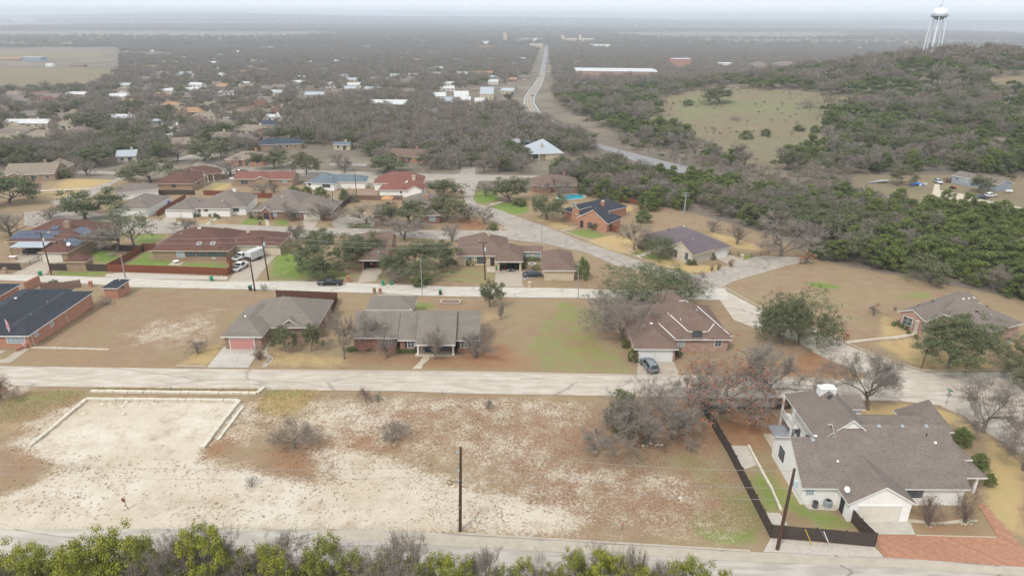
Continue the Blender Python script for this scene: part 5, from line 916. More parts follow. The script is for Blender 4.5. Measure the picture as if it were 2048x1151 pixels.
for i in range(28):
    g = 2 * math.pi * i / 28; m.box(((rt + .9) * math.cos(g), (rt + .9) * math.sin(g), base + rt * .46 + .7), (.1, .1, 1.1), g)
obj('catwalk', m, GREYM, t)
m = MB(); m.tube([(0, 0, 0), (0, 0, base)], 1.0, 12); obj('riser', m, WTM, t)
for i in range(5):
    g = 2 * math.pi * (i + .35) / 5; m = MB(); m.tube([(math.cos(g) * rt * 1.25, math.sin(g) * rt * 1.25, -2), (math.cos(g) * rt * .98, math.sin(g) * rt * .98, base + rt * .5)], .42, 8); obj('leg', m, WTM, t)
m = MB(); m.tube([(.5, 0, HT), (.5, 0, HT + 6)], .12, 6); m.tube([(-1, 0, HT - .5), (-1, 0, HT + 2.5)], .3, 6); obj('antenna', m, GREYM, t)
q = P('F', 1884, 124) if False else hillpt(1886, 122); t = thing('storage_tank', 'squat cream ground tank right of the water tower', 'tank', q); rr = 12 * S
m = MB(); m.lathe((0, 0, -1), [(rr, 0), (rr, rr * 1.1 + 1)], 24); obj('shell', m, mk('tank_cream', (.58, .50, .40), (.50, .42, .34), .4), t, True); m = MB(); m.lathe((0, 0, rr * 1.1), [(rr + .2, 0), (rr * .6, rr * .16), (.2, rr * .22)], 24); obj('dome', m, WTM, t, True)
q = hillpt(1819, 122); t = thing('pump_shed', 'tiny pale pump shed at the foot of the water tower', 'shed', q); m = MB(); m.box((0, 0, 1.2), (5, 4, 3)); obj('wall', m, W_CREAM, t); m = MB(); m.add([(-2.8, -2.3, 2.7), (2.8, -2.3, 2.7), (2.8, 2.3, 2.7), (-2.8, 2.3, 2.7), (-2.8, 0, 3.7), (2.8, 0, 3.7)], [(0, 1, 5, 4), (2, 3, 4, 5), (3, 0, 4), (1, 2, 5)]); obj('roof', m, R_WHITE, t)

# ---------------------------------------------------------------- trees
def quads_to_mesh(name, V, mats=(), mi=None):
    V = np.asarray(V, float).reshape(-1, 3); n = len(V) // 4
    return npmesh(name, V, np.arange(n * 4).reshape(n, 4), mats, mi)
def grow(rs, height, spread, n1, n2, n3, n4, sprawl=.5, low=.25, droop=0.0, trunks=1, up=.35):
    """branch polylines [(points, r0, r1, level)] of a crown about `height` tall and `spread` across"""
    out, ends = [], []
    def seg(p, d, ln, r, lev, kids):
        k = 4 if lev < 2 else 3; pts = [p]; q = p.copy(); dd = d.copy()
        for i in range(k):
            dd = dd + rs.normal(0, .22 if lev else .10, 3) + np.array([0, 0, (up if lev else .1) * .22 - droop * .1 * lev]); dd /= np.linalg.norm(dd)
            q = q + dd * ln / k; pts.append(q.copy())
        rend = r * (.55 if lev < 2 else .35); out.append((pts, r, rend, lev))
        if not kids: ends.append((pts[-1], dd)); return
        for j in range(kids[0]):
            t = rs.uniform(.3 if lev else low, 1) if j else 1.0; x = t * k; i0 = min(int(x), k - 1); b = pts[i0] + (pts[i0 + 1] - pts[i0]) * (x - i0)
            a = rs.normal(0, 1, 3); a -= a.dot(dd) * dd; a /= np.linalg.norm(a) + 1e-9; ang = rs.uniform(.45, 1.0)
            nd = dd * math.cos(ang) + a * math.sin(ang)
            if lev == 0:
                g = 2 * math.pi * (j + rs.uniform(-.3, .3)) / kids[0]; sl = rs.uniform(.25, .25 + sprawl); nd = np.array([math.cos(g) * (1 - sl * .3), math.sin(g) * (1 - sl * .3), .35 + (1 - sprawl) * rs.uniform(.2, 1.2)])
            if lev > 0 and nd[2] < -.15: nd[2] *= .3
            nd /= np.linalg.norm(nd)
            seg(b, nd, ln * rs.uniform(.5, .8) if lev else spread * rs.uniform(.28, .42), r * (1 - t * .35) * .55, lev + 1, kids[1:])
    for k_ in range(trunks):
        d0 = np.array([rs.normal(0, .12 + .15 * (trunks > 1)), rs.normal(0, .12 + .15 * (trunks > 1)), 1.]); d0 /= np.linalg.norm(d0)
        seg(np.array([rs.normal(0, .12), rs.normal(0, .12), -.3]) if trunks > 1 else np.array([0, 0, -.3]), d0, height * .42, height * .033 / math.sqrt(trunks), 0, [k for k in (n1, n2, n3, n4) if k])
    allp = np.array([p for pl in out for p in pl[0]]); zmax = allp[:, 2].max(); rad = np.percentile(np.hypot(allp[:, 0], allp[:, 1]), 96)
    sx, sz = spread / 2 / rad, height / zmax; sc_ = np.array([sx, sx, sz])
    out = [([p * sc_ for p in pts], a, b, l) for pts, a, b, l in out]; ends = [(p * sc_, d) for p, d in ends]
    return out, ends
def tubes(lines, minlev=0, maxlev=9):
    V = []
    for pts, r0, r1, lev in lines:
        if lev < minlev or lev > maxlev: continue
        n = 6 if lev == 0 else (4 if lev == 1 else 3); m = len(pts); rings = []
        for i, p in enumerate(pts):
            t = pts[min(i + 1, m - 1)] - pts[max(i - 1, 0)]; t = t / (np.linalg.norm(t) + 1e-9); a = np.cross(t, [0.3, .2, 1]); a /= np.linalg.norm(a) + 1e-9; b = np.cross(t, a)
            r = r0 + (r1 - r0) * i / (m - 1)
            if lev == 0 and i == 0: r *= 1.35
            rings.append([p + (a * math.cos(2 * math.pi * j / n) + b * math.sin(2 * math.pi * j / n)) * r for j in range(n)])
        for i in range(m - 1):
            for j in range(n): V += [rings[i][j], rings[i][(j + 1) % n], rings[i + 1][(j + 1) % n], rings[i + 1][j]]
    return V
def ribbons(rs, ends, n, ln, wd, spread=.9):
    E = np.array([p for p, d in ends]); D = np.array([d for p, d in ends]); k = rs.integers(0, len(E), n)
    d = D[k] * .7 + rs.normal(0, spread * .6, (n, 3)) + np.array([0, 0, .12]); d /= np.linalg.norm(d, axis=1)[:, None]
    p = E[k] - D[k] * rs.uniform(0, .9, (n, 1)) + rs.normal(0, .06, (n, 3)); L_ = rs.uniform(.5, 1.2, (n, 1)) * ln
    s = np.cross(d, rs.normal(0, 1, (n, 3))); s /= np.linalg.norm(s, axis=1)[:, None]; s *= wd / 2
    q = p + d * L_; return np.stack([p - s, p + s, q + s * .4, q - s * .4], 1)
def leaves(rs, C, n, rad, size, flat=.6):
    """n leaf sprays around centres C"""
    k = rs.integers(0, len(C), n); v = rs.normal(0, 1, (n, 3)); v /= np.linalg.norm(v, axis=1)[:, None]; r = rad * rs.uniform(0, 1, (n, 1)) ** .45
    p = C[k] + v * r * np.array([1, 1, flat]); a = rs.normal(0, 1, (n, 3)); nrm = v + np.array([0, 0, .5]) + rs.normal(0, .5, (n, 3)); nrm /= np.linalg.norm(nrm, axis=1)[:, None]
    a -= (a * nrm).sum(1)[:, None] * nrm; a /= np.linalg.norm(a, axis=1)[:, None]; b = np.cross(nrm, a); s = size * rs.uniform(.6, 1.3, (n, 1)); a = a * s; b = b * s * .75
    return np.stack([p - a, p + b * .9, p + a, p - b * .9], 1)
def protoset(name, trunk_q, crown_q, bark, crown_m, extra=None):
    """an unlinked Empty with trunk and crown children, to be copied"""
    r = bpy.data.objects.new(name, None)
    t = bpy.data.objects.new('trunk', quads_to_mesh('trunk', trunk_q, (bark,))); c = bpy.data.objects.new('crown', quads_to_mesh('crown', crown_q, (crown_m,)))
    t.parent = r; c.parent = r; kids = [t, c]
    if extra is not None:
        e = bpy.data.objects.new('leaves', quads_to_mesh('leaves', extra[0], (extra[1],))); e.parent = r; kids.append(e)
    return (name, kids)
PR_ = {}
def bare(key, seed, height, spread, ns, tw, ln, wd, **kw):
    rs = np.random.default_rng(seed); L_, E = grow(rs, height, spread, *ns, **{k: v for k, v in kw.items() if k not in ('twig', 'extra', 'nm')})
    tr = tubes(L_, 0, 1); cr = tubes(L_, 2); rb = ribbons(rs, E, tw, ln, wd).reshape(-1, 3)
    cr = np.concatenate([np.array(cr).reshape(-1, 3), rb]); ex = None
    if kw.get('extra'):
        n, rad, size, m = kw['extra']; C = np.array([p for p, d in E]); C = C[rs.random(len(C)) < .45]; ex = (leaves(rs, C, n, rad, size), m)
    PR_.setdefault(key, []).append(protoset(kw.get('nm', 'bare_tree'), tr, cr, BARK, kw.get('twig', TWIG), ex))
def leafy(key, seed, height, spread, ns, nl, rad, size, mat, nm='oak_tree', **kw):
    rs = np.random.default_rng(seed); L_, E = grow(rs, height, spread, *ns, **kw); C = np.array([p for p, d in E])
    tr = np.array(tubes(L_, 0, 2)).reshape(-1, 3); lv = leaves(rs, C, nl, rad, size)
    PR_.setdefault(key, []).append(protoset(nm, tr, lv, BARK, mat))
def juniper(key, seed, height, spread, nc, nl, size, mat, cone=.5, nm='juniper_tree', cr=.135):
    rs = np.random.default_rng(seed); C = []
    while len(C) < nc:
        z = rs.uniform(.12, 1); R = (math.sin(math.pi * min(1, (z * .82 + .12))) ** .7) * (1 - cone * max(0, z - .4)); g = rs.uniform(0, 2 * math.pi); r = R * math.sqrt(rs.uniform(.25, 1)) * rs.uniform(.75, 1.08)
        C.append((math.cos(g) * r * spread / 2, math.sin(g) * r * spread / 2, z * height * .93))
    C = np.array(C); C = C + rs.normal(0, .04 * spread, C.shape); lv = leaves(rs, C, nl, spread * cr, size, .75)
    L_, E = grow(rs, height * .9, spread * .7, 5, 3, 0, 0, sprawl=.3, trunks=2); PR_.setdefault(key, []).append(protoset(nm, np.array(tubes(L_)).reshape(-1, 3), lv, BARK, mat))
for s in range(3): bare('bare', 11 + s, 8, 8, (6, 5, 4, 0), 2600, 1.0, .045, sprawl=.45)
for s in range(3): bare('barehero', 31 + s, 8, 11, (6, 5, 5, 4), 9000, .6, .028, sprawl=.9, low=.55, trunks=1 + (s == 1))
for s in range(2): bare('vase', 41 + s, 8, 7, (8, 5, 5, 0), 3000, .8, .03, sprawl=.1, low=.1, up=.6)
for s in range(2): bare('crape', 45 + s, 5, 4, (6, 5, 4, 0), 1800, .45, .022, sprawl=.15, low=.05, trunks=3, up=.7, twig=TWIGR, nm='crape_myrtle')
for s in range(2): bare('rust', 51 + s, 8, 11, (6, 5, 5, 4), 7000, .6, .03, sprawl=.9, low=.5, trunks=2, extra=(2200, .35, .11, RUST), nm='oak_tree')
for s in range(2): bare('scrub', 61 + s, 3, 3.6, (6, 4, 3, 0), 700, .5, .03, sprawl=.8, low=.05, trunks=2, nm='bare_shrub')
for s in range(3): leafy('oak', 71 + s, 8, 9, (6, 5, 5, 0), 8500, .9, .15, OLIVE, sprawl=.6)
for s in range(2): leafy('oakhero', 81 + s, 9, 12, (7, 5, 5, 3), 30000, .7, .1, OLIVE, sprawl=.8, low=.45)
for s in range(2): leafy('oakthin', 85 + s, 8, 12, (7, 5, 5, 3), 21000, .5, .09, OLIVE, sprawl=.9, low=.4, trunks=2)
leafy('mistle', 91, 9, 8, (6, 5, 4, 0), 1900, .5, .12, GREENB, sprawl=.4)
for s in range(3): juniper('juniper', 101 + s, 6, 5.5, 46, 5200, .13, JUN)
for s in range(3): juniper('junhero', 111 + s, 6, 6.5, 150, 19000, .06, JUNY, .25, cr=.07)
juniper('bush', 121, 2, 2.2, 40, 3500, .06, GREENB, 0, 'evergreen_bush'); juniper('evergreen', 122, 5, 5, 60, 9000, .09, GREENB, .3, 'evergreen_tree')
bare('orange', 131, 3, 2.6, (6, 4, 3, 0), 400, .4, .03, sprawl=.4, extra=(900, .3, .1, mk('leaves_orange', (.36, .18, .08), (.28, .15, .08))), nm='small_tree')
def inst(key, i, loc, rz, sx, sz, label, cat='tree', group=None, name=None):
    nm, kids = PR_[key][i % len(PR_[key])]; r = bpy.data.objects.new(name or nm, None); COL.objects.link(r); r.location = loc; r.rotation_euler = (0, 0, rz); r.scale = (sx, sx, sz); tag(r, label, cat, group)
    for k in kids:
        c = k.copy(); c.parent = r; COL.objects.link(c)
    return r
PH = {'bare': (8, 8), 'barehero': (8, 11), 'vase': (8, 7), 'crape': (5, 4), 'rust': (8, 11), 'scrub': (3, 3.6), 'oak': (8, 9), 'oakhero': (9, 12), 'oakthin': (8, 12), 'mistle': (9, 8), 'juniper': (6, 5.5), 'junhero': (6, 6.5), 'bush': (2, 2.2), 'evergreen': (5, 5), 'orange': (3, 2.6)}
TREEPOS = []
def hgt(p, ypx):
    lo, hi = .2, 30
    for _ in range(18):
        m = (lo + hi) / 2
        if proj(p.x, p.y, p.z + m)[1] > ypx: lo = m
        else: hi = m
    return lo
def tree(key, k, bx, by, top, wpx, label, cat='tree', i=None, group=None):
    p = P(k, bx, by); z = depth(p); s = KF[k][2]; w = wpx / s * z / FPX * {'barehero': 1.25, 'rust': 1.2, 'vase': 1.15, 'bare': 1.15, 'oakhero': 1.1, 'oak': 1.08, 'oakthin': 1.15}.get(key, 1); tx, ty = full(k, bx, top); p0 = p
    # the crown's highest point stands a little behind its trunk's foot as seen from above
    h = max(.3, hgt(p, ty)) ; h = h * .93
    ph, pw = PH[key]; n = len(TREEPOS); TREEPOS.append((p.x, p.y, w / 2))
    return inst(key, i if i is not None else n, p, (n * 2.399) % 6.283, w / pw, h / ph, label, cat, group)
HAND = [('juniper', 'L3', 325, 480, 285, 170, 'dark green clump inside the left of the big bare lot oak'), ('bare', 'L3', 560, 520, 330, 200, 'grey bare tree just right of the big lot oak, by the fence'), ('bare', 'L3', 360, 520, 310, 260, 'grey bare tree just left of the big lot oak'), ('bare', 'L3', 640, 350, 240, 160, 'thin bare tree at the street edge above the fence corner'), ('bare', 'K6', 540, 960, 770, 220, 'grey bare tree at the left shoulder of the dense one by the taupe house'), ('bare', 'K6', 720, 900, 770, 200, 'grey bare tree behind the dense one by the taupe house'),
 ('barehero', 'L3', 440, 540, 300, 440, 'large grey bare oak sprawling over the vacant lot, left of the dark fence'), ('rust', 'L3', 790, 400, 85, 430, 'wide oak with rust-red dead leaves above the fence corner'), ('barehero', 'L3', 985, 345, 90, 340, 'bare spreading oak at the street edge, right of the rust-leaved one'),
 ('bare', 'L3', 205, 580, 480, 130, 'small grey bare tree in the weeds left of the big lot oak'), ('barehero', 'K6', 640, 1080, 760, 400, 'dense grey bare oak beside the taupe house with two white garage doors'), ('oakthin', 'K6', 870, 830, 575, 600, 'broad thin-leaved live oak behind the taupe house at the alley end'),
 ('vase', 'K6', 1080, 800, 620, 250, 'fan-shaped bare tree by the street junction behind the taupe house'), ('oakthin', 'K7', 215, 1110, 765, 330, 'olive live oak, left of the pair beside the curving road'), ('oakthin', 'K7', 318, 1115, 720, 420, 'olive live oak, right of the pair beside the curving road'),
 ('oakhero', 'M7', 775, 985, 330, 850, 'huge dense olive oak in front of the brick house with arched entry'), ('oakhero', 'F', 2075, 762, 680, 150, 'olive oak cut by the right edge near the side street'), ('barehero', 'L4', 540, 385, 95, 340, 'leaning two-trunked bare oak between the white house and the street'),
 ('barehero', 'L4', 1070, 490, 250, 330, 'bare oak with a round grey crown by the green street signs'), ('barehero', 'L4', 1252, 665, 410, 220, 'bare oak cut by the right edge below the street-sign tree'), ('crape', 'L4', 820, 912, 725, 150, 'left brown crape myrtle in the bed before the white house'), ('crape', 'L4', 990, 910, 728, 140, 'right brown crape myrtle in the bed before the white house'),
 ('oak', 'M8', 905, 800, 480, 270, 'young olive oak before the window of the pink-garage house'), ('oak', 'M8', 1230, 800, 430, 260, 'darker young oak at the right corner of the pink-garage house'), ('crape', 'M8', 590, 900, 690, 230, 'leafless crape myrtle between pale driveway and curving walk'),
 ('bare', 'N7', 60, 810, 200, 300, 'bare tree at the left end of the long brick ranch'), ('vase', 'N7', 400, 690, 190, 380, 'tall bare tree before the left roof of the long brick ranch'), ('vase', 'N7', 598, 800, 380, 240, 'slim bare tree between the ranch windows and the street'), ('vase', 'N7', 1210, 825, 360, 260, 'slim bare tree standing before the white-columned porch'), ('vase', 'N7', 1740, 800, 350, 400, 'broad bare tree in orange leaf litter at the right end of the ranch'),
 ('oak', 'K5', 1412, 865, 690, 150, 'small olive oak on the open lot beside the alley'), ('vase', 'K5', 1485, 950, 800, 50, 'thin bare sapling right of the small olive oak'), ('oakhero', 'K5', 330, 640, 350, 380, 'big olive-grey oak on the green lawn above the black pickup'), ('oak', 'K5', 560, 575, 380, 250, 'olive-grey oak leaning over the brown-roofed carport house'),
 ('oakhero', 'K5', 930, 660, 430, 400, 'large light green evergreen oak beside the alley lamp post'), ('bush', 'K5', 960, 725, 645, 130, 'bright yellow-green bush at the alley beside the lamp post'), ('scrub', 'K5', 790, 705, 580, 190, 'brown leafless thicket right of the carport drive'), ('oak', 'K5', 1090, 610, 425, 210, 'olive oak with a clean trunk left of the cream brick house'),
 ('vase', 'K5', 1160, 440, 300, 125, 'pollarded dark bare tree beside the middle street'), ('vase', 'K5', 1270, 290, 170, 130, 'left bare tree of two in orange leaf litter at the street corner'), ('bare', 'K5', 1380, 320, 200, 150, 'right bare tree of two in orange leaf litter at the street corner'), ('vase', 'K5', 1385, 138, 25, 120, 'round bare tree on the bright lawn at the upper junction'),
 ('oak', 'K5', 880, 330, 160, 290, 'dark dense oak hiding the left of the grey-roofed red brick house'), ('oak', 'K5', 1130, 300, 125, 240, 'dense green oak hiding the right of the grey-roofed red brick house'), ('oak', 'K5', 1100, 150, 20, 230, 'open-crowned oak behind the grey-roofed red brick house'), ('barehero', 'K5', 600, 320, 190, 300, 'sprawling pale bare tree with lichen beside the cul-de-sac drive'), ('bare', 'K5', 850, 425, 275, 270, 'wide grey bare tree over the middle street'),
 ('oak', 'K5', 1550, 180, 0, 250, 'spreading oak on the bright lawn right of the junction'), ('oak', 'K5', 1790, 290, 120, 230, 'pale olive oak at the roadside left of the charcoal-roofed house'), ('vase', 'K5', 310, 300, 145, 150, 'reddish bare tree before the cream garage door'), ('vase', 'K5', 150, 430, 315, 120, 'small vase-shaped bare tree at the middle street, left part'), ('vase', 'K5', 105, 300, 165, 120, 'bare tree before the steep grey-tan roof'),
 ('mistle', 'K4', 885, 490, 200, 310, 'tall tree dotted with green mistletoe between the solar house and the maroon roof'), ('bare', 'K4', 760, 500, 240, 330, 'grey bare tree left of the mistletoe-dotted one'), ('oak', 'K4', 560, 290, 100, 370, 'round olive oak on the street bend left of the grey-tan hipped house'), ('vase', 'K4', 330, 290, 190, 160, 'bare tree behind the solar panel roof'), ('vase', 'K4', 75, 400, 215, 250, 'large bare tree at the left edge by the solar house'), ('vase', 'K4', 1225, 370, 250, 150, 'brown bare tree behind the maroon roof'), ('vase', 'K4', 1955, 430, 315, 120, 'small bare tree right of the maroon-roofed house'),
 ('oak', 'K4', 60, 185, -30, 330, 'big olive oak at the left edge by the dry lawns'), ('vase', 'K4', 232, 140, 15, 100, 'bare tree in the dry lawn right of the left-edge oak'), ('oak', 'K1', 860, 1060, 915, 310, 'wide olive oak behind the maroon hip-roofed house'), ('oak', 'K1', 1168, 930, 795, 250, 'dark rounded oak at the bend of the upper street'), ('oak', 'K1', 1580, 975, 855, 210, 'dark oak between the tan hipped house and the reddish bungalow'), ('oak', 'K1', 1760, 1010, 868, 150, 'olive oak standing in the dry straw lawn'), ('oak', 'K1', 1280, 785, 695, 160, 'dark oak beside the tan street end'), ('evergreen', 'K1', 1380, 700, 638, 110, 'single bright green tree in the left middle distance'),
 ('vase', 'K1', 503, 1010, 880, 130, 'bare tree beside the round bush and drive'), ('vase', 'K1', 400, 965, 890, 90, 'bare tree behind the tan twin-gabled house'), ('vase', 'K1', 1375, 850, 735, 150, 'bare tree by the navy-roofed house, left one'), ('vase', 'K1', 1475, 822, 730, 90, 'bare tree by the navy-roofed house, right one'), ('vase', 'K1', 1325, 1012, 885, 160, 'pale bare tree at the upper street before the tan hipped house'), ('vase', 'K1', 1945, 965, 865, 80, 'left bare tree by the white-walled drive in the straw field'), ('vase', 'K1', 1985, 990, 880, 100, 'right bare tree by the white-walled drive in the straw field'),
 ('oak', 'K1', 580, 950, 815, 220, 'dark oak left of the pale blue metal roof'), ('oak', 'K1', 500, 745, 645, 190, 'dark broad oak right of the tan hipped house with white gable'), ('oak', 'K1', 780, 672, 565, 130, 'dark oak left of the pale orange hipped house'), ('oak', 'K1', 715, 850, 755, 180, 'dark oak over the grey roofs'), ('oak', 'K1', 900, 900, 805, 230, 'dark oak right of the pale blue metal roof'), ('oak', 'K1', 1225, 655, 590, 100, 'dark oak beside the tree-lined street'),
 ('vase', 'N2', 1000, 400, 270, 180, 'twiggy bare tree, left of two before the reddish bungalow'), ('vase', 'N2', 1105, 375, 270, 110, 'twiggy bare tree, right of two before the reddish bungalow'), ('scrub', 'N2', 1770, 465, 310, 190, 'grey leafless thicket beside the tall pole'), ('oak', 'K2', 250, 1000, 880, 250, 'russet-brown oak left of the buried brown house'),
 ('barehero', 'K6', 715, 490, 300, 180, 'pale bare tree in the straw lawn left of the plum-roofed house'), ('oakthin', 'K6', 880, 540, 380, 210, 'thin-leaved tree covering the plum-roofed house front'), ('oak', 'K6', 455, 362, 312, 75, 'small olive tree before the charcoal-roofed house'), ('bare', 'K6', 225, 145, 10, 210, 'bare tree beside the swimming pool'), ('vase', 'K6', 1390, 455, 290, 135, 'bare tree on the straw lawn behind the plum-roofed house'), ('vase', 'K6', 1235, 375, 265, 110, 'brownish bare tree behind the plum roof'), ('bare', 'K6', 1690, 532, 280, 360, 'wide low grey-olive tree at the end of the pale parking drive'),
 ('orange', 'K6', 1840, 582, 492, 95, 'small tree with orange dead leaves at the pale drive tip'), ('crape', 'K6', 1225, 632, 565, 40, 'left sapling of two before the plum-roofed house garage'), ('crape', 'K6', 1268, 627, 555, 50, 'right sapling of two before the plum-roofed house garage'), ('crape', 'K6', 1350, 602, 530, 60, 'bare sapling in a stone ring by the garage drive'), ('oak', 'K7', 1180, 705, 520, 240, 'olive oak standing free at the wood edge above the brown field'), ('vase', 'K7', 1600, 762, 575, 170, 'whitish bare tree at the right wood edge'), ('vase', 'K7', 810, 926, 825, 65, 'tiny bare sapling in the brown field'), ('vase', 'K7', 1370, 850, 745, 70, 'faint bare sapling behind the long grey roof'), ('vase', 'K7', 950, 893, 855, 25, 'very small sapling near the brick gable'),
 ('oak', 'N3', 400, 330, 60, 310, 'dark oak left of the blue tarp on the dirt lot'), ('oak', 'N3', 1415, 430, 175, 300, 'dark oak standing before the mobile home'), ('oak', 'N3', 1885, 275, 175, 110, 'small dark tree behind the mobile home'), ('barehero', 'L2', 205, 562, 430, 190, 'gnarled leaning bare tree on the white soil, left'), ('rust', 'L2', 530, 352, 278, 60, 'spindly tree with a few red leaves near the street'), ('vase', 'L2', 590, 350, 300, 40, 'crooked thin sapling beside the red-leaved one'), ('barehero', 'L2', 660, 527, 440, 120, 'small pale bare tree in the middle of the lot'), ('vase', 'L2', 1095, 380, 335, 45, 'tiny bare sapling near the street kerb'), ('rust', 'L1', 10, 345, 225, 130, 'rust-leaved oak cut by the left edge beside the street'), ('scrub', 'L2', 5, 740, 690, 70, 'low grey brush on white soil'),
 ('vase', 'L1', 912, 130, 60, 90, 'small reddish bare tree at the edge of the straw strip'), ('scrub', 'N8', 1215, 395, 270, 170, 'brown leafless shrub beside the small brick shed'), ('scrub', 'K4', 1738, 760, 695, 60, 'small pinkish bare shrub beside the alley pole'), ('oak', 'K3', 265, 592, 485, 190, 'wide dark oak at the near end of the green meadow'), ('juniper', 'K3', 415, 797, 745, 85, 'left round juniper of three in the meadow'), ('juniper', 'K3', 528, 782, 738, 66, 'middle round juniper of three in the meadow'), ('juniper', 'K3', 718, 752, 715, 72, 'flat juniper right of the meadow centre'), ('juniper', 'K3', 808, 762, 716, 62, 'juniper touching the wood at the meadow edge'), ('juniper', 'K3', 85, 605, 570, 75, 'low dark juniper at the meadow left'), ('scrub', 'K3', 345, 692, 660, 80, 'reddish bare thicket alone in the meadow'), ('scrub', 'K3', 775, 622, 545, 130, 'grey bare thicket at the back of the meadow'), ('juniper', 'K2', 1735, 845, 798, 75, 'dark juniper beside the highway verge'), ('juniper', 'K2', 1640, 825, 788, 42, 'small juniper left of the dark verge one'),
 ('scrub', 'M4', 1560, 560, 330, 330, 'low leafless hedge row behind the cream wing'), ('evergreen', 'K2', 950, 445, 415, 55, 'round dark tree beside the highway yards'), ('oak', 'K2', 960, 580, 530, 50, 'lone tree by the black fence at the storage yard'), ('scrub', 'N1', 620, 880, 800, 240, 'grey-green thicket behind the brown carport roof')]
for r in HAND: tree(*r)
# the foreground thicket along the bottom edge, crowns only half in the picture
FGJ = [(20, 1088, 130, 'at the far left corner'), (95, 1098, 110, 'second from the left corner'), (165, 1080, 120, 'left of the tallest left clump'), (235, 1050, 130, 'tallest of the left clump'), (290, 1078, 80, 'right shoulder of the left clump'), (418, 1050, 110, 'poking above grey twigs, left of centre'), (372, 1066, 60, 'slim, in front of the pale street'), (440, 1118, 140, 'low and broad, left of centre'), (545, 1098, 100, 'between two bare crowns'), (648, 1066, 90, 'darker and pointed, near the centre left'), (615, 1108, 90, 'low, beside the pointed dark one'), (755, 1118, 90, 'small, left of the brown pole line'), (880, 1106, 100, 'directly below the brown pole'), (935, 1112, 80, 'just right of the brown pole'), (990, 1128, 60, 'little one right of the pole'), (1148, 1092, 70, 'grey-green and open, right of centre'), (1215, 1098, 90, 'right of centre, beside the open one'), (1268, 1118, 100, 'rightmost of the centre-right group'), (1095, 1130, 70, 'half sunk, right of centre'), (1390, 1124, 110, 'below the dark fence'), (1452, 1138, 60, 'last small one on the right'), (60, 1125, 150, 'front row at the left corner'), (700, 1112, 100, 'squat, left of the wide bare crown'), (820, 1118, 90, 'left of the brown pole foot'), (1050, 1118, 80, 'left of the grey-green open one'), (190, 1115, 150, 'front row beneath the tallest left clump'), (320, 1132, 90, 'front row beside grey twigs')]
def fgtree(key, x, top, w, label, group, i):
    by = 1225; bx = 1024 + (x - 1024) * .965; p = P('F', bx, by + (i % 3) * 12); z = depth(p) * .93; h = hgt(p, top); ph, pw = PH[key]
    TREEPOS.append((p.x, p.y, 1.5)); return inst(key, i, p, i * 1.7, w * 1.45 * z / FPX / pw, h / ph, label, 'tree', group)
for i, (x, top, w_, lb) in enumerate(FGJ): fgtree('junhero', x, top + 6, w_, 'bright yellow-green foreground juniper, ' + lb, 'foreground junipers along the bottom edge', i)
for i, (x, top, w_, lb) in enumerate([(385, 1062, 150, 'under the poking juniper left of centre'), (285, 1110, 120, 'right of the left clump'), (505, 1078, 150, 'left of the pointed dark juniper'), (700, 1095, 110, 'right of the pointed dark juniper'), (800, 1082, 170, 'wide, left of the brown pole'), (590, 1088, 80, 'slim, centre left'), (1060, 1112, 90, 'low, right of the brown pole'), (1270, 1098, 80, 'behind the centre-right junipers'), (450, 1085, 110, 'second, left of centre'), (0, 1110, 60, 'at the left corner'), (960, 1105, 110, 'between the junipers below the pole'), (1180, 1110, 110, 'between the centre-right junipers'), (1340, 1122, 90, 'last on the right'), (340, 1075, 120, 'behind the poking juniper')]):
    fgtree('barehero', x, top, w_, 'grey bare foreground tree, ' + lb, 'bare foreground trees along the bottom edge', i + 1)

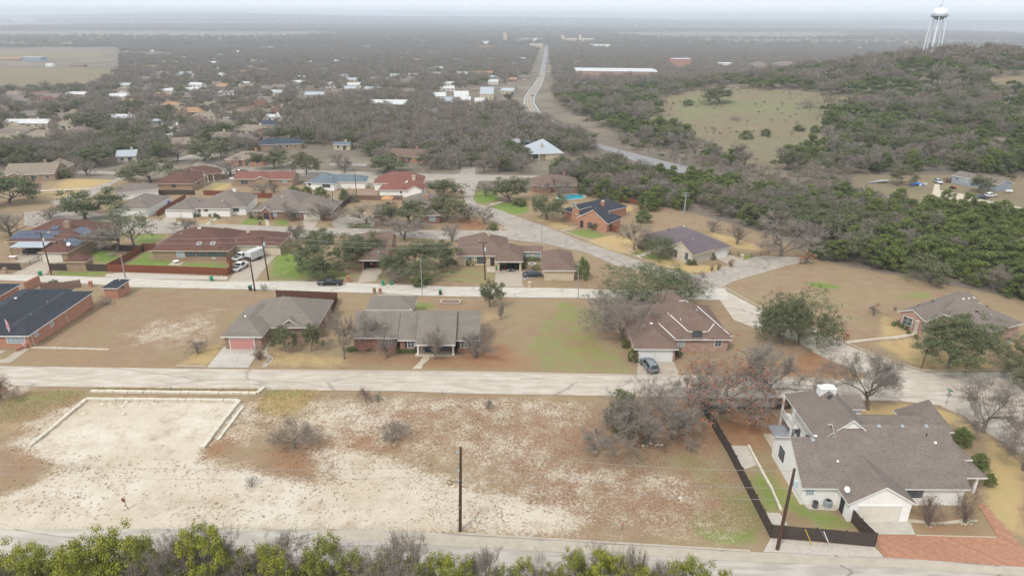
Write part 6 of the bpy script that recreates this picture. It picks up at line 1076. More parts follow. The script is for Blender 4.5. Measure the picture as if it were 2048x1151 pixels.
# bushes and hedges
for key, k, bx, by, top, wpx, lb in [('bush', 'M3', 420, 975, 800, 150, 'round clipped bush left of the two white garage doors'), ('bush', 'M3', 1000, 905, 790, 110, 'round bush right of the two white garage doors'), ('bush', 'M3', 330, 790, 690, 150, 'dark low bush under the dense bare oak'), ('bush', 'M4', 390, 515, 410, 135, 'bright round bush before the cream brick house'), ('bush', 'M4', 170, 500, 430, 80, 'dark bush left of the bright round one'), ('evergreen', 'M4', 1830, 690, 400, 210, 'big bright bush at the right end of the cream wing'), ('bush', 'M1', 930, 740, 660, 90, 'left half of the clipped bush by the plum roof'), ('bush', 'M1', 1000, 742, 664, 90, 'right half of the clipped bush by the plum roof'), ('bush', 'M1', 1255, 670, 580, 90, 'dark bush against the pale garage side wall'),
    ('bush', 'M6', 1065, 418, 365, 70, 'yellowish bush, leftmost of five before the white porch'), ('bush', 'M6', 1135, 412, 365, 60, 'yellowish bush, second of five before the white porch'), ('bush', 'M6', 1262, 412, 370, 60, 'yellowish bush, third of five before the white porch'), ('bush', 'M6', 1312, 418, 372, 50, 'yellowish bush, fourth of five before the white porch'), ('bush', 'M6', 1342, 436, 385, 60, 'yellowish bush, rightmost of five before the white porch'), ('bush', 'M6', 1720, 432, 385, 66, 'left bush of two by the arched porch gable'), ('bush', 'M6', 1815, 446, 405, 64, 'right bush of two by the arched porch gable'),
    ('bush', 'K1', 375, 1025, 970, 72, 'large clipped round bush beside the tan twin-gabled house'), ('bush', 'M7', 155, 522, 470, 55, 'light round bush at the bed tip by the brick gable'), ('bush', 'M7', 200, 515, 462, 55, 'dark bush, second in the bed by the brick gable'), ('bush', 'M7', 250, 545, 490, 60, 'dark bush, third in the bed by the brick gable'), ('bush', 'M7', 300, 570, 515, 60, 'dark bush, fourth in the bed by the brick gable'), ('bush', 'M7', 325, 618, 570, 52, 'light bush at the near end of the bed by the brick gable'), ('bush', 'M7', 410, 662, 615, 55, 'single bush beside the arched entry walk'), ('evergreen', 'N5', 300, 620, 450, 200, 'yellowish evergreen behind the right end of the white house'), ('evergreen', 'N5', 450, 860, 690, 200, 'dark juniper bush at the right of the white house roof'), ('evergreen', 'N5', 560, 1010, 890, 130, 'low juniper spray by the right porch of the white house'),
    ('bush', 'K5', 1610, 200, 150, 110, 'dark round bush on the bright lawn'), ('bush', 'K5', 1435, 358, 315, 80, 'blue-green agave clump at the street corner'), ('bush', 'M5', 680, 930, 890, 110, 'green bush behind the wooden screen by the alley'), ('bush', 'K6', 800, 480, 410, 140, 'grey-green shrubs left of the plum-roofed house'), ('evergreen', 'K6', 775, 310, 225, 120, 'green bush behind the plum-roofed house left'), ('evergreen', 'N2', 1290, 420, 310, 130, 'left end of the tall green hedge behind the steep roof'), ('evergreen', 'N2', 1400, 425, 312, 130, 'middle of the tall green hedge behind the steep roof'), ('evergreen', 'N2', 1520, 425, 322, 140, 'right end of the tall green hedge behind the steep roof'), ('evergreen', 'N1', 60, 480, 290, 140, 'dark bushes left of the tall pole'), ('evergreen', 'K6', 1900, 540, 440, 110, 'dark juniper at the wood corner by the orange tree'),
    ('bush', 'N1', 205, 470, 385, 90, 'deep red bush in the fenced yard')]:
    o = tree(key, k, bx, by, top, wpx, lb, 'bush')
def hedge(k, a, b, h, wd, label, mat=None):
    p, q = P(k, *a), P(k, *b); d = q - p; L_ = d.length; rs = np.random.default_rng(int(L_ * 100)); n = int(L_ * 220)
    t = rs.random(n)[:, None]; c = np.array(p) + t * np.array(d); off = rs.uniform(-.5, .5, (n, 3)) * np.array([wd, wd, h]) + np.array([0, 0, h / 2]); edge_ = rs.integers(0, 3, n)
    off[edge_ == 0, 2] = h * rs.uniform(.92, 1.02, (edge_ == 0).sum()); off[edge_ == 1, 1] = -wd / 2 * rs.uniform(.9, 1.1, (edge_ == 1).sum()); C = c + off - np.array(p)
    lv = leaves(rs, C, n * 2, .12, .09); o = bpy.data.objects.new('hedge', quads_to_mesh('hedge', lv, (mat or GREENB,))); COL.objects.link(o); o.location = p; tag(o, label, 'hedge')
hedge('N1', (495, 388), (752, 385), 1.9, 1, 'long clipped hedge along the red-roofed house back wall'); hedge('N1', (808, 390), (925, 385), 1.9, 1, 'short clipped hedge right of the back-wall gap'); hedge('N1', (110, 800), (395, 800), 1.2, 1.6, 'oval hedge around the brick mailbox at the cul-de-sac drive'); hedge('N7', (745, 730), (985, 730), .9, 1.1, 'clipped hedge left of the white-columned porch'); hedge('N7', (360, 700), (560, 690), .6, 1, 'low dark hedge under the long ranch wall'); hedge('N7', (85, 712), (215, 705), .6, 1, 'low round hedge at the ranch left corner'); hedge('N8', (-40, 865), (265, 872), .9, 1, 'dark hedge beneath the curtained window at the left edge')
hedge('M4', (1070, 560), (1075, 440), 1.1, 1, 'clipped hedge, left side of the courtyard'); hedge('M4', (1110, 455), (1285, 460), 1.2, 1.2, 'clipped hedge below the two courtyard windows'); hedge('M4', (1170, 570), (1270, 570), 1.0, 1.4, 'clipped hedge, front of the courtyard'); hedge('M1', (690, 640), (880, 690), .7, 1, 'low hedge along the pale gable wall')

# ---------------------------------------------------------------- woods: every tree gets a place, the 300 largest of a kind stand as things
ZONES = [ # polygon, spacing, {kind: share}, height range, group words
 ([(1150, 395), (1235, 360), (1330, 345), (1480, 378), (1600, 395), (1700, 402), (1850, 418), (2200, 455), (2200, 640), (2048, 612), (1960, 590), (1900, 572), (1780, 548), (1650, 522), (1570, 470), (1480, 450), (1400, 425), (1330, 418), (1300, 425), (1260, 418), (1230, 400)], 4.6, dict(juniper=.64, bare=.28, oak=.08), (5, 8), 'wood right of the plum-roofed house'),
 ([(1105, 190), (1200, 172), (1350, 155), (1500, 150), (1620, 140), (1700, 128), (1840, 118), (1950, 108), (2300, 100), (2300, 365), (2040, 350), (1890, 345), (1860, 350), (1700, 352), (1560, 345), (1430, 330), (1330, 300), (1230, 270), (1130, 225)], 6.0, dict(juniper=.62, bare=.31, oak=.17), (4, 11), 'hillside wood below the water tower'),
 ([(590, 215), (760, 190), (900, 205), (1010, 212), (1050, 228), (1120, 245), (1210, 290), (1260, 320), (1220, 360), (1100, 350), (1000, 345), (860, 345), (760, 335), (680, 300), (620, 290), (590, 250)], 6.3, dict(bare=.6, oak=.34, juniper=.06), (6, 9), 'wood in the middle of the picture'),
 ([(1100, 330), (1250, 320), (1330, 345), (1235, 365), (1150, 395), (1120, 380)], 6, dict(bare=.7, oak=.2, juniper=.1), (5, 8), 'wood beside the highway bend'),
 ([(-60, 190), (200, 180), (590, 190), (600, 300), (480, 310), (330, 330), (200, 330), (100, 340), (-60, 345)], 8.5, dict(bare=.58, oak=.42), (6, 10.5), 'neighbourhood on the left'),
 ([(-300, 96), (240, 96), (240, 150), (200, 175), (620, 185), (760, 185), (900, 200), (1040, 205), (1085, 165), (1087, 92), (1300, 88), (-300, 88)], 9.5, dict(bare=.68, oak=.32), (5, 11), 'wooded town'),
 ([(1097, 92), (2300, 96), (2300, 110), (1840, 125), (1620, 142), (1500, 152), (1350, 158), (1200, 172), (1110, 185)], 9.5, dict(bare=.68, oak=.32), (5, 13), 'wooded town beyond the hill'),
 ([(-500, 50), (2500, 50), (2500, 96), (-500, 96)], 34, dict(bare=.8, oak=.2), (13, 20), 'far woods'),
 ([(1235, 275), (1330, 300), (1440, 330), (1540, 345), (1700, 352), (1710, 402), (1600, 395), (1480, 378), (1340, 342), (1240, 300)], 5, dict(bare=.8, oak=.12, juniper=.08), (3, 5), 'brush between meadow and highway'),
 ([(1300, 200), (1420, 172), (1560, 180), (1700, 195), (1650, 290), (1530, 345), (1380, 290)], 9, dict(bare=.6, juniper=.4), (1, 2.6), 'open meadow'),
 ([(-900, 20), (2900, 20), (2900, 56), (-900, 56)], 78, dict(bare=.75, oak=.25), (18, 34), 'far ridge woods'),
 ([(560, 300), (640, 320), (660, 335), (560, 340), (540, 320)], 14, dict(bare=.6, oak=.4), (5, 7), 'upper street'), ([(0, 290), (200, 280), (330, 300), (300, 340), (160, 335), (0, 335)], 9, dict(bare=.4, oak=.6), (6, 8), 'left-edge oaks')]
EXCL = [poly for wt, poly in GROUND['field']] + ROADPX + [fr('K2', (985, 600), (1040, 480), (1090, 430), (1140, 300), (1160, 262), (1205, 262), (1210, 420), (1225, 560), (1300, 650), (1330, 700), (1500, 800), (1500, 860), (1180, 715), (1060, 690), (1030, 640)),
        fr('K2', (530, 540), (1000, 480), (1100, 430), (1090, 500), (990, 620), (870, 625), (530, 610)), fr('K2', (1060, 870), (1300, 900), (1560, 900), (1560, 960), (1300, 1005), (1070, 1005)), fr('K2', (1440, 800), (1720, 880), (2010, 965), (2010, 1050), (1700, 1000), (1560, 950), (1440, 880)), fr('K1', (1680, 830), (2048, 850), (2200, 930), (2014, 1000), (1700, 960)), fr('K2', (0, 880), (180, 930), (190, 1000), (0, 1000)), fr('K1', (600, 300), (1000, 305), (980, 330), (600, 325)), fr('K6', (1130, 320), (1560, 455), (1600, 520), (1400, 500), (1240, 400)), fr('K6', (560, 180), (790, 200), (760, 240), (600, 240)), fr('K7', (420, 560), (700, 620), (1000, 640), (1500, 760), (1200, 830), (300, 700)), fr('K3', (1760, 450), (2100, 470), (2100, 520), (1850, 520))]
hx = np.array([[f[0], f[1], f[2]] for f in FOOT])
pts_all = []
for zi, (poly, sp, mixd, (h0, h1), words) in enumerate(ZONES):
    q = np.array(poly, float); rs = np.random.default_rng(500 + zi)
    wy = [P('F', x, max(y, 46)) for x, y in poly]; x0, x1 = min(p.x for p in wy), max(p.x for p in wy); y0, y1 = min(p.y for p in wy) - 5, max(p.y for p in wy) + 5
    if words == 'far ridge woods': x0, x1, y0, y1 = -8500, 8500, 7200, 15500
    if zi == 7: x0, x1, y0, y1 = -3600, 3600, 2300, 7200
    gx, gy = np.meshgrid(np.arange(x0, x1, sp), np.arange(y0, y1, sp)); gx = gx.ravel() + rs.uniform(-.45, .45, gx.size) * sp; gy = gy.ravel() + rs.uniform(-.45, .45, gy.size) * sp
    gz = Tn(gx, gy); px, py = projn(gx, gy, gz); ok = inpoly(px, py, poly) & (px > -60) & (px < 2110) & (gy > 60)
    ja = np.clip((py - 80) / 60, 0, 1); jx, jy = px + ja * 13 * np.sin(gx * .11 + gy * .05) + ja * rs.normal(0, 5, px.shape), py + ja * 5 * np.sin(gx * .07 - gy * .06) + ja * rs.normal(0, 1.5, px.shape)
    for ei, e in enumerate([] if words == 'open meadow' else EXCL): ok &= ~(inpoly(jx, jy, e) if ei < len(GROUND['field']) else inpoly(px, py, e))
    gx, gy, gz, px, py = (a[ok] for a in (gx, gy, gz, px, py))
    ok = np.ones(len(gx), bool)
    for f in FOOT:
        r = f[2]; dx, dy = gx - f[0], gy - f[1]; ok &= ~((np.hypot(dx, dy) < r * .9 + 2) | ((np.abs(dx - f[0] / max(f[1], 1) * dy) < r * .85) & (dy < 0) & (dy > -(8 + f[3] * min(120, 8 * f[1] / (CZ - f[4]))))  ))
    for tx, ty, tr_ in TREEPOS: ok &= np.hypot(gx - tx, gy - ty) > tr_ * .8 + 1.0
    # thin patches so that openings show
    den = np.sin(gx * .03 + zi) * np.sin(gy * .021 + gx * .011) + .5 * np.sin(gx * .09) * np.sin(gy * .07)
    ok &= rs.random(len(gx)) < np.clip(1.0 + .35 * den - (.12 if zi in (4, 5, 6) else 0), .35, 1)
    if words == 'open meadow': ok &= rs.random(len(gx)) < np.clip(.4 + .6 * np.sin(gx * .06) * np.sin(gy * .05), .02, .9)
    gx, gy, gz = gx[ok], gy[ok], gz[ok]; ks = list(mixd); pr = np.array([mixd[k] for k in ks]); pr = pr / pr.sum()
    # kinds come in drifts
    drift = np.clip(.5 + .6 * np.sin(gx * .05 + 1.3 * zi) * np.cos(gy * .045) + rs.normal(0, .22, len(gx)), 0, .999); kind = np.searchsorted(np.cumsum(pr), drift if zi in (0, 1) else rs.random(len(gx))); kind = np.minimum(kind, len(ks) - 1)
    hh = rs.uniform(h0, h1, len(gx)); zc_ = gx * CF.x + gy * CF.y + (gz - CZ) * CF.z
    for a, b, c, k_, h_, zc1 in zip(gx, gy, gz, kind, hh, zc_): pts_all.append((h_ / zc1, ks[k_], a, b, c, h_, words))
pts_all.sort(reverse=True); cnt = {'bare': 0, 'oak': 0, 'juniper': 0}; LIM = {'bare': 215, 'oak': 240, 'juniper': 270}; rest = []
WORDS = {'bare': 'grey-brown leafless tree in the ', 'oak': 'olive-leaved oak in the ', 'juniper': 'dark green juniper in the '}
for s, k, a, b, c, h_, words in pts_all:
    if cnt[k] < LIM[k]:
        cnt[k] += 1; ph, pw = PH[k]; f = h_ / ph; r = random.random()
        inst(k, cnt[k], (a, b, c), r * 6.28, f * random.uniform(.9, 1.25), f * random.uniform(.85, 1.05), WORDS[k] + words, 'tree', {'bare': 'leafless trees', 'oak': 'oaks', 'juniper': 'junipers'}[k] + ' of the ' + words)
    else: rest.append((a, b, c, h_, k, s))
# everything further: one woodland object, one tree form set on each surveyed point
def lod(key, seed, nq, size, h, w_, mat, bare_=False):
    rs = np.random.default_rng(seed); nc = 26; g = rs.uniform(0, 2 * math.pi, nc); r = np.sqrt(rs.uniform(.05, 1, nc)) * w_ / 2 * .82; z = h * (.42 + .5 * np.sqrt(np.clip(1 - (r / (w_ / 2)) ** 2, 0, 1)) * rs.uniform(.55, 1, nc))
    C = np.stack([np.cos(g) * r, np.sin(g) * r, z], 1)
    if bare_:
        n = nq; a = np.array([0, 0, h * .3]) + rs.normal(0, .1, (n, 3)); k = rs.integers(0, nc, n); base = np.where(rs.random((n, 1)) < .2, a, C[k] + rs.normal(0, w_ * .1, (n, 3))); d = base - a; d /= np.linalg.norm(d, axis=1)[:, None] + 1e-6; d = d + rs.normal(0, .45, (n, 3)) + np.array([0, 0, .35]); d /= np.linalg.norm(d, axis=1)[:, None]
        s = np.cross(d, rs.normal(0, 1, (n, 3))); s /= np.linalg.norm(s, axis=1)[:, None]; e = base + d * rs.uniform(.5, 1, (n, 1)) * size * 6; Q = np.stack([base - s * size * .42, base + s * size * .42, e + s * size * .15, e - s * size * .15], 1)
        tk = [np.array([[[-.15, 0, -.3], [.15, 0, -.3], [.1, 0, h * .6], [-.1, 0, h * .6]], [[0, -.15, -.3], [0, .15, -.3], [0, .1, h * .6], [0, -.1, h * .6]]])]
        Q = np.concatenate([Q] + tk)
    else: Q = leaves(rs, C, nq, w_ * .15, size)
    me = quads_to_mesh('woodland_' + key, Q.reshape(-1, 3), (mat,)); return bpy.data.objects.new('woodland_' + key, me)
LODS = {'bare': lod('bare', 1, 420, .26, 8, 8.6, mk('woodland_twigs', (.17, .15, .125), (.28, .25, .215), .3, .95, rnd=((.22, .17, .13), .8)), True), 'oak': lod('oak', 2, 420, .42, 7, 8.5, mk('woodland_leaves', (.10, .11, .05), (.19, .19, .095), .3, .9, rnd=((.12, .12, .06), .8))), 'juniper': lod('juniper', 3, 460, .40, 6.3, 6.8, mk('woodland_juniper', (.08, .11, .03), (.17, .195, .055), .3, .9, rnd=((.05, .07, .025), .8)))}
def woodland(name, rows, label):
    me = bpy.data.meshes.new(name); n = len(rows); co = np.array([(a, b, c) for a, b, c, *_ in rows], np.float32); me.vertices.add(n); me.vertices.foreach_set('co', co.ravel())
    ki = np.array([{'bare': 0, 'oak': 1, 'juniper': 2}[r[4]] for r in rows], np.int32); sc_ = np.array([r[3] / 8 for r in rows], np.float32)
    at = me.attributes.new('form', 'INT', 'POINT'); at.data.foreach_set('value', ki); at = me.attributes.new('size', 'FLOAT', 'POINT'); at.data.foreach_set('value', sc_)
    o = bpy.data.objects.new(name, me); COL.objects.link(o); tag(o, label, 'woodland', None, 'stuff')
    g = bpy.data.node_groups.new(name, 'GeometryNodeTree'); g.interface.new_socket('Geometry', in_out='INPUT', socket_type='NodeSocketGeometry'); g.interface.new_socket('Geometry', in_out='OUTPUT', socket_type='NodeSocketGeometry')
    N, L = g.nodes, g.links; gi, go = N.new('NodeGroupInput'), N.new('NodeGroupOutput'); jn = N.new('GeometryNodeJoinGeometry')
    fa = N.new('GeometryNodeInputNamedAttribute'); fa.data_type = 'INT'; fa.inputs[0].default_value = 'form'; sa = N.new('GeometryNodeInputNamedAttribute'); sa.data_type = 'FLOAT'; sa.inputs[0].default_value = 'size'
    rv = N.new('FunctionNodeRandomValue'); rv.data_type = 'FLOAT_VECTOR'; rv.inputs[0].default_value = (0, 0, 0); rv.inputs[1].default_value = (0, 0, 6.28)
    for i, key in enumerate(('bare', 'oak', 'juniper')):
        cm = N.new('FunctionNodeCompare'); cm.data_type = 'INT'; cm.operation = 'EQUAL'; L.new(fa.outputs[0], cm.inputs[2]); cm.inputs[3].default_value = i
        ob = N.new('GeometryNodeObjectInfo'); ob.inputs['Object'].default_value = LODS[key]; ob.inputs['As Instance'].default_value = True
        ip = N.new('GeometryNodeInstanceOnPoints'); L.new(gi.outputs[0], ip.inputs['Points']); L.new(cm.outputs[0], ip.inputs['Selection']); L.new(ob.outputs['Geometry'], ip.inputs['Instance']); L.new(rv.outputs[0], ip.inputs['Rotation']); L.new(sa.outputs[0], ip.inputs['Scale']); L.new(ip.outputs[0], jn.inputs[0])
    L.new(jn.outputs[0], go.inputs[0]); md = o.modifiers.new('trees', 'NODES'); md.node_group = g; return o
woodland('distant_woodland', rest, 'endless grey-brown and olive woods covering hill, town and valley behind the houses')
print('trees', cnt, 'rest', len(rest))
# dry weed tufts over the vacant lot
rs = np.random.default_rng(9); n = 6500; tx, ty = rs.uniform(-70, 34, n), rs.uniform(66, 97, n); tz = Tn(tx, ty); px, py = projn(tx, ty, tz)
lot = inpoly(px, py, [(0, 800), (480, 790), (640, 785), (1195, 800), (1400, 830), (1540, 1075), (1500, 1100), (1180, 1075), (920, 1060), (0, 1050)]) & ~inpoly(px, py, [(170, 790), (485, 795), (450, 850), (385, 920), (60, 900)])
d_ = np.sin(tx * .31) * np.sin(ty * .27 + tx * .1) + rs.normal(0, .5, n); lot &= d_ > -.2; tx, ty, tz = tx[lot], ty[lot], tz[lot]
C = np.repeat(np.stack([tx, ty, tz], 1), 16, 0); m_ = len(C); b0 = C + rs.normal(0, .06, (m_, 3)) * [1, 1, 0]; d = rs.normal(0, .5, (m_, 3)); d[:, 2] = 1; d /= np.linalg.norm(d, axis=1)[:, None]; s = np.cross(d, rs.normal(0, 1, (m_, 3))); s /= np.linalg.norm(s, axis=1)[:, None]; e = b0 + d * rs.uniform(.02, .10, (m_, 1))
o = bpy.data.objects.new('dry_weeds', quads_to_mesh('dry_weeds', np.stack([b0 - s * .022, b0 + s * .022, e + s * .012, e - s * .012], 1), (mk('weed_stems', (.27, .18, .115), (.38, .29, .18), .3, .95, fine=(1.5, (.27, .12, .07), .6)),))); COL.objects.link(o); tag(o, 'sparse dry weed tufts over the pale soil of the vacant lot', 'weeds', None, 'stuff')
# tall straw grass
def grass(k, poly, n, h, mat, label):
    q = [P(k, *p) for p in poly]; x0, x1, y0, y1 = min(p.x for p in q), max(p.x for p in q), min(p.y for p in q), max(p.y for p in q); rs = np.random.default_rng(n); x, y = rs.uniform(x0, x1, n), rs.uniform(y0, y1, n); ok = inpoly(x, y, [(p.x, p.y) for p in q]); x, y = x[ok], y[ok]; z = Tn(x, y); m_ = len(x)
    b0 = np.stack([x, y, z], 1); d = rs.normal(0, .3, (m_, 3)); d[:, 2] = 1; s = np.cross(d, rs.normal(0, 1, (m_, 3))); s /= np.linalg.norm(s, axis=1)[:, None]; e = b0 + d * rs.uniform(.4, 1, (m_, 1)) * h
    o = bpy.data.objects.new('tall_grass', quads_to_mesh('tall_grass', np.stack([b0 - s * .03, b0 + s * .03, e + s * .015, e - s * .015], 1), (mat,))); COL.objects.link(o); tag(o, label, 'grass', None, 'stuff')
GR = mk('tall_grass', (.55, .42, .22), (.42, .36, .17), .5, .95)
grass('L2', [(20, 395), (70, 300), (310, 292), (300, 325), (220, 405), (100, 425)], 3500, .35, GR, 'patch of tall straw grass right of the pale block wall end'); grass('L1', [(420, 288), (1180, 292), (1190, 303), (420, 300)], 2500, .35, GR, 'strip of tall straw grass between street and upper block wall')
grass('L1', [(0, 345), (180, 300), (395, 300), (380, 340), (150, 440), (0, 450)], 5000, .25, GR, 'olive and straw grass at the left of the block-walled pad')

# ---------------------------------------------------------------- fences, walls
def fence(label, k, pts, h, mat, name='fence', rail=False, pw=.14, closed=False):
    w2 = [P(k, *p) for p in pts]; c = w2[0].copy(); t = thing(name, label, 'fence', c); rs = random.Random(len(label)); m = MB()
    for a, b in zip(w2, w2[1:]):
        d = b - a; L_ = Vector((d.x, d.y, 0)).length; u = Vector((d.x, d.y, 0)).normalized(); n = max(1, int(L_ / (pw + .012))); v = Vector((-u.y, u.x, 0)); ar = math.atan2(u.y, u.x)
        if not rail:
            for i in range(n):
                q = a.lerp(b, (i + .5) / n); hz = h + rs.uniform(-.04, .03); m.box((q.x - c.x, q.y - c.y, T(q.x, q.y) - c.z + hz / 2 + .02), (pw, .025 + rs.uniform(0, .012), hz), ar)
        else:
            for zz in (.15, h * .55, h): 
                q0, q1 = a - c, b - c; m.tube([q0 + Vector((0, 0, zz)), q1 + Vector((0, 0, zz))], .03, 4)
            for i in range(int(L_ / .4)):
                q = a.lerp(b, (i + .5) / max(1, int(L_ / .4))); m.box((q.x - c.x, q.y - c.y, q.z - c.z + h / 2), (.03, .03, h), ar)
    obj('board_panel' if not rail else 'railing', m, mat, t)
    if not rail:
        m = MB()
        for a, b in zip(w2, w2[1:]):
            d = b - a; u = Vector((d.x, d.y, 0)).normalized(); v = Vector((-u.y, u.x, 0)) * .07
            for zz in (.35, h - .35): m.tube([a - c + v + Vector((0, 0, zz)), b - c + v + Vector((0, 0, zz))], .045, 4)
        obj('rail', m, mat, t)
    n = 0
    for a, b in zip(w2, w2[1:]):
        L_ = (b - a).length; k_ = max(1, int(L_ / 2.6))
        for i in range(k_ + (b is w2[-1])):
            if n > 60: break
            q = a.lerp(b, i / k_); m = MB(); d = (b - a).normalized(); m.box((q.x - c.x - d.y * .12, q.y - c.y + d.x * .12, T(q.x, q.y) - c.z + (h + .06) / 2), (.1, .1, h + .06)); obj('post', m, mat, t); n += 1
    return t
fence('long weathered dark board fence between the vacant lot and the white house yard', 'L3', [(690, 375), (820, 595), (1012, 975)], 1.85, FENCE_D); fence('weathered dark board fence along the gravel beside the leaning brown pole', 'L4', [(98, 975), (300, 990), (568, 1016)], 1.85, FENCE_D); fence('short dark board fence running from garage corner to the paver drive', 'L4', [(456, 892), (500, 945), (568, 1014)], 1.85, FENCE_D)
fence('dark board fence at the back of the white house yard by the street', 'L3', [(695, 380), (900, 388), (1105, 385)], 1.85, FENCE_D); fence('red-stained board fence along the alley before the maroon-roofed house', 'M6', [(90, 1040), (500, 1050), (1000, 1065), (1460, 1085), (1520, 1040), (1440, 905)], 1.9, FENCE_R)
fence('red-stained board fence running back from the alley beside the lawn', 'M6', [(88, 1038), (300, 925), (495, 805)], 1.9, FENCE_R); fence('dark red board fence behind the lawn of the maroon-roofed house', 'M6', [(495, 800), (640, 788)], 1.9, FENCE_R); fence('dark brown board fence along the alley, left of the red-stained one', 'M5', [(655, 770), (1000, 775), (1380, 782)], 1.8, FENCE_D)
fence('dark brown board fence at the left edge beside the alley', 'M5', [(-60, 760), (120, 765), (268, 768)], 1.8, FENCE_D); fence('black metal railing beside the solar house drive', 'M5', [(268, 762), (400, 700), (510, 640)], 1.2, DARK, rail=True); fence('dark brown board fence behind the mistletoe tree lawn', 'M5', [(1135, 515), (1400, 515), (1840, 530)], 1.7, FENCE_D)
fence('brown board fence wrapping the back yard of the pink-garage house', 'M8', [(805, 155), (1190, 170), (1540, 190), (1475, 350)], 1.9, mk('fence_brown', (.13, .065, .045), (.09, .045, .03), 3)); fence('brown horizontal-board screen behind the charcoal roof', 'N8', [(475, 235), (700, 225), (935, 195)], 1.8, mk('fence_greybrown', (.22, .14, .11), (.16, .10, .08), 3))
fence('dark fence along the grey-tan house drive with the blue tarp', 'M6', [(655, 415), (740, 355), (980, 215)], 1.8, FENCE_R); fence('dark fence behind the back yards, left of the steep roof', 'M6', [(660, 170), (900, 165), (1080, 170)], 1.8, FENCE_D); fence('dark fence behind the white brick house', 'M6', [(1180, 170), (1360, 175), (1700, 200), (1960, 205)], 1.8, FENCE_R)
fence('brown board fence below the clipped back-wall hedge', 'N1', [(160, 440), (500, 450), (800, 445)], 1.7, mk('fence_greybrown', ())); fence('grey board fence beside the steep-roofed house side yard', 'N1', [(-60, 640), (60, 520), (170, 430)], 1.8, FENCE_D); fence('red picket fence curving round the pool house back yard', 'M2', [(1430, 345), (1600, 360), (1750, 400), (1890, 440)], 1.7, FENCE_R); fence('red wooden gate fence at the charcoal-roofed house corner', 'M2', [(1195, 925), (1290, 960), (1400, 985)], 1.9, FENCE_R)
fence('thin dark wire fence behind the plum-roofed house lawn', 'M1', [(1480, 600), (1600, 620), (1780, 640), (2020, 600)], 1.1, DARK, rail=True); fence('black screen fence at the storage yard by the highway', 'K2', [(970, 580), (995, 540), (1015, 512)], 2.6, DARK, pw=.5); fence('white board fence beside the mobile home track', 'N3', [(880, 580), (1300, 620), (1850, 690)], 1.0, R_WHITE, rail=True); fence('low white wall around the straw-lawn drive', 'N2', [(1600, 138), (1930, 142)], 1.0, R_WHITE)
BLOCK = mk('limestone_block', (.62, .57, .46), (.52, .465, .37), 1.2, .9, fine=(6, (.50, .45, .36), .4))
def blockwall(label, k, pts, h, wd, base=0.0):
    w2 = [P(k, *p) for p in pts]; c = w2[0].copy(); m = MB(); rs = random.Random(len(pts) * 7 + int(h * 10))
    for a, b in zip(w2, w2[1:]):
        d = b - a; d.z = 0; L_ = d.length; n = max(1, int(L_ / 1.15)); ar = math.atan2(d.y, d.x)
        for r in range(max(1, int(round(h / .35)))):
            for i in range(n):
                q = a.lerp(b, (i + .5) / n); m.box((q.x - c.x + rs.uniform(-.04, .04), q.y - c.y + rs.uniform(-.05, .05) , q.z - c.z + .17 + r * .35 - base), (L_ / n - .06, wd + rs.uniform(-.06, .06), .34), ar + rs.uniform(-.015, .015))
    o = obj('retaining_wall', m, BLOCK); o.location = c; tag(o, label, 'wall')
blockwall('pale limestone block wall along the back of the bare white pad', 'L1', [(395, 343), (750, 345), (1098, 350)], .26, .5); blockwall('pale limestone block wall down the left side of the white pad', 'L1', [(395, 345), (270, 450), (138, 558)], .26, .5)
blockwall('stepped pale limestone block wall down the right side of the white pad', 'L1', [(1100, 352), (1020, 450), (930, 570)], .7, .6, .3); blockwall('lower course of pale blocks beside the stepped right wall', 'L1', [(1118, 375), (1040, 478), (1000, 530)], .35, .45, .1); blockwall('upper pale limestone block wall between straw grass and pad', 'L1', [(420, 306), (800, 312), (1180, 316), (1215, 288)], .38, .6)
blockwall('thin pale kerb wall across the brown vacant lot', 'N8', [(360, 897), (800, 905), (1258, 918)], .35, .25, .12); blockwall('yellow-stone edging along the gravel and garden behind the dark fence', 'L3', [(912, 555), (955, 640), (1010, 740), (1060, 855)], .35, .3); 
def brickwall(label, k, pts, h, wd, mat, name='brick_wall'):
    w2 = [P(k, *p) for p in pts]; c = w2[0].copy(); m = MB(); caps = MB()
    for a, b in zip(w2, w2[1:]):
        d = b - a; ar = math.atan2(d.y, d.x); q = (a + b) / 2; L_ = Vector((d.x, d.y)).length; m.box((q.x - c.x, q.y - c.y, h / 2), (L_ + wd * .9, wd, h), ar); caps.box((q.x - c.x, q.y - c.y, h + .04), (L_ + wd + .08, wd + .08, .08), ar)
    t = thing(name, label, 'wall', c); obj('wall', m, mat, t); obj('coping', caps, mat, t)
brickwall('orange brick garden wall between the two charcoal roofs', 'N8', [(300, 235), (465, 165)], 1.9, .3, W_ORANGE); brickwall('orange brick step wall beside the walk at the left edge', 'N8', [(190, 935), (275, 900)], .5, .3, W_ORANGE); 
def mailbox(k, x, y, mat, label, h=1.3, group='brick mailbox pillars'):
    p = P(k, x, y); t = thing('mailbox', label, 'mailbox', p, 0, group); m = MB(); m.box((0, 0, h / 2), (.62, .62, h)); m.box((0, 0, h + .05), (.72, .72, .1)); obj('pillar', m, mat, t); m = MB(); m.box((0, -.34, h * .75), (.26, .06, .22)); obj('letter_box', m, DARK, t)
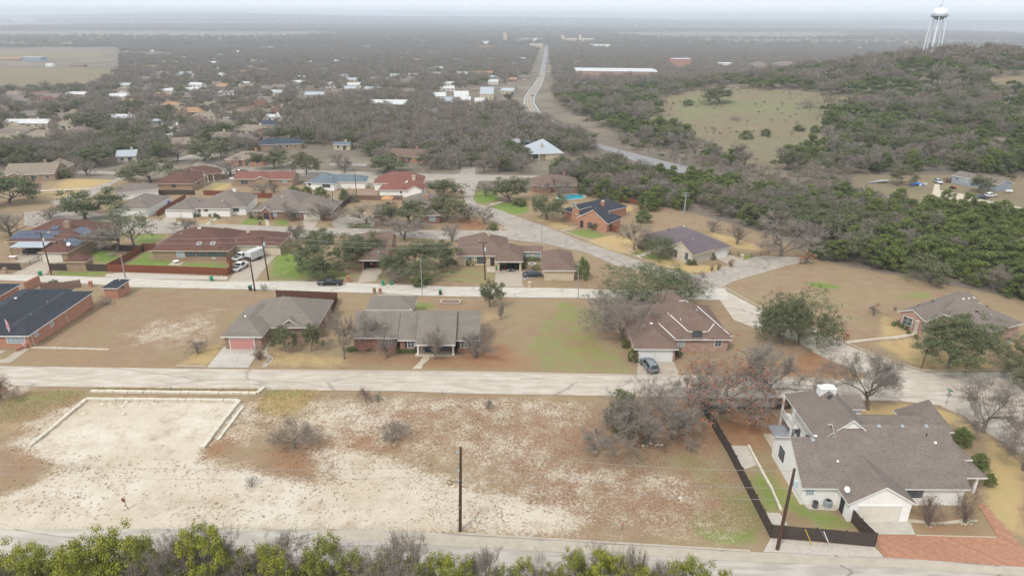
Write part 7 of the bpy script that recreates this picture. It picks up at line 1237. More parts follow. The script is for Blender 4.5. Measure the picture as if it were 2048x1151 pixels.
for a in [('K5', 655, 780, W_TAN, 'tan brick mailbox, left of the pair by the ranch rear drive'), ('K5', 693, 782, W_ORANGE, 'orange brick mailbox, right of the pair by the ranch rear drive'), ('K5', 485, 700, W_ORANGE, 'orange brick mailbox right of the black pickup'), ('M4', 1145, 798, W_CREAM, 'cream stone mailbox at the alley by the dark sedan'), ('N8', 1050, 192, W_ORANGE, 'orange brick mailbox left of the small shed'), ('M5', 72, 805, W_PINK, 'pink brick mailbox at the alley, left edge'), ('M1', 132, 600, W_LIME, 'white stone mailbox on the plum-roofed house kerb'), ('M1', 1650, 668, W_LIME, 'white stone pillar at the pale parking drive'), ('N1', 203, 802, W_ORANGE, 'orange brick mailbox inside the oval hedge'), ('M6', 1822, 512, W_RED, 'red brick mailbox by the arched porch walk'), ('M6', 1070, 512, W_ORANGE, 'orange brick mailbox behind the maroon ridge'), ('K7', 632, 1078, W_ORANGE, 'orange brick mailbox at the curved entry walk'), ('M6', 1275, 500, W_LIME, 'pale stone mailbox before the white porch walk')]: mailbox(*a)
GREENP = mk('bin_green', (.02, .20, .10), (.03, .26, .13), 2, .5)
def bin_(k, x, y, rz, label, tip=False, mat=None):
    p = P(k, x, y); t = thing('wheelie_bin', label, 'bin', p, rz, 'wheelie bins along the alley')
    if tip: t.rotation_euler = (math.radians(80), 0, rz); t.location.z += .35
    m = MB(); m.add([(-.24, -.28, .08), (.24, -.28, .08), (.24, .26, .08), (-.24, .26, .08), (-.33, -.4, 1.05), (.33, -.4, 1.05), (.33, .36, 1.05), (-.33, .36, 1.05)], [(3, 2, 1, 0), (4, 5, 6, 7), (0, 1, 5, 4), (1, 2, 6, 5), (2, 3, 7, 6), (3, 0, 4, 7)]); m.box((0, -.42, 1.0), (.7, .06, .1)); obj('body', m, mat or GREENP, t)
    m = MB(); m.box((0, .0, 1.1), (.72, .86, .07)); m.box((0, .42, 1.1), (.5, .08, .1)); obj('lid', m, GREENP if not mat else GREENP, t)
    for s in (-1, 1): m = MB(); m.tube([(s * .27, .3, .13), (s * .33, .3, .13)], .13, 10); obj('wheel', m, DARK, t)
for a in [('K4', 267, 662, .2, 'green wheelie bin beside the leaning pole at the left'), ('K4', 1393, 696, .1, 'green wheelie bin below the red-stained fence corner'), ('K4', 1647, 756, 0, 'dark wheelie bin with green lid beside the brown alley pole', False, DARK), ('K5', 712, 725, .1, 'green wheelie bin standing by the carport drive'), ('K5', 757, 715, .5, 'green wheelie bin lying tipped over by the carport drive', True), ('K5', 1088, 787, 0, 'dark wheelie bin with green lid on the near alley edge', False, DARK), ('M4', 733, 576, .2, 'green wheelie bin at the open garage pier'), ('M6', 1500, 880, .1, 'green wheelie bin by the maroon-roofed house door')]: bin_(*a)

# ---------------------------------------------------------------- poles and wires
POLES = {}
def pole(label, k, bx, by, ty, mat=WOODP, r=.16, arm=0, tf=False, name='utility_pole', lamp=False, tx=None, rz=0):
    p = P(k, bx, by); h = hgt(p, full(k, bx, ty)[1]); t = thing(name, label, 'pole', p); top = Vector((0, 0, h))
    if tx is not None:     # a pole that leans
        q = Pz(k, tx, ty, p.z + h * .98); top = Vector((q.x - p.x, (q.y - p.y) * .3, h))
    m = MB(); m.tube([(0, 0, -.3), top * .5, top], [r * 1.15, r, r * .75], 10); obj('shaft', m, mat, t)
    if arm:
        for zz in ([.2] if arm < 3 else [.2, 1.2]):
            m = MB(); m.box((top.x, top.y, h - zz), (2.6, .12, .14), rz)
            for s in (-1.15, -.4, .4, 1.15): m.tube([(top.x + s * math.cos(rz), top.y + s * math.sin(rz), h - zz + .05), (top.x + s * math.cos(rz), top.y + s * math.sin(rz), h - zz + .28)], .05, 6)
            obj('crossarm', m, mat, t)
    if tf: m = MB(); m.lathe((top.x * .85 + .38, top.y * .85 - .1, h - 2.3), [(.2, 0), (.26, .05), (.26, .8), (.1, .92)], 12); obj('transformer', m, mk('transformer_grey', (.45, .52, .56), (.38, .44, .48), 2, .5), t)
    if lamp: m = MB(); m.tube([(0, 0, h - .1), (.0, -.5, h + .05), (0, -1.0, h)], [.04, .04, .1], 6); obj('lamp_head', m, GREYM, t)
    POLES[label] = p + top; return t
pole('tall bare brown pole standing at the street in the vacant lot', 'L2', 965, 943, 560, r=.18, tx=969); pole('leaning brown pole with transformer by the dark fence corner', 'L4', 125, 1028, 660, r=.19, arm=0, tf=True, tx=200); pole('brown pole with cross gear before the solar house garage', 'M5', 660, 825, 290, r=.16, tf=True, arm=1, tx=535); pole('pale grey pole rising by the small brick shed', 'M5', 1605, 875, 570, WOODG, .14, tx=1550)
pole('dark pole with transformer beside the white trailer', 'K4', 1767, 690, 405, arm=1, tf=True, tx=1725); pole('brown pole at the alley beside the dark bin', 'K4', 1677, 762, 545, tx=1645); pole('light grey lamp pole at the alley before the bright bush', 'K5', 968, 787, 545, GREYM, .09, lamp=True, name='lamp_post'); pole('dark pole with transformer before the cream brick house', 'M4', 580, 700, 215, tf=True, arm=1, tx=555); pole('light grey lamp pole right of the cream wing', 'M4', 1772, 935, 480, GREYM, .09, lamp=True, name='lamp_post', tx=1765)
pole('slim street lamp on the diagonal road', 'M4', 1300, 222, -110, GREYM, .08, lamp=True, name='lamp_post'); pole('grey double-crossarm pole behind the plum-roofed house', 'K6', 1045, 262, 115, GREYM, .2, arm=3); pole('grey double-crossarm pole behind the charcoal-roofed house', 'K6', 552, 130, 25, GREYM, .18, arm=3); pole('pale wooden pole with transformer in the right wood', 'K7', 578, 420, 290, WOODG, .18, tf=True, tx=598); pole('grey crossarm pole sunk in the right wood', 'K7', 762, 290, 222, GREYM, .15, arm=1)
pole('short crossarm pole by the dirt track', 'N3', 945, 640, 505, GREYM, .14, arm=1, tx=960); pole('pale pole before the maroon hip-roofed house porch', 'N2', 497, 358, 180, WOODG, .14, tf=True, tx=478); pole('tall thin dark pole in the fenced back yard', 'N1', 212, 392, 95, WOODP, .13); pole('dark pole beside the steep-roofed house', 'N2', 1640, 560, 370, WOODP, .13, tf=True); pole('tall pole left of the church-like red house', 'K1', 1605, 610, 525, WOODG, .12, arm=1); pole('pale crossarm pole near the highway bend', 'K3', 28, 960, 895, GREYM, .15, arm=1)
pole('brown street lamp leaning before the huge olive oak', 'M7', 470, 1018, 620, mk('rust_post', (.16, .08, .05)), .08, lamp=True, name='lamp_post', tx=600); pole('white-globe yard lamp on the fenced lawn', 'M6', 1312, 1000, 890, GREYM, .07, name='lamp_post'); pole('round-globe lamp at the cul-de-sac drive', 'N1', 330, 750, 620, GREYM, .07, name='lamp_post'); pole('small white meter post at the alley below the red-stained fence', 'M6', 1392, 1125, 1080, TRIM, .06, name='post')
for lab, r in (('white-globe yard lamp on the fenced lawn', .16), ('round-globe lamp at the cul-de-sac drive', .3)):
    t = [o for o in COL.objects if o.get('label') == lab][0]; m = MB(); h_ = POLES[lab].z - t.location.z
    for dx in ((-.35, 0, .35) if r < .2 else (0,)): m.lathe((dx, 0, h_ - .1), [(r * .4, 0), (r, r * .7), (r * .8, r * 1.4), (.02, r * 1.7)], 12)
    obj('lamp_globe', m, TRIM, t)
t = [o for o in COL.objects if str(o.get('label')).startswith('tall bare brown pole')][0]
for zz in (11.0, 8.6, 7.2, 3.5):
    if zz < POLES[t['label']].z - t.location.z: m = MB(); m.tube([(0, 0, zz), (0, 0, zz + .12)], .2, 10); obj('band', m, GREYM, t)
m = MB(); zc_ = (POLES[t['label']].z - t.location.z) * .6; m.tube([(-1.05 + .28 * math.cos(g_ * .5), -.1, zc_ + .28 * math.sin(g_ * .5)) for g_ in range(14)], .035, 5); m.tube([(-.8, -.1, zc_ + .1), (0, 0, zc_ + .2)], .03, 5); obj('cable_coil', m, DARK, t)
CABLE = mk('cable', (.30, .29, .28), (.25, .24, .24), 2, .6)
def wire(label, a, b, sag=.6, r=.022):
    pts = [a.lerp(b, i / 24) - Vector((0, 0, 4 * sag * (i / 24) * (1 - i / 24))) for i in range(25)]; m = MB(); m.tube([p - pts[0] for p in pts], r, 4); o = obj('power_cable', m, CABLE); o.location = pts[0]; tag(o, label, 'cable')
A = POLES['tall bare brown pole standing at the street in the vacant lot']; B = POLES['leaning brown pole with transformer by the dark fence corner']; U = Vector
for i, dz in enumerate((2.6, 4.0)): wire(['upper', 'lower'][i] + ' cable running left from the tall bare brown pole', A - U((0, 0, dz)), U((A.x - 62, A.y + .5, A.z - dz)), .9); 
for i, dz in enumerate((.3, 2.6, 4.2)): wire(['topmost', 'middle', 'lowest'][i] + ' cable between the tall bare brown pole and the leaning one', A - U((0, 0, dz)), B - U((0, 0, dz)), .7)
wire('guy cable at the leaning brown pole', B - U((0, 0, 2)), P('L4', 380, 1028), .1); pA, pB, pC, pD = (POLES[n] for n in ('brown pole with cross gear before the solar house garage', 'dark pole with transformer beside the white trailer', 'dark pole with transformer before the cream brick house', 'pale wooden pole with transformer in the right wood'))
for i, dz in enumerate((.0, 1.2)):
    wire(['upper', 'lower'][i] + ' cable from the solar house pole to the trailer pole', pA - U((0, 0, dz)), pB - U((0, 0, dz)), 1, .03); wire(['upper', 'lower'][i] + ' cable from the trailer pole to the cream house pole', pB - U((0, 0, dz)), pC - U((0, 0, dz)), 1, .03)
wire('cable from the right wood pole toward the wood', pD, pD + U((-45, 6, -1)), 1, .03); wire('cable through the right wood beyond the brown field', POLES['grey crossarm pole sunk in the right wood'], U((150, 150, 6)), 1.5, .04)
for i, (k, x, y) in enumerate([('L4', 285, 1010), ('L4', 370, 1020)]):
    p = P(k, x, y); m = MB(); m.tube([(0, 0, 0), (-.9, .5, 1.9)], .05, 6); o = obj('guy_guard', m, [mk('guard_yellow', (.6, .42, .06)), TRIM][i]); o.location = p; tag(o, ['yellow', 'white'][i] + ' guy-wire guard leaning at the gravel by the dark fence', 'guard')

# ---------------------------------------------------------------- signs, small yard things
SG = mk('sign_green', (.01, .18, .10), (.015, .21, .12), 2, .5); SW = mk('sign_white', (.7, .7, .7))
def slab(name, par, c, d, mat, rz=0, rx=0):
    m = MB(); m.box((0, 0, 0), d); o = obj(name, m, mat, par); o.location = c; o.rotation_euler = (rx, 0, rz); return o
p = P('N5', 147, 262); t = thing('street_sign', 'street-name post with two green blades and a diamond plate at the intersection', 'sign', p); m = MB(); m.tube([(0, 0, 0), (0, 0, 3.0)], .035, 6); obj('post', m, GREYM, t); slab('name_blade', t, (0, 0, 2.95), (.9, .04, .2), SG, .5); slab('name_blade', t, (0, 0, 3.17), (.9, .04, .2), SG, 2.1); d = slab('warning_plate', t, (0, -.06, 2.35), (.62, .03, .62), GREYM); d.rotation_euler = (0, math.radians(45), 0)
p = P('N5', 575, 420); t = thing('street_sign', 'pair of large green sign blades in the bare oak crown at the right', 'sign', p); m = MB(); m.tube([(0, 0, 0), (0, 0, 4.6)], .05, 6); obj('post', m, GREYM, t); slab('name_blade', t, (-.45, 0, 4.6), (.75, .05, .62), SG, .3); slab('name_blade', t, (.4, 0, 4.35), (.8, .05, .55), SG, -.2)
p = P('L1', 588, 845); t = thing('notice_sign', 'small dark red plate on a thin post in the white soil', 'sign', p); m = MB(); m.tube([(0, 0, 0), (-.25, 0, 1.5)], .035, 6); obj('post', m, DARK, t); slab('plate', t, (-.26, -.04, 1.35), (.42, .04, .28), mk('plate_red', (.22, .05, .05))); slab('plate', t, (-.28, -.04, 1.62), (.42, .04, .2), mk('plate_red', ()))
p = P('L3', 332, 945); t = thing('notice_sign', 'tiny pink marker on a post at the weedy lot edge', 'sign', p); m = MB(); m.tube([(0, 0, 0), (0, 0, 1.2)], .03, 6); obj('post', m, DARK, t); slab('plate', t, (0, -.03, 1.2), (.25, .03, .2), mk('plate_pink', (.6, .18, .25)))
p = P('L1', 142, 278); t = thing('yard_sign', 'small white board sign at the street, left end', 'sign', p); slab('board', t, (0, 0, .55), (.6, .04, .55), SW); m = MB(); m.tube([(-.25, .03, 0), (-.25, .03, .8)], .02, 5); m.tube([(.25, .03, 0), (.25, .03, .8)], .02, 5); obj('post', m, GREYM, t)
for k, x, y, lb in (('L2', 883, 318, 'blue marker post at the street kerb in the middle'), ('L1', 786, 300, 'blue marker post behind the upper block wall')):
    p = P(k, x, y); t = thing('marker_post', lb, 'marker', p); m = MB(); m.tube([(0, 0, 0), (0, 0, .8)], .05, 6); obj('post', m, mk('marker_blue', (.05, .2, .4)), t); m = MB(); m.tube([(0, 0, .8), (0, 0, .95)], .06, 6); obj('cap', m, SW, t)
p = P('N8', 162, 880); t = thing('flagpole', 'white flagpole with a limp red and white flag at the left edge', 'flagpole', p); m = MB(); m.tube([(0, 0, 0), (-.25, 0, 5.6)], .04, 8); obj('pole', m, TRIM, t); m = MB(); V = []
for i in range(9):
    for j in range(4): V.append((-.24 + .14 * j + .05 * math.sin(i * .9), -.03 + .09 * math.sin(i * .8 + j * 1.5), 5.45 - i * .25 - j * .1))
m.add(V, [(i * 4 + j, i * 4 + j + 1, i * 4 + j + 5, i * 4 + j + 4) for i in range(8) for j in range(3)]); o = obj('flag', m, mk('flag_cloth', (.55, .06, .08), (.75, .72, .72), 1.0, .8, stretch=(9, 1, 1)), t)
p = P('N8', 295, 895); t = thing('garden_urn', 'pink terracotta urn on the walk beside the charcoal-roofed house', 'urn', p); m = MB(); m.lathe((0, 0, 0), [(.22, 0), (.18, .12), (.42, .55), (.34, .95), (.42, 1.05)], 14); obj('vessel', m, mk('terracotta_pale', (.55, .33, .27), (.48, .28, .22)), t); m = MB(); m.lathe((0, 0, 1.0), [(.43, 0), (.36, .08)], 14); obj('rim', m, mk('terracotta_pale', ()), t)
p = P('N7', 1415, 98); t = thing('brick_planter', 'low rectangular brick planter in the lawn behind the ranch', 'planter', p)
for c_, d_ in (((0, .75, .2), (4.4, .3, .4)), ((0, -.75, .2), (4.4, .3, .4)), ((2.05, 0, .2), (.3, 1.2, .4)), ((-2.05, 0, .2), (.3, 1.2, .4))): slab('border', t, c_, d_, W_PINK)
slab('soil', t, (0, 0, .12), (3.8, 1.2, .2), MULCH)
p = P('N1', 610, 505); t = thing('gazebo', 'small open gazebo with orange wooden pyramid roof', 'gazebo', p); m = MB(); m.add([(-2, -2, 2.3), (2, -2, 2.3), (2, 2, 2.3), (-2, 2, 2.3), (0, 0, 3.5)], [(0, 1, 4), (1, 2, 4), (2, 3, 4), (3, 0, 4), (3, 2, 1, 0)]); obj('roof', m, mk('cedar', (.50, .27, .12), (.42, .22, .10)), t)
for a in (-1, 1):
    for b in (-1, 1): slab('post', t, (a * 1.7, b * 1.7, 1.15), (.15, .15, 2.3), mk('cedar', ()))
slab('table', t, (0, 0, .7), (1.3, 1.3, .08), WOODP)
c = P('M2', 430, 250); t = thing('swimming_pool', 'bright turquoise kidney-shaped pool behind the charcoal-roofed house', 'pool', c); V = []; n = 28
for i in range(n): g = 2 * math.pi * i / n; r = 1 + .22 * math.sin(2 * g + .6); V.append((math.cos(g) * 4.3 * r, math.sin(g) * 4.4 * r, .1))
m = MB(); m.add(V, [tuple(range(n))]); obj('water', m, mk('pool_water', (.03, .36, .44), (.05, .43, .50), .5, .08, spec=.6), t); m = MB(); V2 = [(x * 1.16, y * 1.16, .1) for x, y, z in V] ; m.add(V + V2 + [(x, y, -.3) for x, y, z in V2], [(i, (i + 1) % n, n + (i + 1) % n, n + i) for i in range(n)] + [(n + i, n + (i + 1) % n, 2 * n + (i + 1) % n, 2 * n + i) for i in range(n)]); o = obj('coping', m, PATH, t); o.location.z = .02
p = P('M6', 868, 948); t = thing('garden_table', 'white garden table on a stone slab in the fenced lawn', 'table', p); m = MB(); m.lathe((0, 0, .68), [(.75, 0), (.78, .06)], 18); obj('table_top', m, TRIM, t); m = MB(); m.tube([(0, 0, 0), (0, 0, .7)], .08, 8); obj('leg', m, TRIM, t); slab('slab', t, (.1, -.4, .06), (3, 2.2, .12), PATH)
p = P('M5', 1425, 655); t = thing('clothes_dryer', 'grey rotary clothes line on the lawn behind the dark fence', 'clothes line', p); m = MB(); m.tube([(0, 0, 0), (0, 0, 2)], .04, 6); obj('post', m, GREYM, t); m = MB()
for i in range(4): g = i * math.pi / 2 + .4; m.tube([(0, 0, 1.7), (1.1 * math.cos(g), 1.1 * math.sin(g), 2.1)], .025, 5)
for i in range(4):
    g, g2 = i * math.pi / 2 + .4, (i + 1) * math.pi / 2 + .4
    for r in (.5, .8, 1.1): m.tube([(r * math.cos(g), r * math.sin(g), 1.7 + .4 * r / 1.1), (r * math.cos(g2), r * math.sin(g2), 1.7 + .4 * r / 1.1)], .012, 4)
obj('arms', m, GREYM, t)
p = P('M4', 1180, 515); t = thing('fire_pit', 'round stone fire pit in the hedged courtyard', 'fire pit', p); m = MB()
for i in range(12): g = 2 * math.pi * i / 12; m.box((math.cos(g) * .9, math.sin(g) * .9, .28), (.4, .45, .56), g)
obj('stone_ring', m, W_LIME, t); m = MB(); m.lathe((0, 0, .1), [(.7, 0), (.6, .2)], 12); obj('ash', m, DARK, t)
c = P('M5', 390, 470, 2.6); t = thing('carport', 'flat pale metal carport against the solar-panel house', 'carport', P('M5', 390, 560)); q = [Pz('M5', x, y, c.z) for x, y in ((115, 474), (555, 474), (655, 395), (262, 392))]; o0 = t.location; m = MB(); m.add([v - o0 for v in q] + [v - o0 - U((0, 0, .18)) for v in q], [(0, 1, 2, 3), (7, 6, 5, 4), (0, 4, 5, 1), (1, 5, 6, 2), (2, 6, 7, 3), (3, 7, 4, 0)]); obj('roof', m, R_METAL, t)
for i in (0, 1, 3):
    v = q[i].lerp((q[0] + q[2]) / 2, .06) - o0; zg = T(q[i].x, q[i].y) - o0.z; m = MB(); m.tube([(v.x, v.y, zg), (v.x, v.y, v.z - .15)], .07, 6); obj('post', m, DARK, t)
v = (q[0].lerp(q[1], .45)) - o0; m = MB(); m.tube([(v.x, v.y + .3, -.2), (v.x, v.y + .3, v.z - .15)], .07, 6); obj('post', m, DARK, t)
p = P('M5', 175, 635); t = thing('outdoor_grill', 'brick outdoor grill on the patio left of the solar house garage', 'grill', p); slab('base', t, (0, 0, .45), (1.6, .8, .9), W_PINK); slab('counter', t, (0, 0, .95), (1.8, 1, .1), TRIM)
rr = random.Random(4)
def rocks(k, pts, label, n, r, mat=BLOCK, big=1.0):
    c = P(k, *pts); m = MB()
    for i in range(n):
        a, d = rr.uniform(0, 6.28), rr.uniform(0, r); s = rr.uniform(.12, .36) * big; x, y = math.cos(a) * d, math.sin(a) * d * .6; m.lathe((x, y, -.05), [(s, 0), (s * 1.05, s * .35), (s * .6, s * .8), (.02, s * .9)], 7)
    o = obj('rocks', m, mat); o.location = c; tag(o, label, 'rocks')
rocks('L3', (460, 540), 'pale stones round the trunk of the big lot oak', 16, 2.2, BLOCK, .7); rocks('K6', (90, -40) if False else (0, 0), 'x', 1, .1) if False else None; rocks('M4', (800, 45), 'white boulders in the corner rock garden', 16, 2.6); rocks('L3', (205, 582), 'few pale stones at the small lot tree', 5, .7); rocks('K3', (850, 614), 'lone white boulder in the meadow', 1, .1); rocks('L1', (500, 372), 'pale rubble on the white pad near its back wall', 14, 5.5)
rocks('L4', (815, 912), 'ring of pale stones at the left crape myrtle', 14, .9, W_LIME, .45); rocks('L4', (988, 912), 'ring of pale stones at the right crape myrtle', 14, .9, W_LIME, .45); rocks('L3', (605, 800), 'two pale stones in the right of the lot', 3, .8)
# bits about the mobile home
p = P('N3', 620, 330); t = thing('tarp_heap', 'heap of belongings under a bright blue tarp on the dirt lot', 'heap', p); m = MB(); V = []
for i in range(7):
    for j in range(5): V.append(((i - 3) * .9, (j - 2) * .8, .1 + 1.2 * math.exp(-((i - 3) ** 2 + (j - 2) ** 2) / 5) * rr.uniform(.6, 1.2)))
m.add(V, [(i * 5 + j, (i + 1) * 5 + j, (i + 1) * 5 + j + 1, i * 5 + j + 1) for i in range(6) for j in range(4)]); obj('tarp', m, mk('tarp_blue', ()), t)
for i in range(7): slab('box', t, (rr.uniform(.5, 4.5), rr.uniform(-1.4, 1.4), .35), (rr.uniform(.4, 1), .6, .7), [TRIM, GREYM, R_METAL][i % 3], rr.uniform(0, 3))
p = P('N3', 1040, 290); t = thing('wooden_deck', 'dark wooden deck at the left end of the mobile home', 'deck', p); slab('floor', t, (0, 0, 1), (3.4, 3, .12), WOODP)
for a in (-1.6, 0, 1.6): slab('post', t, (a, -1.4, 1), (.12, .12, 2), WOODP)
slab('railing', t, (0, -1.42, 1.9), (3.4, .08, .1), WOODP); slab('railing', t, (0, -1.42, 1.5), (3.4, .06, .08), WOODP)
p = P('N3', 1840, 440); t = thing('propane_tank', 'white horizontal gas tank by the mobile home end', 'tank', p); m = MB(); m.tube([(-1.3, 0, .8), (-1.1, 0, .8), (1.1, 0, .8), (1.3, 0, .8)], [.25, .6, .6, .25], 14); obj('vessel', m, R_WHITE, t); slab('foot', t, (-.7, 0, .15), (.2, .8, .4), GREYM); slab('foot', t, (.7, 0, .15), (.2, .8, .4), GREYM)
p = P('N3', 160, 300); t = thing('boat_trailer', 'low pale flatbed trailer left of the dark oak', 'trailer', p, .25); slab('bed', t, (0, 0, .8), (6, 2, .15), R_METAL); slab('ramp', t, (-4.6, 0, .4), (3.4, 1.6, .1), GREYM)
for s in (-1, 1): m = MB(); m.tube([(.8, s * .9, .35), (.8, s * 1.1, .35)], .35, 12); obj('wheel', m, DARK, t)

# ---------------------------------------------------------------- vehicles
TYRE = mk('tyre', (.018, .018, .018), (.03, .03, .03), 4, .9); RIM = mk('rim', (.45, .46, .47), (.3, .3, .31), 4, .35, metal=.7); HEADL = mk('headlight', (.75, .76, .75), (.6, .6, .6), 4, .15); TAILL = mk('taillight', (.45, .02, .02), (.35, .01, .01), 4, .25); AGL = mk('auto_glass', (.015, .02, .025), (.03, .035, .04), 1, .06, spec=.9)
def paint(name, c): return mk('paint_' + name, c, tuple(v * .9 for v in c), 1, .28, spec=.7)
FORMS = { # profile stations: (x, half width, sill z, belt z, roof z or None, half width of the roof)
 'sedan': (4.8, [(-2.4, .72, .35, .72, None, 0), (-2.3, .86, .25, .92, None, 0), (-1.75, .91, .22, 1.0, 1.02, .80), (-1.15, .92, .22, 1.0, 1.38, .62), (-.2, .92, .22, .98, 1.46, .64), (.45, .92, .22, .96, 1.40, .63), (1.1, .91, .22, .94, .98, .78), (2.0, .88, .25, .82, None, 0), (2.35, .74, .32, .66, None, 0)], .33, 1.45),
 'suv': (4.9, [(-2.45, .80, .4, .9, None, 0), (-2.38, .92, .3, 1.05, 1.08, .84), (-2.05, .95, .3, 1.1, 1.62, .70), (-.6, .96, .28, 1.1, 1.76, .72), (.35, .96, .28, 1.08, 1.72, .70), (1.05, .95, .28, 1.06, 1.10, .82), (2.0, .92, .32, .98, None, 0), (2.4, .80, .38, .8, None, 0)], .37, 1.5),
 'pickup': (5.8, [(-2.9, .94, .5, 1.05, None, 0), (-2.85, .97, .45, 1.12, None, 0), (-1.0, .98, .45, 1.12, None, 0), (-.95, .98, .42, 1.14, 1.16, .84), (-.8, .98, .42, 1.14, 1.82, .72), (.6, .98, .42, 1.12, 1.84, .72), (1.3, .98, .42, 1.12, 1.16, .84), (2.5, .96, .45, 1.06, None, 0), (2.85, .88, .5, .92, None, 0)], .42, 1.85)}
def vehicle(form, col, k, x, y, deg, label, name=None, group=None):
    Ln, st, wr, wb = FORMS[form]; p = P(k, x, y); t = thing(name or form, label, 'car' if form != 'pickup' else 'pickup', p, math.radians(deg), group); V = []; F_ = []; G = []
    for (x_, hw, z0, zb, zr, rw) in st:
        zt = zr if zr else zb + .02; tw = rw if zr else hw * .82; xo = x_ 
        V += [(x_, -hw * .93, z0), (x_, -hw, (z0 + zb) / 2), (x_, -hw * .97, zb), (x_, -tw, zt), (x_, tw, zt), (x_, hw * .97, zb), (x_, hw, (z0 + zb) / 2), (x_, hw * .93, z0)]
    n = len(st)
    for i in range(n - 1):
        a, b = i * 8, (i + 1) * 8
        for j in range(8): F_.append((a + j, b + j, b + (j + 1) % 8, a + (j + 1) % 8))
    F_.append(tuple(range(8))[::-1]); F_.append(tuple((n - 1) * 8 + j for j in range(8)))
    bm = bmesh.new(); vs = [bm.verts.new(v) for v in V]
    for f in F_: bm.faces.new([vs[i] for i in f])
    bmesh.ops.recalc_face_normals(bm, faces=bm.faces[:]); bmesh.ops.bevel(bm, geom=bm.edges[:], offset=.035, segments=2, affect='EDGES', clamp_overlap=True)
    b_ = obj('body', bm, paint(*col), t, True)
    # glass: side panes, windscreen and rear window set just proud of the shell
    cab = [i for i, s in enumerate(st) if s[4] and s[4] > s[3] + .2]; g = MB(); i0, i1 = cab[0], cab[-1]
    def lerp(a, b, f): return tuple(a[q] + (b[q] - a[q]) * f for q in range(3))
    def pane(a, b, c_, d, off):      # quad corners, shrunk towards the middle, pushed out
        cx = [(a[q] + b[q] + c_[q] + d[q]) / 4 for q in range(3)]; r = [tuple(v[q] + (cx[q] - v[q]) * .09 + off[q] for q in range(3)) for v in (a, b, c_, d)]; g.add(r, [(0, 1, 2, 3)])
    for s in (-1, 1):
        for i in range(i0 - 1, i1 + 1):
            A_, B_ = st[i], st[i + 1]; q = [(A_[0], s * A_[1] * .97, A_[3]), (B_[0], s * B_[1] * .97, B_[3]), (B_[0], s * (B_[5] or B_[1]), B_[4] or B_[3]), (A_[0], s * (A_[5] or A_[1]), A_[4] or A_[3])]
            pane(*q, (0, s * .03, .015))
    for i, j, sg in ((i1, i1 + 1, 1), (i0, i0 - 1, -1)):
        A_, B_ = st[i], st[j]; pane((A_[0], -A_[5], A_[4]), (A_[0], A_[5], A_[4]), (B_[0], B_[5] or .8, (B_[4] or B_[3]) + .02), (B_[0], -(B_[5] or .8), (B_[4] or B_[3]) + .02), (sg * .03, 0, .03))
    obj('windows', g, AGL, t)
    for sx in (-1, 1):
        for s in (-1, 1):
            hw = st[n // 2][1]; m = MB(); m.tube([(sx * wb, s * (hw - .2), wr), (sx * wb, s * (hw + .02), wr)], wr, 16); w_ = obj('wheel', m, TYRE, t); m = MB(); m.tube([(sx * wb, s * (hw - .1), wr), (sx * wb, s * (hw + .035), wr)], wr * .62, 12); obj('rim', m, RIM, w_)
    for s in (-1, 1):
        zf = st[-1][3]; m = MB(); m.box((Ln / 2 - .09, s * .62, zf - .06), (.14, .34, .14), 0); obj('headlight', m, HEADL, t); zr_ = st[1][3]; m = MB(); m.box((-Ln / 2 + .05, s * .74, zr_ - .14), (.12, .22, .24)); obj('taillight', m, TAILL, t); m = MB(); m.box((st[i1][0] + .55, s * 1.05, st[i1][3] + .08), (.14, .16, .12)); obj('mirror', m, paint(*col), t)
    m = MB(); m.box((Ln / 2 - .03, 0, .48), (.12, 1.5, .16)); m.box((-Ln / 2 + .03, 0, .48), (.12, 1.5, .16)); obj('bumper', m, DARK if form != 'pickup' else GREYM, t)
    if form == 'pickup': m = MB(); m.box((-1.95, 0, 1.135), (1.75, 1.55, .03)); obj('truck_bed', m, DARK, t)
    return t
BLK, WHT, GRY, NVY, SLV = ('black', (.012, .013, .016)), ('white', (.72, .73, .74)), ('steel', (.17, .20, .23)), ('navy', (.03, .045, .065)), ('silver', (.50, .52, .55))
vehicle('pickup', BLK, 'K5', 365, 722, 182, 'black pickup truck driving along the alley'); vehicle('pickup', WHT, 'M6', 1600, 1010, 82, 'white pickup, nearer of two in the brick drive', group='white pickups in the drive'); vehicle('pickup', WHT, 'M6', 1620, 895, 68, 'white pickup, further of two in the brick drive', group='white pickups in the drive')
vehicle('suv', GRY, 'M3', 625, 1060, 102, 'grey suv parked nose-in at the white garage doors'); vehicle('sedan', NVY, 'M4', 1185, 655, 10, 'dark blue sedan beside the hedged courtyard'); vehicle('sedan', BLK, 'M4', 905, 560, -90, 'dark red-trimmed car inside the open cream garage'); vehicle('sedan', BLK, 'N2', 820, 200, 5, 'dark sedan parked on the upper street'); vehicle('sedan', BLK, 'M5', 430, 545, 5, 'dark car under the flat metal carport')
vehicle('suv', SLV, 'N3', 903, 308, -95, 'silver suv on the dirt drive left of the mobile home'); vehicle('sedan', NVY, 'N3', 1475, 512, 175, 'dark green-blue car nose-left before the mobile home'); vehicle('suv', WHT, 'N3', 1600, 490, 20, 'white suv behind the dark car at the mobile home'); vehicle('sedan', NVY, 'K2', 1107, 555, -100, 'dark car on the highway bend')
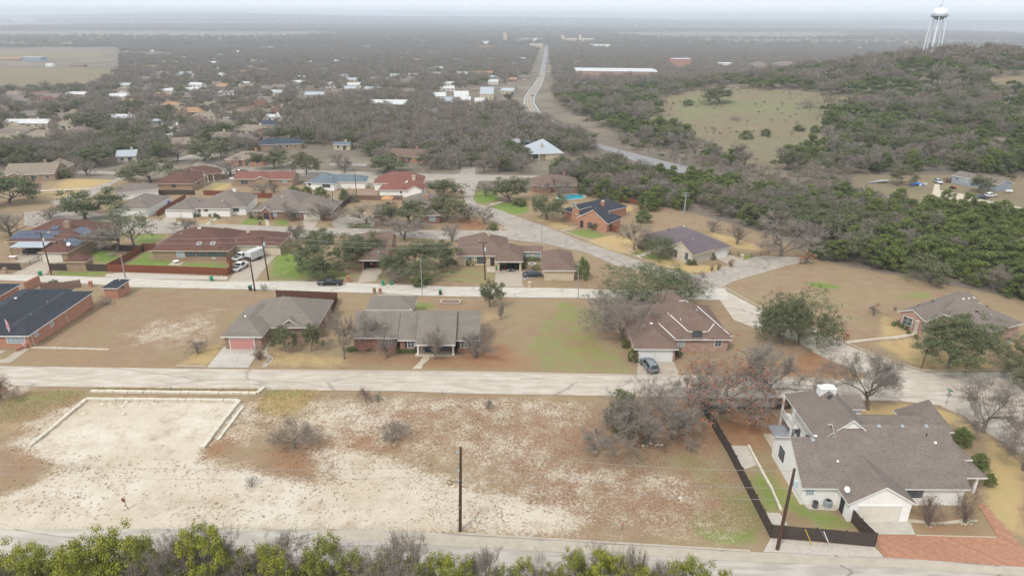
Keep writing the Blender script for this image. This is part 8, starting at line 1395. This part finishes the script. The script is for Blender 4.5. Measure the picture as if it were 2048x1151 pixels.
for i, (x, y, c, w_) in enumerate([(1146, 442, BLK, 'nearest of the tiny cars up the highway'), (1182, 372, BLK, 'dark tiny car on the right highway lane'), (1173, 342, SLV, 'silver tiny car on the left highway lane'), (1184, 325, WHT, 'white tiny car far up the highway'), (1060, 462, WHT, 'white vehicle parked in the yard by the road'), (980, 488, WHT, 'white van-like car in the yard, left of another'), (1005, 490, SLV, 'silver car in the yard beside the white one'), (1100, 432, SLV, 'silver car in the upper yard by the road')]): vehicle('suv', c, 'K2', x, y, -95 if i < 4 else i * 40, w_)
p = P('N3', 1100, 385); t = thing('garden_tractor', 'small red garden tractor on the grass before the mobile home', 'tractor', p, .3); slab('body', t, (.3, 0, .7), (1.5, .7, .55), mk('tractor_red', (.45, .03, .04))); slab('seat', t, (-.6, 0, 1.0), (.5, .5, .4), DARK)
for sx, r in ((-.6, .5), (.8, .3)):
    for s in (-1, 1): m = MB(); m.tube([(sx, s * .45, r), (sx, s * .65, r)], r, 12); obj('wheel', m, TYRE, t)
p = P('K5', 645, 603); t = thing('riding_mower', 'red riding mower inside the brown-roofed carport', 'mower', p, .3); slab('body', t, (.3, 0, .65), (1.3, .7, .5), mk('tractor_red', ())); slab('seat', t, (-.5, 0, .95), (.45, .5, .4), TRIM)
for s in (-1, 1): m = MB(); m.tube([(-.5, s * .4, .35), (-.5, s * .6, .35)], .35, 12); obj('wheel', m, TYRE, t)
p = P('M6', 1770, 900); t = thing('enclosed_trailer', 'white enclosed cargo trailer with rounded nose beside the pickups', 'trailer', p, math.radians(68)); bm = bmesh.new(); bmesh.ops.create_cube(bm, size=1)
for v in bm.verts: v.co = Vector((v.co.x * 5.2, v.co.y * 2.2, v.co.z * 2.1 + 1.65))
bmesh.ops.bevel(bm, geom=[e for e in bm.edges], offset=.12, segments=3, affect='EDGES'); obj('body', bm, R_WHITE, t); m = MB(); m.box((-2.64, 0, 1.0), (.04, 2.0, .9)); obj('stone_guard', m, DARK, t)
for s in (-1, 1):
    for dx in (-.1, .7): m = MB(); m.tube([(dx, s * .95, .38), (dx, s * 1.16, .38)], .38, 14); obj('wheel', m, TYRE, t)
m = MB(); m.tube([(-2.6, 0, .5), (-3.7, 0, .5)], .06, 6); obj('hitch', m, DARK, t)

# ---------------------------------------------------------------- haze: the winter air between here and the hills
hz = MB(); hz.box((0, 22500, 24), (60000, 49000, 184)); hm = bpy.data.materials.new('winter_haze'); hm.use_nodes = True; n_ = hm.node_tree.nodes; n_.remove(n_['Principled BSDF']); pv = n_.new('ShaderNodeVolumePrincipled'); pv.inputs['Color'].default_value = (.83, .91, 1.0, 1); pv.inputs['Density'].default_value = HAZE_D; pv.inputs['Anisotropy'].default_value = 0.25
hm.node_tree.links.new(pv.outputs[0], n_['Material Output'].inputs['Volume']); hz = obj('haze', hz, hm); hz['kind'] = 'stuff'; hz['label'] = 'pale winter haze over the valley'; hz['category'] = 'haze'
